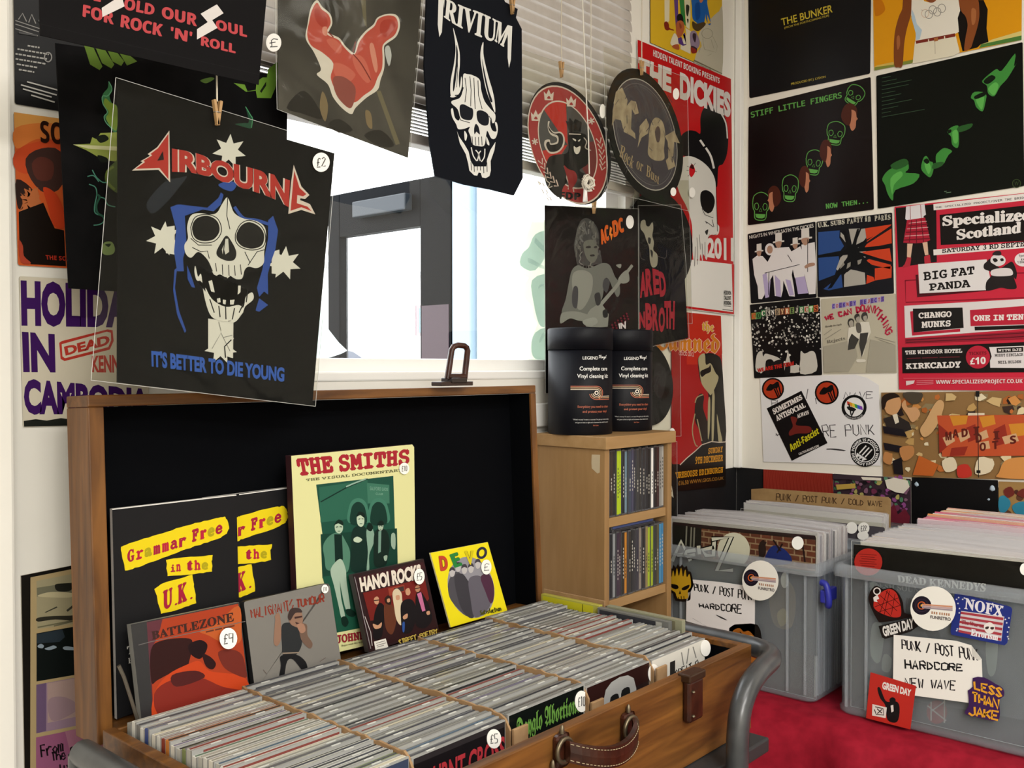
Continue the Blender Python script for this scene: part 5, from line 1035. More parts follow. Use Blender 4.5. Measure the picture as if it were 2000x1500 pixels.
# horned skull patch
PT = PY(1.12)
o_ = '128 -120 640 -120 700 14 793 66 780 130 822 212 828 1308 765 1432 600 1390 400 1352 190 1290 150 1050 108 480 118 240'
r = hang('back_patch', 'long black cloth patch with white horned skull, hanging before the blind', PT, A7, o_, FAB)
S = Sheet(PT, A7, o_, mat('0F1219', .85, 0, .12), .003, None, 0, .7)
w = 'DCDCD6'
S.tc('RIVIU', '262 -14 330 18 420 58 500 84 600 128 640 150', '250 128 330 184 420 232 500 270 560 290 634 318', w, 'serif', .02).tc('M', '640 148 700 176 754 194', '622 300 660 326 690 346', w, 'serif', .02).fs('212 -30 252 -30 236 236 218 272 206 180;246 -30 258 -30 252 60;720 190 752 192 742 436 728 498 718 420', w)
S.b('318 204 344 286 366 384 368 470 360 560 364 640 366 680 330 704 302 702 298 630 306 560 326 460 336 340', w).b('342 330 354 400 346 520 330 640 318 668 320 590 338 460', '11141C').lns('350 420 352 520 344 640', 4, '11141C').b('378 560 384 620 366 680 330 712 300 712 302 702 340 690 366 640', w)
S.b('540 308 524 350 518 420 532 520 560 660 598 760 626 826 622 740 606 660 582 580 554 470 540 390', w).b('530 430 552 540 580 660 606 740 590 740 562 640 540 530', '11141C')
S.b('392 548 424 544 462 552 512 584 524 660 548 740 590 796 626 838 624 890 606 902 596 860 590 910 606 956 636 960 624 900 638 900 646 950 630 1010 598 1014 570 960 560 990 546 1066 500 1070 460 1056 446 1000 430 958 440 930 400 944 356 946 340 910 312 860 302 806 316 796 330 860 356 884 366 860 350 800 308 760 312 738 366 718 388 660', w)
S.b('366 780 392 764 438 786 462 800 464 850 446 880 400 876 372 850', '11141C').b('490 824 516 808 556 822 578 850 576 910 540 920 500 890', '11141C').b('484 908 504 930 514 984 498 974 488 966 474 984 472 940', '11141C').lns('440 560 450 660 446 780;470 570 474 700 480 800;404 570 416 660 404 750;500 590 504 700 530 800;456 1000 460 1056;480 1004 484 1064;504 1004 506 1066;526 1000 530 1066;350 810 372 880 440 900;580 850 600 880', 5, '11141C').b('400 960 420 990 412 1030 402 1020', w).b('560 1000 580 1040 582 1066 564 1050', w)
S.lns('330 700 372 690 392 640', 8, '11141C', True)
S.f('346 962 360 1000 400 1058 430 1110 446 1180 470 1220 560 1220 566 1170 590 1100 628 1040 620 1100 592 1180 594 1250 584 1290 556 1306 530 1300 520 1268 504 1264 494 1288 470 1284 436 1250 428 1200 410 1130 366 1050', w).lns('450 1080 464 1140 490 1180;550 1090 546 1150 524 1186;482 1100 504 1130 494 1180;520 1106 506 1130 516 1180', 8, w, True).lns('448 1190 452 1250;470 1200 472 1260;494 1206 494 1250;516 1206 518 1250;540 1200 542 1270;564 1190 566 1260', 5, '11141C').lns('470 1186 540 1192', 8, '11141C')
S.out('patch', parent=r)
peg(A7, 752, 36, 1.12, 'string with wooden peg holding the horned skull patch')
# round patches
def el(x, y, a, b_, rot, k=1, n=44):
    r0 = math.radians(rot); return [(x+a*k*math.cos(t)*math.cos(r0)-b_*k*math.sin(t)*math.sin(r0), y+a*k*math.cos(t)*math.sin(r0)+b_*k*math.sin(t)*math.cos(r0)) for t in [q*math.tau/n for q in range(n)]]
PF = PY(1.15)
po = '30 330 655 545 662 1285 590 1452 228 1428 75 1246'
r = hang('round_patch', 'round red and black patch of a crowned lion in clear pouch', PF, V4, po, FAB)
S = Sheet(PF, V4, el(402, 1000, 262, 446, -20), '17151A', .0015, None, 0, .7)
RG = '9C3436'; E_ = (388, 1010, 253, 432, -20)
def ep(u, v, k=1):        # unit-disc coordinates on the patch
    r0 = math.radians(E_[4]); a, b_ = u*E_[2]*k, v*E_[3]*k; return (E_[0]+a*math.cos(r0)-b_*math.sin(r0), E_[1]+a*math.sin(r0)+b_*math.cos(r0))
S.f(el(*E_), 'D0C4BE').f(el(*E_, k=.975), RG).f(el(*E_, k=.745), 'D0C4BE').f(el(*E_, k=.72), '4A4A4C')
S.f([ep(.72*math.sin(a), -.72*math.cos(a)) for a in [q*.1 for q in range(0, 6)]]+[ep(0, 0)]+[ep(-.28, -.66), ep(-.14, -.7)], 'B4302A')
S.f([ep(0, 0)]+[ep(.72*math.sin(a), -.72*math.cos(a)) for a in [1.7+q*.1 for q in range(0, 12)]], '6E3032').f([ep(0, 0)]+[ep(.72*math.sin(a), -.72*math.cos(a)) for a in [4.3+q*.12 for q in range(0, 5)]][::-1], 'B4302A')
S.b('250 850 262 848 258 880 290 920 340 920 366 960 360 1020 320 1064 262 1070 226 1020 230 980 262 974 270 1000 310 990 310 960 270 940 250 900', 'C8C0BA').b('252 860 256 886 290 930 336 930 356 962 350 1014 318 1052 264 1058 238 1016 244 992 260 990 268 1010 318 1000 320 950 276 928 254 900', '141214')
S.b('390 930 440 920 486 930 520 950 540 1040 530 1140 470 1190 540 1230 560 1300 440 1240 360 1300 330 1380 250 1310 228 1230 250 1110 300 1080 390 1060', '141214').f('372 840 392 850 400 820 428 850 440 830 486 852 478 920 398 916', '141214').lns('396 934 480 938', 7, 'C8C0BA').bs('420 965 446 975 440 986;458 984 476 970 470 986', 'D8D4CE').b('430 1020 448 1030 476 1020 470 1060 452 1076 434 1060', 'D8D4CE').lns('500 960 520 990 510 1030 550 1050;230 1220 240 1260 262 1280 250 1310 280 1300;360 1160 390 1190 380 1240 400 1290 390 1320 420 1300 430 1340', 7, 'B8B0AA', True).b('360 1156 392 1180 440 1200 452 1260 400 1330 390 1260', '8A2E30')
for (u, v) in ((-.55, -.62), (-.02, -.86), (.5, -.64)):
    c0 = ep(u, v); S.f([(c0[0]+dx, c0[1]+dy) for dx, dy in ((-30, 36), (-36, -24), (-18, -4), (-2, -40), (14, -4), (34, -22), (28, 38))], 'D0C4BE').bs(' '.join('%f %f' % (c0[0]+dx, c0[1]+dy) for dx, dy in ((-14, 24), (0, 6), (12, 26))), RG)
for sx in (-1, 1):
    for q in range(6):
        a = sx*(1.75+q*.11); c0 = ep(.86*math.sin(a), -.86*math.cos(a)); c1 = ep(.93*math.sin(a-sx*.1), -.93*math.cos(a-sx*.1)); c2 = ep(.79*math.sin(a-sx*.1), -.79*math.cos(a-sx*.1)); S.ln([c1, c0, c2], 9, 'C8B4AE')
for a in (-1.3, 1.3):
    c0 = ep(.86*math.sin(a), -.86*math.cos(a))
    for q in range(3): S.ln([(c0[0]+22*math.cos(q*1.05+.3), c0[1]+24*math.sin(q*1.05+.3)), (c0[0]-22*math.cos(q*1.05+.3), c0[1]-24*math.sin(q*1.05+.3))], 9, 'D0C4BE')
S.t('FDP', '330 1338 476 1346 476 1394 326 1390', '141214', 'sans', .03).t('FIVE', '172 1262 214 1276 276 1400 240 1402', 'D0C4BE', 'sans', .02)
S.out('patch', parent=r)
pouch(r, PF, V4, po, .003)
price(r, PF, V4, 632, 775, 20, '', 50, .0046)
peg(V4, 345, 480, 1.15, 'thin string with wooden peg holding the crowned lion patch')
PR = PY(1.14)
po = '636 322 1222 545 1240 1474 665 1336'
r = hang('round_patch', 'round grey stone effect patch reading ROCK OR BUST in clear pouch', PR, V4, po, FAB)
S = Sheet(PR, V4, el(928, 938, 245, 474, -15), '141312', .0015, None, 0, .7)
E_ = (928, 938, 245, 474, -15)
S.f(el(*E_, k=.85), 'B4B2AE').f(el(*E_, k=.835), '47434B').ln(el(*E_, k=.77)+el(*E_, k=.77)[:1], 4, '6A6A6C').ln(el(*E_, k=.73)+el(*E_, k=.73)[:1], 3, '55555A')
ST = noisy('stone_print', '8E806A', 'B0A288', 40, .7)
S.fs('724 640 768 610 806 700 800 740 830 700 866 710 884 790 856 800 836 760 830 900 858 930 862 970 836 950 780 920 760 840 720 830 696 880 704 760', ST).fs('890 880 936 826 956 870 950 930 904 960 876 1030 886 960', ST).b('960 900 980 840 1010 820 1050 850 1068 930 1060 1040 1060 1110 1000 1120 950 1080 952 1000', ST).b('996 920 1016 880 1034 910 1030 980 1010 990', '55494A').fs('1066 950 1130 912 1170 1000 1130 990 1124 1110 1140 1160 1090 1186 1072 1120 1090 1100 1086 990', ST)
R = random.Random(8)
for i in range(40): x, y = 700+R.random()*440, 650+R.random()*520; S.ln([(x, y), (x+R.uniform(-30, 30), y+R.uniform(10, 60))], R.uniform(2, 5), '4A4650')
S.tc('Rock', '756 1010 800 1040 852 1110', '744 1090 800 1150 836 1178', 'A08E72', 'serif').tc('or', '868 1120 912 1150', '862 1176 906 1204', 'A08E72', 'serif').tc('Bust', '936 1150 980 1180 1026 1230', '930 1228 980 1260 1020 1290', 'A08E72', 'serif')
S.out('patch', parent=r)
pouch(r, PR, V4, po, .003)
price(r, PR, V4, 1145, 655, 22, '', 40, .0046); price(r, PR, V4, 1126, 1338, 20, '', 30, .0046)
peg(V4, 905, 470, 1.14, 'pale string with wooden peg holding the stone effect patch')
# guitarist patch, red lettered patch, and the round ones behind the tubes
PGu = PY(1.2045)
o_ = '322 104 1226 146 1232 1940 334 1940'
r = hang('back_patch', 'black patch of a long haired guitarist, in a pouch behind the tubes', PGu, A3, o_, FAB)
S = Sheet(PGu, A3, o_, noisy('dull_black_cloth', '151113', '221A1E', 7, .75, bump=.15, dist=1, spec=.08), .001, None, 0, .6)
g1, g2, g3 = '6E706C', '8A8C86', '46464A'
S.b('620 420 640 320 690 240 760 240 830 320 850 420 846 540 870 600 880 680 830 680 760 700 690 690 640 690 620 600 604 500', g3).b('700 470 760 440 830 460 838 540 830 620 790 668 740 640 706 560', g1).bs('720 510 760 500 770 520 730 524;800 510 826 500 830 520 806 524;760 590 800 584 806 600 770 604', '2A282A').bs('640 330 700 260 730 300 690 420 640 560 610 520;750 260 810 310 840 420 800 400', '5E5E5E')
R = random.Random(6)
for i in range(46):
    a, q_ = R.uniform(0, 6.28), R.uniform(.55, 1.08); x, y = 735+118*q_*math.cos(a), 470+225*q_*math.sin(a)
    if not (705 < x < 830 and 440 < y < 650): S.ln([(x, y), (x+R.uniform(-26, 10), y+R.uniform(14, 40)), (x+R.uniform(-18, 22), y+R.uniform(44, 80))], R.uniform(7, 16), R.choice(('6A6A6A', '343436', '7E7E7C', '504F52')), True)
S.b('580 740 640 690 720 720 800 700 880 670 950 690 1000 800 1040 860 1050 960 1020 1000 980 920 940 830 900 830 880 1000 820 1100 760 1180 700 1190 600 1160 560 1200 480 1160 520 1020 550 860', g1).b('600 760 700 740 780 800 770 960 700 1100 640 1120 600 1000 580 860', g2).b('600 900 640 920 630 1100 590 1090 580 1000', g3).b('900 820 950 850 920 960 880 900', g3).b('500 1150 600 1140 700 1160 780 1200 760 1240 640 1230 560 1210 470 1260 470 1180', g2)
S.f('1160 680 1180 700 1010 930 880 1080 940 1170 930 1290 830 1300 720 1290 690 1230 760 1120 850 1060 990 900', g2).b('800 980 850 960 860 1060 820 1080', '38383A').b('1060 780 1120 740 1140 840 1080 870 1030 840', g2).b('690 1230 800 1200 830 1250 760 1290 700 1270', '9A9C96').b('880 1140 920 1120 930 1190 890 1200', '2A2A2C').b('1010 690 1060 680 1050 720', g2)
for i in range(6):
    for j in range(3): S.f([(960+i*28+j*8, 1270-i*22+j*26), (974+i*28+j*8, 1262-i*22+j*26), (984+i*28+j*8, 1276-i*22+j*26), (970+i*28+j*8, 1286-i*22+j*26)], '6A1E2E')
S.t('IN', '1030 1262 1104 1236 1104 1310 1040 1312', 'C8C4C0', 'gill', .05)
for ch, q in (('A', '842 350 890 326 914 474 866 492'), ('C', '886 310 930 290 944 446 904 462'), ('D', '966 262 1024 236 1040 400 984 420'), ('C', '1022 234 1070 222 1090 366 1040 382')): S.t(ch, q, 'E0A880', 'sans', .09).t(ch, q, 'C4581E', 'sans', .04)
S.f('948 310 968 330 958 380 976 388 962 450 950 400 940 396', 'D8782E')
S.out('patch', parent=r)
pouch(r, PGu, A3, '315 95 1238 140 1244 1950 326 1950', .002)
price(r, PGu, A3, 1152, 268, 38, '', 66, .0032)
peg(A3, 800, 110, 1.2045, 'string with wooden peg holding the guitarist patch')
PB = PY(1.2080)
o_ = '1236 110 1640 150 1680 700 1720 1400 1300 1490 1240 1490'
r = hang('back_patch', 'black patch with red scrawled lettering, beside the guitarist patch', PB, A3, o_, FAB)
S = Sheet(PB, A3, o_, mat('120F14', .8, 0, .1), .001, None, 0, .6)
S.b('1262 260 1300 250 1310 300 1340 310 1370 270 1380 330 1370 400 1386 470 1380 540 1420 590 1416 690 1370 710 1346 640 1340 520 1310 440 1290 380 1256 330', 'A09C90').bs('1330 420 1356 430 1350 480 1330 470;1350 540 1376 560 1366 620', '2A282A').lns('1300 640 1260 620 1250 560;1420 600 1500 620 1510 540', 6, '4A4648', True)
for ch, q in (('A', '1246 770 1310 740 1312 1000 1250 1010'), ('R', '1300 728 1370 712 1374 980 1310 1000'), ('E', '1370 720 1432 740 1440 970 1384 980'), ('D', '1430 750 1490 756 1510 990 1446 1000'), ('B', '1300 1060 1366 1060 1370 1320 1306 1330'), ('R', '1366 1070 1430 1060 1430 1330 1372 1330'), ('O', '1430 1100 1494 1100 1490 1340 1432 1350'), ('T', '1486 1040 1540 1040 1540 1310 1490 1310'), ('H', '1536 1036 1590 1040 1584 1320 1534 1310'), ('N', '1240 1150 1296 1140 1300 1300 1240 1310')): S.t(ch, q, 'A8283A', 'gill', .05)
S.out('patch', parent=r)
pouch(r, PB, A3, '1230 108 1650 100 1700 700 1730 1410 1290 1500 1236 1500', .0022)
PD = PY(1.2112)
for (x, y, a, b_, po, lab, txt) in ((1288, 472, 64, 100, '1236 352 1345 352 1352 632 1240 632', 'plain black round patch in a clear pouch, upper one behind the red scrawled patch', ''),
                                    (1262, 748, 52, 84, '1212 650 1328 656 1330 852 1215 852', 'plain black round patch in a clear pouch, just past the tubes', ''),
                                    (1266, 948, 57, 92, '1214 862 1322 862 1323 1034 1216 1034', 'black round patch with white gothic lettering, low behind the tower', 'and')):
    r = hang('round_patch', lab, PD, V0, po, FAB)
    S = Sheet(PD, V0, el(x, y, a, b_, -8), '121113', .001, None, 0, .6)
    if txt: S.t('and', '1292 906 1302 904 1318 1000 1300 1010' if False else '1288 928 1300 910 1318 968 1302 992', 'D4D0C8', 'black', .03)
    S.bs(' '.join('%f %f' % (x+dx, y+dy) for dx, dy in ((20, -40), (40, -20), (30, 30), (14, 10))), '2A282C')
    S.out('patch', parent=r)
    pouch(r, PD, V0, po, .0012, .0008)
    price(r, PD, V0, po and (1313 if y > 700 and y < 800 else 1352 if y < 600 else 1316), 846 if 700 < y < 800 else 376 if y < 600 else 1028, 6, '', 10, .0022)
# blind cord with its bundled tassel
b = MB(); pl = PY(1.128); P = [pl.hit(*q) for q in ((1134, -140), (1138, 10), (1141, 90), (1145, 190), (1149, 260), (1151, 340))]
r = root('blind_cord', tuple(pl.hit(1150, 400)), 'white blind cord ending in a knotted bundle before the lion patch', 'cord')
b.tube([P[0]+Vector((0, .0, .35))]+P, .0014, mat('E0DCD0', .7), 6); b.build('cord', r)
b = MB(); c0 = pl.hit(1146, 358); R = random.Random(2)
for i in range(16):
    a = R.random()*6; rr = R.uniform(.008, .014); ax = R.uniform(-.7, .7)
    b.tube([c0+Vector((rr*1.1*math.cos(t_+a), .004*math.sin(2*t_+a)+R.uniform(-.003, .003)-.003, rr*.95*math.sin(t_+a)+ax*.006*math.cos(t_))) for t_ in [q*.42 for q in range(15)]], .0015, mat('DAD4C6', .8), 5)
b.build('cord_bundle', r)
b = MB(); t0 = pl.hit(1143, 376); b.lathe([(0, .012), (.003, .012), (.005, -.018), (0, -.018)], tuple(t0), mat('EFEDE8', .4), 16); b.build('cord_pull', r)
# ------------------------------------------------------------------ books and discs shown in the lid
def LPl(y, z, k): return Plane((0, y, Z(z)), (0, -1, k))
DL = 'books and discs shown in the lid'
YL, MG = 'E0C81A', '9E1E3A'
def grammar(S, dx=0, dy=0, cut=None):
    """torn yellow strips with ransom note lettering"""
    def o(s): return [(a+dx, b_+dy) for a, b_ in pts(s)]
    def clip(P):                                   # keep what lies beyond the other book's edge
        if cut is None: return P
        out = []
        for i, p in enumerate(P):
            q = P[(i+1) % len(P)]
            if p[0] >= cut: out.append(p)
            if (p[0] < cut) != (q[0] < cut): out.append(lerp(p, q, (cut-p[0])/(q[0]-p[0])))
        return out
    for sh in ('520 546 560 530 620 512 700 488 780 462 860 440 930 424 968 418 982 436 986 470 976 490 940 512 880 532 800 558 720 588 640 618 580 638 540 650 528 600', '716 604 760 596 840 588 918 584 912 610 914 652 860 662 780 668 722 674 718 640', '666 730 700 704 760 686 830 668 836 720 846 788 800 806 740 824 694 836 682 790'):
        P = clip(o(sh))
        if len(P) > 2:
            R = random.Random(len(sh)); Q = []
            for i, p in enumerate(P):
                q = P[(i+1) % len(P)]
                for k in range(4): m_ = lerp(p, q, k/4); Q.append((m_[0]+(R.uniform(-2, 2) if cut is None or m_[0] > cut+1 else 0), m_[1]+R.uniform(-2, 2)))
            S.f(Q, YL)
    def word(tx, x0, y0, x1, y1, h, sts):
        n = len(tx)
        for i, ch in enumerate(tx):
            a, b_ = lerp((x0, y0), (x1, y1), i/n), lerp((x0, y0), (x1, y1), (i+.86)/n); k = 1 if ch.isupper() or ch in 'fhdtk' else .74
            q = [(a[0], a[1]-h*k), (b_[0], b_[1]-h*k), b_, a]; q = [(u+dx, v+dy) for u, v in q]
            if cut is None or q[0][0] > cut-8: S.t(ch, q, (MG, 'B0243A', 'A89A1A' if i % 5 == 2 else MG)[i % 3], sts[i % len(sts)], .05)
    word('Grammar', 548, 616, 808, 540, 54, ('serif', 'slab', 'gill', 'serif')); word('Free', 826, 528, 962, 486, 54, ('slab', 'serif', 'sans')); word('in', 734, 656, 782, 652, 44, ('slab',)); word('the', 804, 650, 900, 644, 44, ('serif', 'slab', 'sans'))
    word('U', 700, 822, 750, 800, 84, ('serif',)); word('.', 752, 800, 764, 795, 12, ('gill',)); word('K', 764, 796, 812, 776, 84, ('serif',)); word('.', 818, 774, 830, 769, 12, ('gill',))
S = Sheet(LPl(1.098, -.4, .035), W3, '880 336 1258 288 1276 1040 900 1140', '19191B', .006, 'E8E4DC', 0, .5)
S.lns('1030 322 1258 291', 4, 'E2E0DA'); grammar(S, 0, 0) if False else None
S2 = S
def o2(): pass
# second copy: same cover, shifted; only what shows past the first copy is printed
grammar(S, 254, -48, 1020)
S.out('book', 'second black book with torn yellow strips, behind its fuller twin', 'book', DL)
S = Sheet(LPl(1.088, -.4, .035), W3, '483 384 1018 322 1037 1088 504 1290', '19191B', .006, 'E8E4DC', 0, .5)
S.lns('483 386 1018 324', 4, 'E2E0DA'); grammar(S)
S.t('TIM', '545 976 640 952 642 986 547 1012', 'D8D6D0', 'serif', .03).t('BOOK ONE', '550 1026 700 990 702 1014 552 1050', 'C8C6C0', 'serif', .01)
S.out('book', 'black book with three torn yellow strips, standing in front of its twin', 'book', DL)
S = Sheet(LPl(1.072, -.41, .03), A8, '100 106 925 28 938 46 952 1318 158 1506', 'D6D49A', .013, '34121A', 0, .4)
S.t('THE SMITHS', '130 122 908 58 906 168 152 248', '9E2430', 'slab', .05).t('THE VISUAL DOCUMENTARY', '200 262 860 192 860 212 202 280', '5A5A3A', 'slab', .03)
S.f('270 302 796 242 826 1230 416 1310 398 1316', '1C4A3C').f('290 320 620 270 624 520 300 560', '2A5E4C').f('616 290 768 304 770 430 622 430', '3A6E5A').t('SALFORD LADS', '636 314 760 324 760 346 636 340', '6A9480', 'sans').t('CLUB', '676 356 726 360 724 374 676 372', '6A9480', 'sans').lns('300 420 480 320 620 262', 8, '102A24').ln('474 316 520 296 610 262', 10, '8AA898')
for x in (556, 694): S.b([(x-66, 560), (x-64, 460), (x-40, 410), (x, 394), (x+40, 410), (x+66, 460), (x+70, 560)], '3E7460').b([(x-50, 570), (x-48, 470), (x-26, 430), (x, 420), (x+28, 432), (x+50, 474), (x+54, 570)], '12332A')
S.f('300 640 820 600 826 880 312 940', '143A2E').f('312 930 824 860 826 1230 420 1306', '1C4E3C')
S.b('316 720 350 660 400 630 440 640 466 680 500 760 490 880 460 900 440 840 420 830 400 880 340 880 326 800', '4E7A66').f('392 640 444 640 452 812 398 830', '0E2620').b('396 580 420 556 448 570 450 610 430 634 402 620', 'AABEA6').b('390 578 420 540 452 556 450 580 420 566', '12261E')
S.b('366 890 400 830 440 810 470 880 476 960 496 1100 500 1150 470 1150 440 1020 430 960 440 1080 466 1200 440 1206 420 1120 390 990', '9EB2A0').b('468 1156 506 1150 540 1180 520 1204 480 1190', '122820').b('440 1210 470 1200 490 1240 470 1272 446 1256', '122820')
S.b('514 620 560 580 610 600 640 680 620 760 612 890 510 890 506 760', '122A24').b('546 520 570 506 594 520 594 570 574 590 550 570', 'B4C4AC').b('544 520 560 486 598 500 596 528 570 510', '0E201A').b('524 670 550 656 582 676 560 696 528 690', 'B4C4AC')
S.b('610 620 640 580 664 640 660 700 630 780 630 880 612 884 620 760', '7E9C8A').b('612 600 630 560 656 590 640 620', '0E201A').b('664 640 700 600 750 620 770 700 756 800 740 850 670 860 660 760', '12241E').b('690 580 708 552 726 574 718 610 696 612', 'A4B6A0').b('684 576 706 546 728 560 722 580', '0E201A').f('692 620 712 616 708 760 690 770', '6E9080').bs('728 790 752 784 748 816 734 820;780 640 806 640 806 740 780 720', '8EA492')
S.t('JOHNNY', '400 1328 640 1290 644 1348 404 1386', '8E2430', 'slab', .04).t('Rogan sends this documentary', '440 1392 640 1356 640 1370 442 1408', '5A5A3A', 'serif')
S.lns('402 592 416 588;428 588 444 590;556 538 568 534;578 534 590 536;694 586 702 584;710 584 720 586', 5, '1A3A30').lns('414 618 432 618;564 568 582 568;700 606 712 606', 4, '3A5A4A')
bk = S.out('book', 'cream paperback with green band photo and red slab lettering, in the lid', 'book', DL)
price(bk, LPl(1.072, -.41, .03), A8, 872, 192, 34, '£10', 40, .0021)
def jewel(plane, outline, view):
    return Sheet(Plane(plane.p, plane.n), view, outline, mat('2A2A2C', .25), .0098, '8A8A86', 0, .3)
PB_ = LPl(1.042, -.418, .16)
S = jewel(PB_, '563 882 1030 786 1078 1190 612 1316', W3)
S.f('632 872 1026 792 1074 1190 660 1296', '9E3A20').f('632 872 700 858 690 900 650 1000 655 1296 660 1296', '5A3038')
S.b('650 990 700 950 800 940 830 960 815 1040 800 1080 740 1090 680 1120 652 1130', '2E1616').b('812 970 860 948 892 966 886 1000 860 1030 822 1010', '1E1014').b('872 1010 905 1020 930 1050 915 1075 886 1060', '2A1416').b('930 880 1026 800 1040 900 1030 960 960 960 900 930 860 910', 'B0562A').b('815 1050 860 1040 900 1080 960 1090 1030 1100 1068 1130 1070 1180 960 1210 800 1240 664 1290 664 1180 720 1100', 'B8401E').b('940 1000 1000 990 1040 1010 1056 1060 1060 1110 1000 1090 960 1060', '6A2A22').b('664 1180 740 1120 860 1110 960 1150 1070 1170 1074 1192 900 1232 700 1280', '7A2820').b('740 1100 840 1080 880 1110 760 1150', '4A1E1E')
S.t('BATTLEZONE', '650 912 1005 828 1008 868 655 948', '3A2420', 'serif', .02).lns('886 914 920 906;926 905 956 898;962 897 1010 886', 6, '5A3226').ln('596 970 640 958 1056 868', 3, '6A6664')
j = S.out('compact_disc_case', 'orange and brown desert cover disc, nearest the lid stay', 'compact disc', DL)
price(j, PB_, W3, 984, 942, 38, '£9', 46, .0052)
S = Sheet(LPl(1.040, -.418, .16), W5, '690 188 1096 98 1110 106 1168 494 744 612', '77746F', .0095, '1E1E20', 14, .3)
for i, ch in enumerate('MALIGNANT'): S.hand(ch, [(724+i*21, 226-i*4.6), (740+i*21, 222-i*4.6), (744+i*21, 262-i*4.6+(i % 3)*5), (728+i*21, 268-i*4.6+(i % 2)*6)], '7E3022', 5, .4, 1, i)
S.lns('926 176 912 206 932 204 920 236', 6, '7E3022')
for i, ch in enumerate('TUMOUR'): S.hand(ch, [(946+i*23, 180-i*5), (964+i*23, 176-i*5), (966+i*23, 214-i*5), (948+i*23, 218-i*5)], '7E3022', 6, .4, 1, i)
S.b('874 310 900 290 950 300 970 330 972 400 940 450 884 452 876 400', '2A2C2E').b('906 256 926 220 960 224 976 256 976 296 960 314 930 306 914 290', '8A6A58').b('904 260 920 222 960 220 974 240 940 244 916 280', '3A2E2C').fs('936 262 974 256 974 264 938 272;940 286 970 296 960 304 944 296', '3A2624')
S.b('846 262 866 258 872 330 868 380 852 404 836 390 838 330', '8A6A58').b('840 260 858 240 866 264 850 280', '8A6A58').b('960 300 996 300 1000 350 1024 390 1018 414 1000 410 968 370', '6A5448').b('948 300 980 296 990 330 966 340', '9A7460').b('870 452 944 446 990 480 1000 524 976 524 930 470 900 480 884 560 862 560 870 500', '1A1A1C').lns('878 440 960 436', 6, '8A7A6A').lns('784 520 800 540;1060 480 1090 460;1040 500 1060 520', 2, '5A4A46')
j = S.out('compact_disc_case', 'grey tin cased disc with red scrawl and shouting man', 'compact disc', DL)
price(j, LPl(1.040, -.418, .16), W5, 1087, 126, 17, '£10', 21, .0022)
PH_ = LPl(1.042, -.418, .14)
S = Sheet(PH_, A8, '520 916 1003 808 1106 1290 632 1444', '2A1A1C', .0098, '3A3436', 0, .35)
S.f('560 930 998 830 1016 870 580 960', '3A1A1E').f('584 1046 1012 944 1096 1286 650 1420', '2A1416').f('590 1040 1010 940 1040 1080 960 1180 640 1230', '6A1E1A').f('760 1010 870 984 876 1030 770 1060', '8A3A2A').f('800 1010 866 994 870 1026 806 1040', '3A2A2A')
S.b('690 1120 716 1110 740 1150 730 1240 716 1340 660 1350 664 1200', '141013').b('664 1080 684 1064 698 1080 692 1116 670 1112', 'B88A6C').ln('664 1092 700 1088', 6, '1A1414').b('656 1250 690 1260 716 1240 710 1276 670 1284', 'B88A6C')
S.b('732 1130 770 1116 800 1140 820 1200 790 1320 744 1280', '5A3020').b('736 1080 760 1056 782 1080 776 1120 744 1110', '2A1A16').b('752 1084 770 1078 772 1100 756 1104', 'B88A6C').b('790 1040 820 1010 850 1040 856 1090 870 1180 850 1260 816 1220 800 1130', 'C8B89A').b('812 1060 836 1056 838 1084 816 1088', 'B88A6C').b('850 1110 900 1080 940 1110 950 1200 920 1300 860 1310 846 1200', '171316').b('878 1020 900 1006 912 1036 900 1056 882 1050', 'B88A6C')
S.b('950 1050 980 1030 1010 1070 1040 1130 1060 1220 1010 1280 950 1260 946 1160', '171316').b('944 1000 964 986 978 1010 966 1034 948 1028', 'A8785C').ln('942 1012 978 1004', 6, '141012').fs('956 1046 984 1034 1014 1160 992 1168', 'B8688E').bs('856 1246 872 1240 870 1300 858 1304', '2A4A8A').bs('860 1200 890 1180 890 1210 866 1220;1020 1170 1040 1162 1044 1184 1026 1190', 'B88A6C')
S.t('HANOI ROCKS', '560 936 980 842 988 944 576 1036', 'D8CEC0', 'gill', .055)
S.hand('STREET POETRY', '830 1362 1092 1284 1096 1314 834 1394', 'B8A04A', 6, .4, 1, 3)
S.f('662 1372 742 1350 760 1410 672 1428', 'D8D4CC').lns('676 1384 738 1366;680 1398 744 1380;684 1410 730 1396', 4, '5A5652').lns('530 930 560 1060 590 1200 640 1420', 5, '8A8284').lns('600 1200 640 1310 650 1400', 5, 'B8B0AE')
j = S.out('compact_disc_case', 'red and black card cased disc of a band in a doorway', 'compact disc', DL)
price(j, PH_, A8, 974, 928, 36, '£5', 54, .0052)
PD_ = LPl(1.038, -.418, .14)
S = Sheet(PD_, W4, '1064 812 1414 746 1534 1166 1188 1266', 'E2D21C', .003, 'E8E0B0', 0, .35)
S.c(1312, 1022, 140, '8A8890', 190, -15)
S.b('1172 1000 1200 940 1240 930 1262 1000 1268 1100 1300 1180 1280 1196 1220 1140 1180 1080', '4A484E').b('1210 960 1260 940 1300 990 1330 1000 1310 1100 1330 1200 1290 1200 1240 1120', '3A383E').b('1296 980 1340 950 1390 970 1420 1060 1430 1130 1380 1190 1330 1200 1310 1100', '5E5A64').b('1370 960 1420 940 1450 1010 1450 1090 1430 1120 1400 1050', '4A2A3E')
for (x, y) in ((1196, 930), (1232, 900), (1270, 912), (1310, 906), (1352, 880)): S.b([(x-16, y), (x-10, y-22), (x+8, y-24), (x+18, y-2), (x+10, y+24), (x-8, y+26)], 'B4B0B0').b([(x-18, y-4), (x-10, y-28), (x+10, y-30), (x+18, y-8), (x, y-14)], '3E3A40')
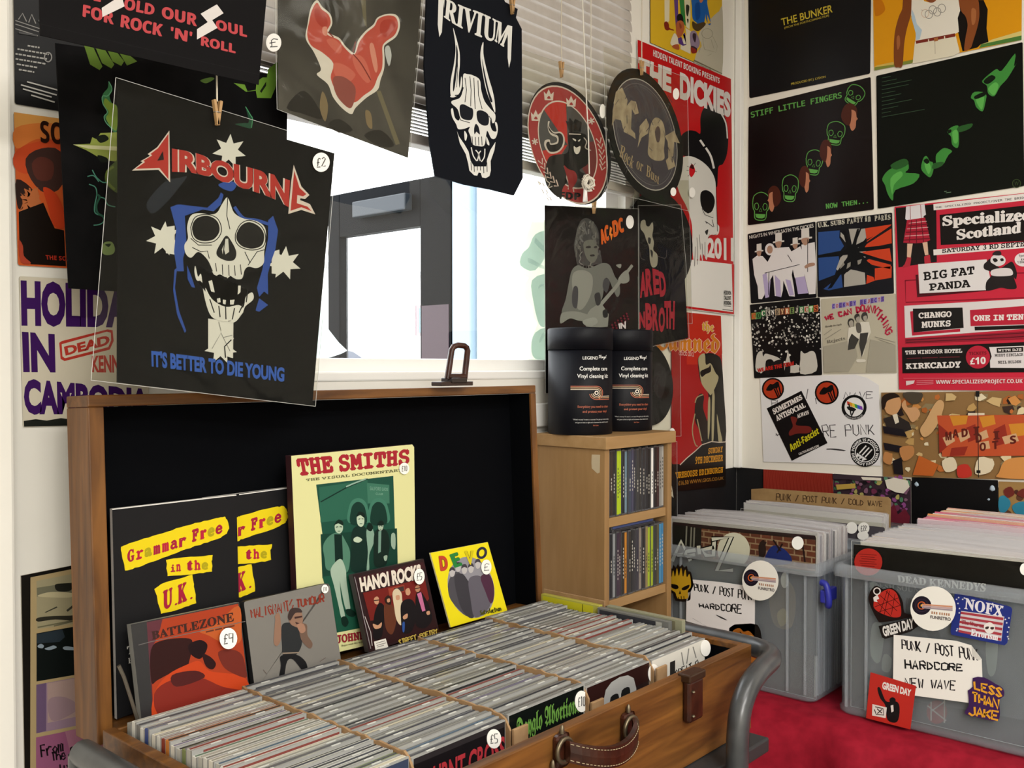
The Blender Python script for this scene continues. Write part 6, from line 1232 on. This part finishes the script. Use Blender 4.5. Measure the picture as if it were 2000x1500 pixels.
for ch, q, c in (('D', '1112 830 1164 828 1174 918 1124 924', 'B8402A'), ('E', '1178 822 1228 806 1260 888 1210 904', '2A7A3A'), ('V', '1268 800 1328 796 1318 882 1296 886', 'C8B81A')): S.t(ch, q, '2A2A1A', 'sans', .06).t(ch, q, c, 'sans', .03)
S.ring(1376, 812, 24, 30, 15, '2A2A3E', 20)
S.hand('Satisfaction', '1366 1164 1490 1136 1494 1164 1370 1190', '4A4A1A', 5, .3, 1, 2)
j = S.out('single_sleeve', 'bright yellow card sleeve with circular band photo, tilted in the lid', 'record sleeve', DL)
price(j, PD_, W4, 1406, 898, 31, '£', 46, .0021)
# ------------------------------------------------------------------ front covers of the disc rows
def proj(P):
    v = Vector(P)-EYE; d = v.dot(FWD); return (1000+F*v.dot(RGT)/d, 750-F*v.dot(UPV)/d)
FRONT = []
def cover(ci, col, draw, label, sticker=None):
    cx, cds = ROWS[ci]; o = cds[0]; y = o.location.y; z0 = o.location.z; w = .142
    old = o; pl = PY(y-.0004)
    P = [proj((cx-w/2+.002, y-.0004, z0+.1235)), proj((cx+w/2-.002, y-.0004, z0+.1235)), proj((cx+w/2-.002, y-.0004, z0+.002)), proj((cx-w/2+.002, y-.0004, z0+.002))]
    S = Sheet(pl, V0, P, col, .0003, None, 0, .25); S.q = P; draw(S)
    o['label'] = label
    WORLDLOC[o.name] = Vector(o.location); S.build('cover', o)
    if sticker: price(o, pl, V0, *sticker[:3], sticker[4] if len(sticker) > 4 else '', sticker[3], .0009)
def qd(S, u0, v0, u1, v1):          # sub-quad of the cover, v down
    q = S.q; f = lambda u, v: lerp(lerp(q[0], q[1], u), lerp(q[3], q[2], u), v)
    return [f(u0, v0), f(u1, v0), f(u1, v1), f(u0, v1)]
def d0(S): S.f(qd(S, 0, 0, 1, .3), '3A4258').f(qd(S, .6, .1, .9, .3), '5A6478')
def d1(S): S.t('BURNT CROSS', qd(S, .14, .13, 1.0, .35), 'A8323A', 'gill', .03).f(qd(S, 0, 0, 1, .05), '2A2628')
def d2(S): S.t('Dayglo Abortions', qd(S, .1, .05, .96, .30), '5E8A3E', 'black', .02).b(qd(S, .3, .6, .6, .9), '5A3A2A').b(qd(S, .5, .5, .66, .66), 'A88A5A').b(qd(S, .62, .56, .74, .7), '9A5A3A').b(qd(S, .05, .3, .3, .6), '10181A')
def d3(S): S.f(qd(S, 0, 0, 1, .2), '2A1614').b(qd(S, .3, .1, .75, .7), '9A9A98').bs(' '.join('%f %f' % p for p in qd(S, .38, .2, .5, .32)), '1A1A1A').bs(' '.join('%f %f' % p for p in qd(S, .56, .18, .68, .3)), '1A1A1A').t('IDLE', qd(S, .4, .3, .72, .46), 'C8C4BC', 'black', .02).b(qd(S, .02, .5, .26, .8), '8A8684')
def d4(S): S.b(qd(S, .1, .35, .5, .7), '8A8886').f(qd(S, .34, .1, .44, .5), '2A2826').lns('%f %f %f %f;%f %f %f %f;%f %f %f %f' % (*qd(S, .56, .04, .6, .2)[0], *qd(S, .56, .04, .6, .2)[2], *qd(S, .66, .03, .7, .2)[1], *qd(S, .66, .03, .7, .2)[3], *qd(S, .78, .03, .84, .18)[0], *qd(S, .78, .03, .84, .18)[2]), 2, '7A7874').hand('GREAT R', [tuple(p) for p in qd(S, .44, .22, .88, .38)], '2A2828', 1.6, .3, 1, 3).b(qd(S, .2, .6, .4, .9), '6A3A5A')
cover(0, '242A38', d0, 'front disc with slate blue cover in the row nearest the stay')
cover(1, '171416', d1, 'front disc with red BURNT lettering on black and a round price', (965, 1443, 14, 19, '£5'))
cover(2, '0E1210', d2, 'front disc with green gothic lettering in the middle row', (1136, 1370, 13, 21, '£10'))
cover(3, '241A1A', d3, 'front disc with grey skull on dark brown in the fourth row', (1277, 1316, 11, 19))
cover(4, 'CFCBC2', d4, 'front disc with white scribbled cover in the row by the catch', (1378, 1266, 10, 16))
# discs standing crosswise at the hinge end of the case
def cross(x, y0, y1, zt, body, front, label, extra=None, cat='compact disc'):
    r = root('compact_disc_case', (x, (y0+y1)/2, Z(zt)-.125), label, cat, 'discs standing crosswise by the end panel')
    b = MB(); b.box((x, y0, Z(zt)-.125), (x+.0098, y1, Z(zt)), mat(body, .2), .0006); b.build('case_body', r)
    S = Sheet(PX(x-.0001), V0, [proj((x-.0001, y, Z(z))) for y, z in ((y1-.004, zt-.003), (y0+.012, zt-.003), (y0+.012, zt-.12), (y1-.004, zt-.12))], front, .0003, None, 0, .25)
    S.q = S.outline
    if extra: extra(S)
    S.build('cover', r); return r
def ey(S):
    for i in range(16): S.f(qd(S, .06+i*.042, .1, .075+i*.042, .26), '6A6A1A')
    S.ln(qd(S, .8, 0, .8, 1)[1:3], 1.2, '5A5A1A')
def ed(S): S.f(qd(S, .04, .1, .13, .3), '8A8A88').f(qd(S, .06, .14, .11, .26), '2A2A2A').f(qd(S, .9, 0, 1, 1), 'A0A09A')
cross(1.2415, .918, 1.04, -.386, 'B0AC4A', 'C2BC2A', 'bright yellow disc standing crosswise beside the beech tower', ey)
cross(1.2345, .782, .916, -.387, '6A6A68', '33343A', 'dark fronted clear disc standing crosswise between rows and end panel', ed)
cross(1.2449, .765, .905, -.384, '8A8A72', '6E6A54', 'olive edged clear disc standing crosswise behind the dark one')
b = MB(); b.box((1.2516, .915, Z(-.5)), (1.2552, 1.043, Z(-.380)), CARD, .0006, None)
tag(b.build('cardboard_strip'), 'strip of orange brown cardboard standing behind the yellow disc', 'cardboard')
b = MB(); b.box((1.2365, .90, Z(-.5)), (1.2400, 1.043, Z(-.391)), CARD, .0005); tag(b.build('cardboard_strip'), 'low strip of cardboard standing in front of the yellow disc', 'cardboard') if False else None
# ------------------------------------------------------------------ front records in the boxes, stickers on the boxes
def front_record(plane, outline, view, col, label, grp, draw, top):
    S = Sheet(plane, view, outline, col, .0025, 'C8C4BC', 3, .25); draw(S)
    P = [plane.hit(view[0]+p[0]/view[2], view[1]+p[1]/view[2]) for p in pts(outline)]
    r = root('vinyl_record', (plane.p.x, sum(p.y for p in P)/4, min(p.z for p in P)), label, 'record', grp)
    S.build('record_sleeve', r)
    pouch(r, plane, view, top, .0026, .001, 'plastic_sleeve'); return r
BRICK = bpy.data.materials.new('brick_print'); BRICK.use_nodes = True; n_, l_ = nodes(BRICK)
tc_ = n_.new('ShaderNodeTexCoord'); mp_ = n_.new('ShaderNodeMapping'); mp_.inputs['Rotation'].default_value = (math.pi/2, 0, math.pi/2); br_ = n_.new('ShaderNodeTexBrick')
br_.inputs['Scale'].default_value = 22; br_.inputs['Color1'].default_value = lin('5A2E22'); br_.inputs['Color2'].default_value = lin('6E3A28'); br_.inputs['Mortar'].default_value = lin('9A8068'); br_.inputs['Mortar Size'].default_value = .03
sx_ = n_.new('ShaderNodeSeparateXYZ'); cb_ = n_.new('ShaderNodeCombineXYZ'); l_.new(tc_.outputs['Object'], sx_.inputs[0]); l_.new(sx_.outputs['Y'], cb_.inputs['X']); l_.new(sx_.outputs['Z'], cb_.inputs['Y'])
l_.new(cb_.outputs[0], br_.inputs['Vector']); l_.new(br_.outputs['Color'], n_['Principled BSDF'].inputs['Base Color']); n_['Principled BSDF'].inputs['Roughness'].default_value = .3
def acid(S):
    S.view = W2
    S.f('250 868 868 930 868 1500 240 1400', BRICK).f('100 836 250 870 246 1080 96 1050', '1E1C1A').lns('170 850 166 960;196 860 190 980;212 862 208 980', 8, '8A8880').f('96 836 868 906 866 922 96 846', '2E1C20')
    S.c(425, 985, 88, 'E2DFD4', 96).b('600 1010 640 960 700 980 740 1030 720 1060 600 1060', '1E2E7A').bs('560 960 590 930 600 1000 570 1040', '2A1A16').lns('600 940 560 1030;640 930 680 990;800 960 812 1050;690 950 660 1000', 9, '2A1A1C', True)
    S.f('230 1030 870 1100 870 1500 100 1420 96 1080', '4A5452').f('500 1090 880 1110 880 1560 480 1480', '22262E').b('620 1180 700 1140 760 1220 740 1400 640 1380', '6A5A44').b('460 1200 520 1240 500 1330 450 1320', '8A7E52').bs('660 1330 700 1300 720 1360 680 1400', '9A8A5A')
    for ch, q in (('A', '110 930 180 930 186 1046 84 1050'), ('c', '160 960 214 962 216 1010 160 1020'), ('i', '222 930 248 930 250 1010 228 1012'), ('d', '250 950 316 930 320 1010 256 1016'), ('Z', '300 935 420 905 420 1090 330 1100')): S.hand(ch, q, '141212', 26, .3, 1, 2).hand(ch, q, 'E4E2DC', 15, .3, 1, 2)
r = front_record(PX(1.6885), '1314 1019 1594 1048 1590 1364 1316 1296', V0, '2A1E1C', 'front record with brick wall cover and white moon disc', 'records in the box beside the tower', acid, '1312 1012 1598 1040 1594 1366 1314 1297')
price(r, PX(1.6885), W2, 772, 946, 32, '', 36, .0050)
def dk(S):
    S.view = W7
    S.f('1180 470 2190 560 2190 1400 1166 1110', '565C64').f('1166 1060 2190 1240 2190 1400 1090 1130', '343A46').bs('1190 480 1240 500 1230 560 1200 600;1280 640 1300 560 1340 540 1350 620;1200 700 1260 720 1240 900 1190 860;1800 780 1860 760 1850 950 1810 960;1260 860 1300 880 1290 950 1250 940', '9AA2A0').bs('1480 740 1500 700 1560 760 1520 800;1380 560 1430 600 1420 680 1380 660', '1E242C')
    S.t('DEAD KENNEDYS', '1330 442 1800 486 1796 530 1334 480', 'C8C6C4', 'serif', .02).t('FRESH SOUNDS FROM SAN FRANCISCO', '1180 478 1980 560 1976 590 1182 506', '8E9094', 'serif', .01)
    S.c(1540, 1164, 54, '8E2A34', 62).ln('1510 1110 1510 1210', 7, 'B8B4B4').ln('1580 1100 1580 1222', 7, 'B8B4B4').ln('1510 1160 1580 1110', 7, 'B8B4B4').ln('1490 1130 1590 1210', 7, 'B8B4B4')
r = front_record(PX(1.6860), '1667 1063 2070 1106 2066 1473 1664 1378', V0, '0D0B0A', 'front record with glossy black cover and round red sticker', 'records in the NEW WAVE box', dk, '1663 1056 2074 1099 2070 1475 1662 1379')
s = Sheet(PX(1.6825), W7, [(1178+74*math.cos(k*.2618), 372+72*math.sin(k*.2618)) for k in range(24)], 'A82A22', .0003)
for i in range(7): s.ln([(1130+(i % 3)*6, 330+i*12), (1222-(i % 2)*10, 336+i*12)], 4, '7A1A16')
s.out('sticker', 'round red sticker', parent=r)
price(r, PX(1.6860), W7, 2004, 410, 26, '', 32, .0050)
def plain(S): pass
r = front_record(PX(1.9840), '1448 1001 1728 1030 1726 1250 1449 1211', V0, '55505E', 'grey violet record with two round prices at the front of the corner box', 'records in the corner box', plain, '1447 993 1730 1022 1728 1252 1448 1212')
price(r, PX(1.9840), W2, 1065, 864, 31, '', 32, .005); price(r, PX(1.9840), W2, 1130, 866, 31, '£22', 32, .0054); price(r, PX(1.9840), W2, 1126, 906, 31, '', 24, .005)
S = Sheet(PX(2.0370), W2, '520 654 580 650 1262 698 1276 712 1262 1480 524 1380', noisy('tan_cardboard', '8E7048', 'A08256', 30, .8), .003, None, 0, .8)
S.hand('PUNK / POST PUNK / COLD WAVE', '658 676 1230 720 1230 748 656 714', '4A3420', 4, .3, 1.4, 4)
S.out('cardboard_marker', 'tan cardboard marker with handwriting behind the corner box records', 'divider')
B1, B3 = PX(1.6602), PX(1.6518)
# box beside the tower
s = Sheet(B1, W7, spline(pts('110 480 112 440 124 420 130 396 142 408 150 388 162 404 172 384 184 398 196 384 206 402 220 392 226 420 240 424 252 470 254 500 240 530 240 566 222 578 160 576 148 540 116 516'), 2), '1A100A', .0004)
s.b('124 480 130 436 140 450 148 416 158 450 168 404 178 446 190 402 200 450 212 412 220 452 234 436 242 480 240 506 226 524 228 556 216 566 170 564 160 534 130 512', 'B8901E').bs('136 488 170 494 176 510 160 516 140 506;196 508 232 492 230 508 212 520 196 520', '120C08').f('184 520 190 540 178 542', '120C08').lns('176 556 178 568;190 552 192 568;204 552 206 568;164 552 170 566', 4, '120C08')
s.out('sticker', 'yellow flaming skull sticker', parent=box1)
s = Sheet(B1, W7, '220 462 400 478 580 504 578 762 440 756 330 716 216 684', 'E2DEDE', .0005, None, 0, .6)
s.hand('PUNK / POST PUNK', '258 486 566 526 562 574 262 524', '2A2828', 5, .3, 1.2, 3).hand('HARDCORE', '284 592 512 598 508 644 288 612', '2A2828', 5.5, .3, 1.2, 5).b('372 650 404 662 434 680 402 670', '2A2828').lns('216 684 330 716 250 668', 2, 'A8A4A4')
s.out('paper_sign', 'white handwritten paper sign', parent=box1)
def shop(pl, x, y, rx, ry, par, tl=0):
    s = Sheet(Plane(pl.p-Vector((.0082, 0, 0)), pl.n), W7, [(x+rx*math.cos(k*.2244), y+ry*math.sin(k*.2244)) for k in range(28)], 'E6E2DA', .0004)
    cx_, cy_ = x-rx*.5, y-ry*.14; s.c(cx_, cy_, rx*.42, '1C1622', ry*.42).ring(cx_, cy_, rx*.28, ry*.28, 2.5, '3A2A3E').ring(cx_, cy_, rx*.16, ry*.16, 5, 'C05A2A').c(cx_, cy_, rx*.05, 'D8A03A')
    for i, c in enumerate(('C88A6A', 'B89A9A', '9A8A92')): s.f([(cx_+2, y-ry*.22+i*ry*.07), (x+rx*.86, y-ry*.12+i*ry*.08), (x+rx*.86, y-ry*.05+i*ry*.08), (cx_+2, y-ry*.16+i*ry*.07)], c)
    s.lns(';'.join('%f %f %f %f' % (x+rx*u, y+ry*(.13+.12*u), x+rx*u, y+ry*(.24+.12*u)) for u in (-.04, .06, .16, .3, .4, .5, .6, .7)), rx*.06, 'A8785A').t('FUNRETRO', [(x-rx*.12, y+ry*.3), (x+rx*.78, y+ry*.4), (x+rx*.78, y+ry*.56), (x-rx*.12, y+ry*.44)], '4A4044', 'gill', .03)
    s.out('sticker', 'round white shop sticker with record emblem', parent=par)
shop(B1, 608, 470, 96, 106, box1)
s = Sheet(B1, W7, '442 760 444 720 470 702 560 696 594 704 608 730 636 900 500 960', '120E0C', .0004)
s.b('456 760 470 730 500 722 520 740 548 736 580 770 600 800 620 880 540 900 500 800', '9A5A1E').lns('470 750 520 780 560 760 590 800', 8, 'C88A3A', True).lns('500 740 530 770 570 780', 5, '1A1210', True)
s.out('sticker', 'black sticker with orange flames', parent=box1)
s = Sheet(PX(1.6690), W7, [(736+20*math.cos(k*.35), 468+42*math.sin(k*.35)) for k in range(18)], 'CFC8B4', .0004); s.out('sticker', 'pale round sticker', parent=box1)
# NEW WAVE box
s = Sheet(B3, W7, spline(pts('1178 560 1200 510 1225 498 1256 516 1300 508 1340 540 1362 590 1368 640 1410 650 1400 664 1256 690 1228 680 1196 620'), 2), '1A0E0C', .0004)
s.b('1206 590 1216 556 1250 530 1290 514 1326 536 1346 590 1352 640 1342 662 1300 662 1240 640 1210 616', 'AE2A22').lns('1240 548 1330 630;1222 580 1300 660;1270 524 1348 600;1290 524 1262 650;1320 540 1300 650;1240 640 1280 520;1210 610 1340 560;1220 640 1350 600', 3, '3A0E0C').ring(1224, 526, 17, 17, 6, 'D8D0CC').fs('1204 560 1226 544 1236 566 1222 572 1228 584 1208 580', 'D8D0CC')
s.f('1232 710 1438 660 1448 706 1400 740 1268 778 1250 770', '1A1412').t('GREEN DAY', '1248 714 1416 666 1420 722 1262 768', 'D8D4D0', 'gill', .045)
s.out('sticker', 'red heart grenade sticker', parent=box3)
shop(B3, 1520, 618, 120, 118, box3)
s = Sheet(B3, W7, '1634 540 1650 534 1928 608 1938 622 1912 800 1896 812 1618 756 1612 740', '24307A', .0004)
s.f('1668 630 1896 660 1880 790 1654 740', 'C8C0C4')
for i in range(5): s.f([(1667-i*3, 634+i*24), (1892-i*3, 666+i*27), (1890-i*3, 680+i*27), (1666-i*3, 646+i*24)], 'A03A44')
s.t('NOFX', '1690 560 1894 604 1888 664 1684 620', 'DAD6DC', 'serif', .02).t('The War on', '1672 676 1790 700 1788 722 1670 698', '8A2A36', 'serif', .02).t('Errorism', '1722 724 1866 752 1862 788 1718 760', 'E4E0E4', 'serif', .03).b('1790 706 1820 690 1846 710 1840 740 1814 750 1794 734', 'E0D8D4').bs('1796 716 1814 712 1812 724 1798 726;1824 716 1842 716 1838 728 1824 726', '3A2A2A')
R = random.Random(5)
for i in range(22):
    x, y = R.choice(((R.uniform(1640, 1670), R.uniform(560, 740)), (R.uniform(1900, 1922), R.uniform(640, 780)), (R.uniform(1650, 1900), 0))); y = y or 566+(x-1650)*.2+R.uniform(-12, 0); star(s, x, y, 6, 'D8D8E4', 0, 5, .4)
s.out('sticker', 'blue flag sticker', parent=box3)
s = Sheet(Plane(B3.p-Vector((.0003, 0, 0)), B3.n), W7, '1312 756 1640 788 1722 812 1776 884 1786 1126 1308 1062', 'E6E2DC', .0005, None, 0, .6)
s.hand('PUNK / POST PUNK', '1356 782 1752 832 1756 892 1358 832', '2A2628', 6, .3, 1.2, 3).hand('HARDCORE', '1370 888 1676 914 1674 946 1374 936', '1E1C1E', 7, .3, 1.2, 5).hand('NEW WAVE', '1372 984 1640 1000 1636 1046 1374 1032', '2A2628', 6, .3, 1.2, 6).f('1722 812 1776 884 1760 892 1730 870', 'C8C4BE')
s.out('paper_sign', 'white paper sign reading NEW WAVE', parent=box3)
s = Sheet(Plane(B3.p-Vector((.0011, 0, 0)), B3.n), W7, '1190 954 1430 1026 1400 1256 1166 1196', 'B42A22', .0004)
s.t('GREEN DAY', '1254 1002 1406 1046 1402 1082 1250 1042', 'DCD6D2', 'gill', .05).b('1226 1040 1240 1036 1262 1090 1280 1110 1330 1110 1344 1150 1330 1216 1280 1206 1268 1130 1240 1090', '141012').b('1290 1096 1306 1086 1322 1096 1318 1116 1296 1116', '141012').f('1296 1130 1310 1126 1312 1160 1300 1166', 'D8D0CC').f('1200 1122 1276 1140 1270 1196 1198 1182', 'D8D2CC').lns('1214 1136 1256 1146 1260 1180 1220 1176 1210 1150;1224 1146 1250 1170;1250 1150 1226 1172', 5, '2A1A1A')
s.out('sticker', 'red square sticker of saluting man', parent=box3)
s = Sheet(Plane(B3.p-Vector((.0022, 0, 0)), B3.n), W7, spline(pts('1730 984 1790 982 1850 1016 1890 1040 1894 1080 1866 1100 1872 1140 1870 1200 1840 1212 1790 1200 1700 1180 1688 1160 1708 1130 1706 1070 1704 1050 1730 1030'), 2), '3A1E4E', .0004)
s.hand('LESS', '1738 1004 1884 1040 1880 1086 1740 1040', 'D89A2A', 8.5, .15, 1, 1).hand('THAN', '1726 1060 1866 1098 1862 1146 1728 1106', 'D89A2A', 8.5, .15, 1, 2).hand('JAKE', '1706 1130 1866 1164 1862 1206 1710 1178', 'D89A2A', 8.5, .15, 1, 3)
s.out('sticker', 'purple sticker with orange letters', parent=box3)
print('objects', len(bpy.data.objects))
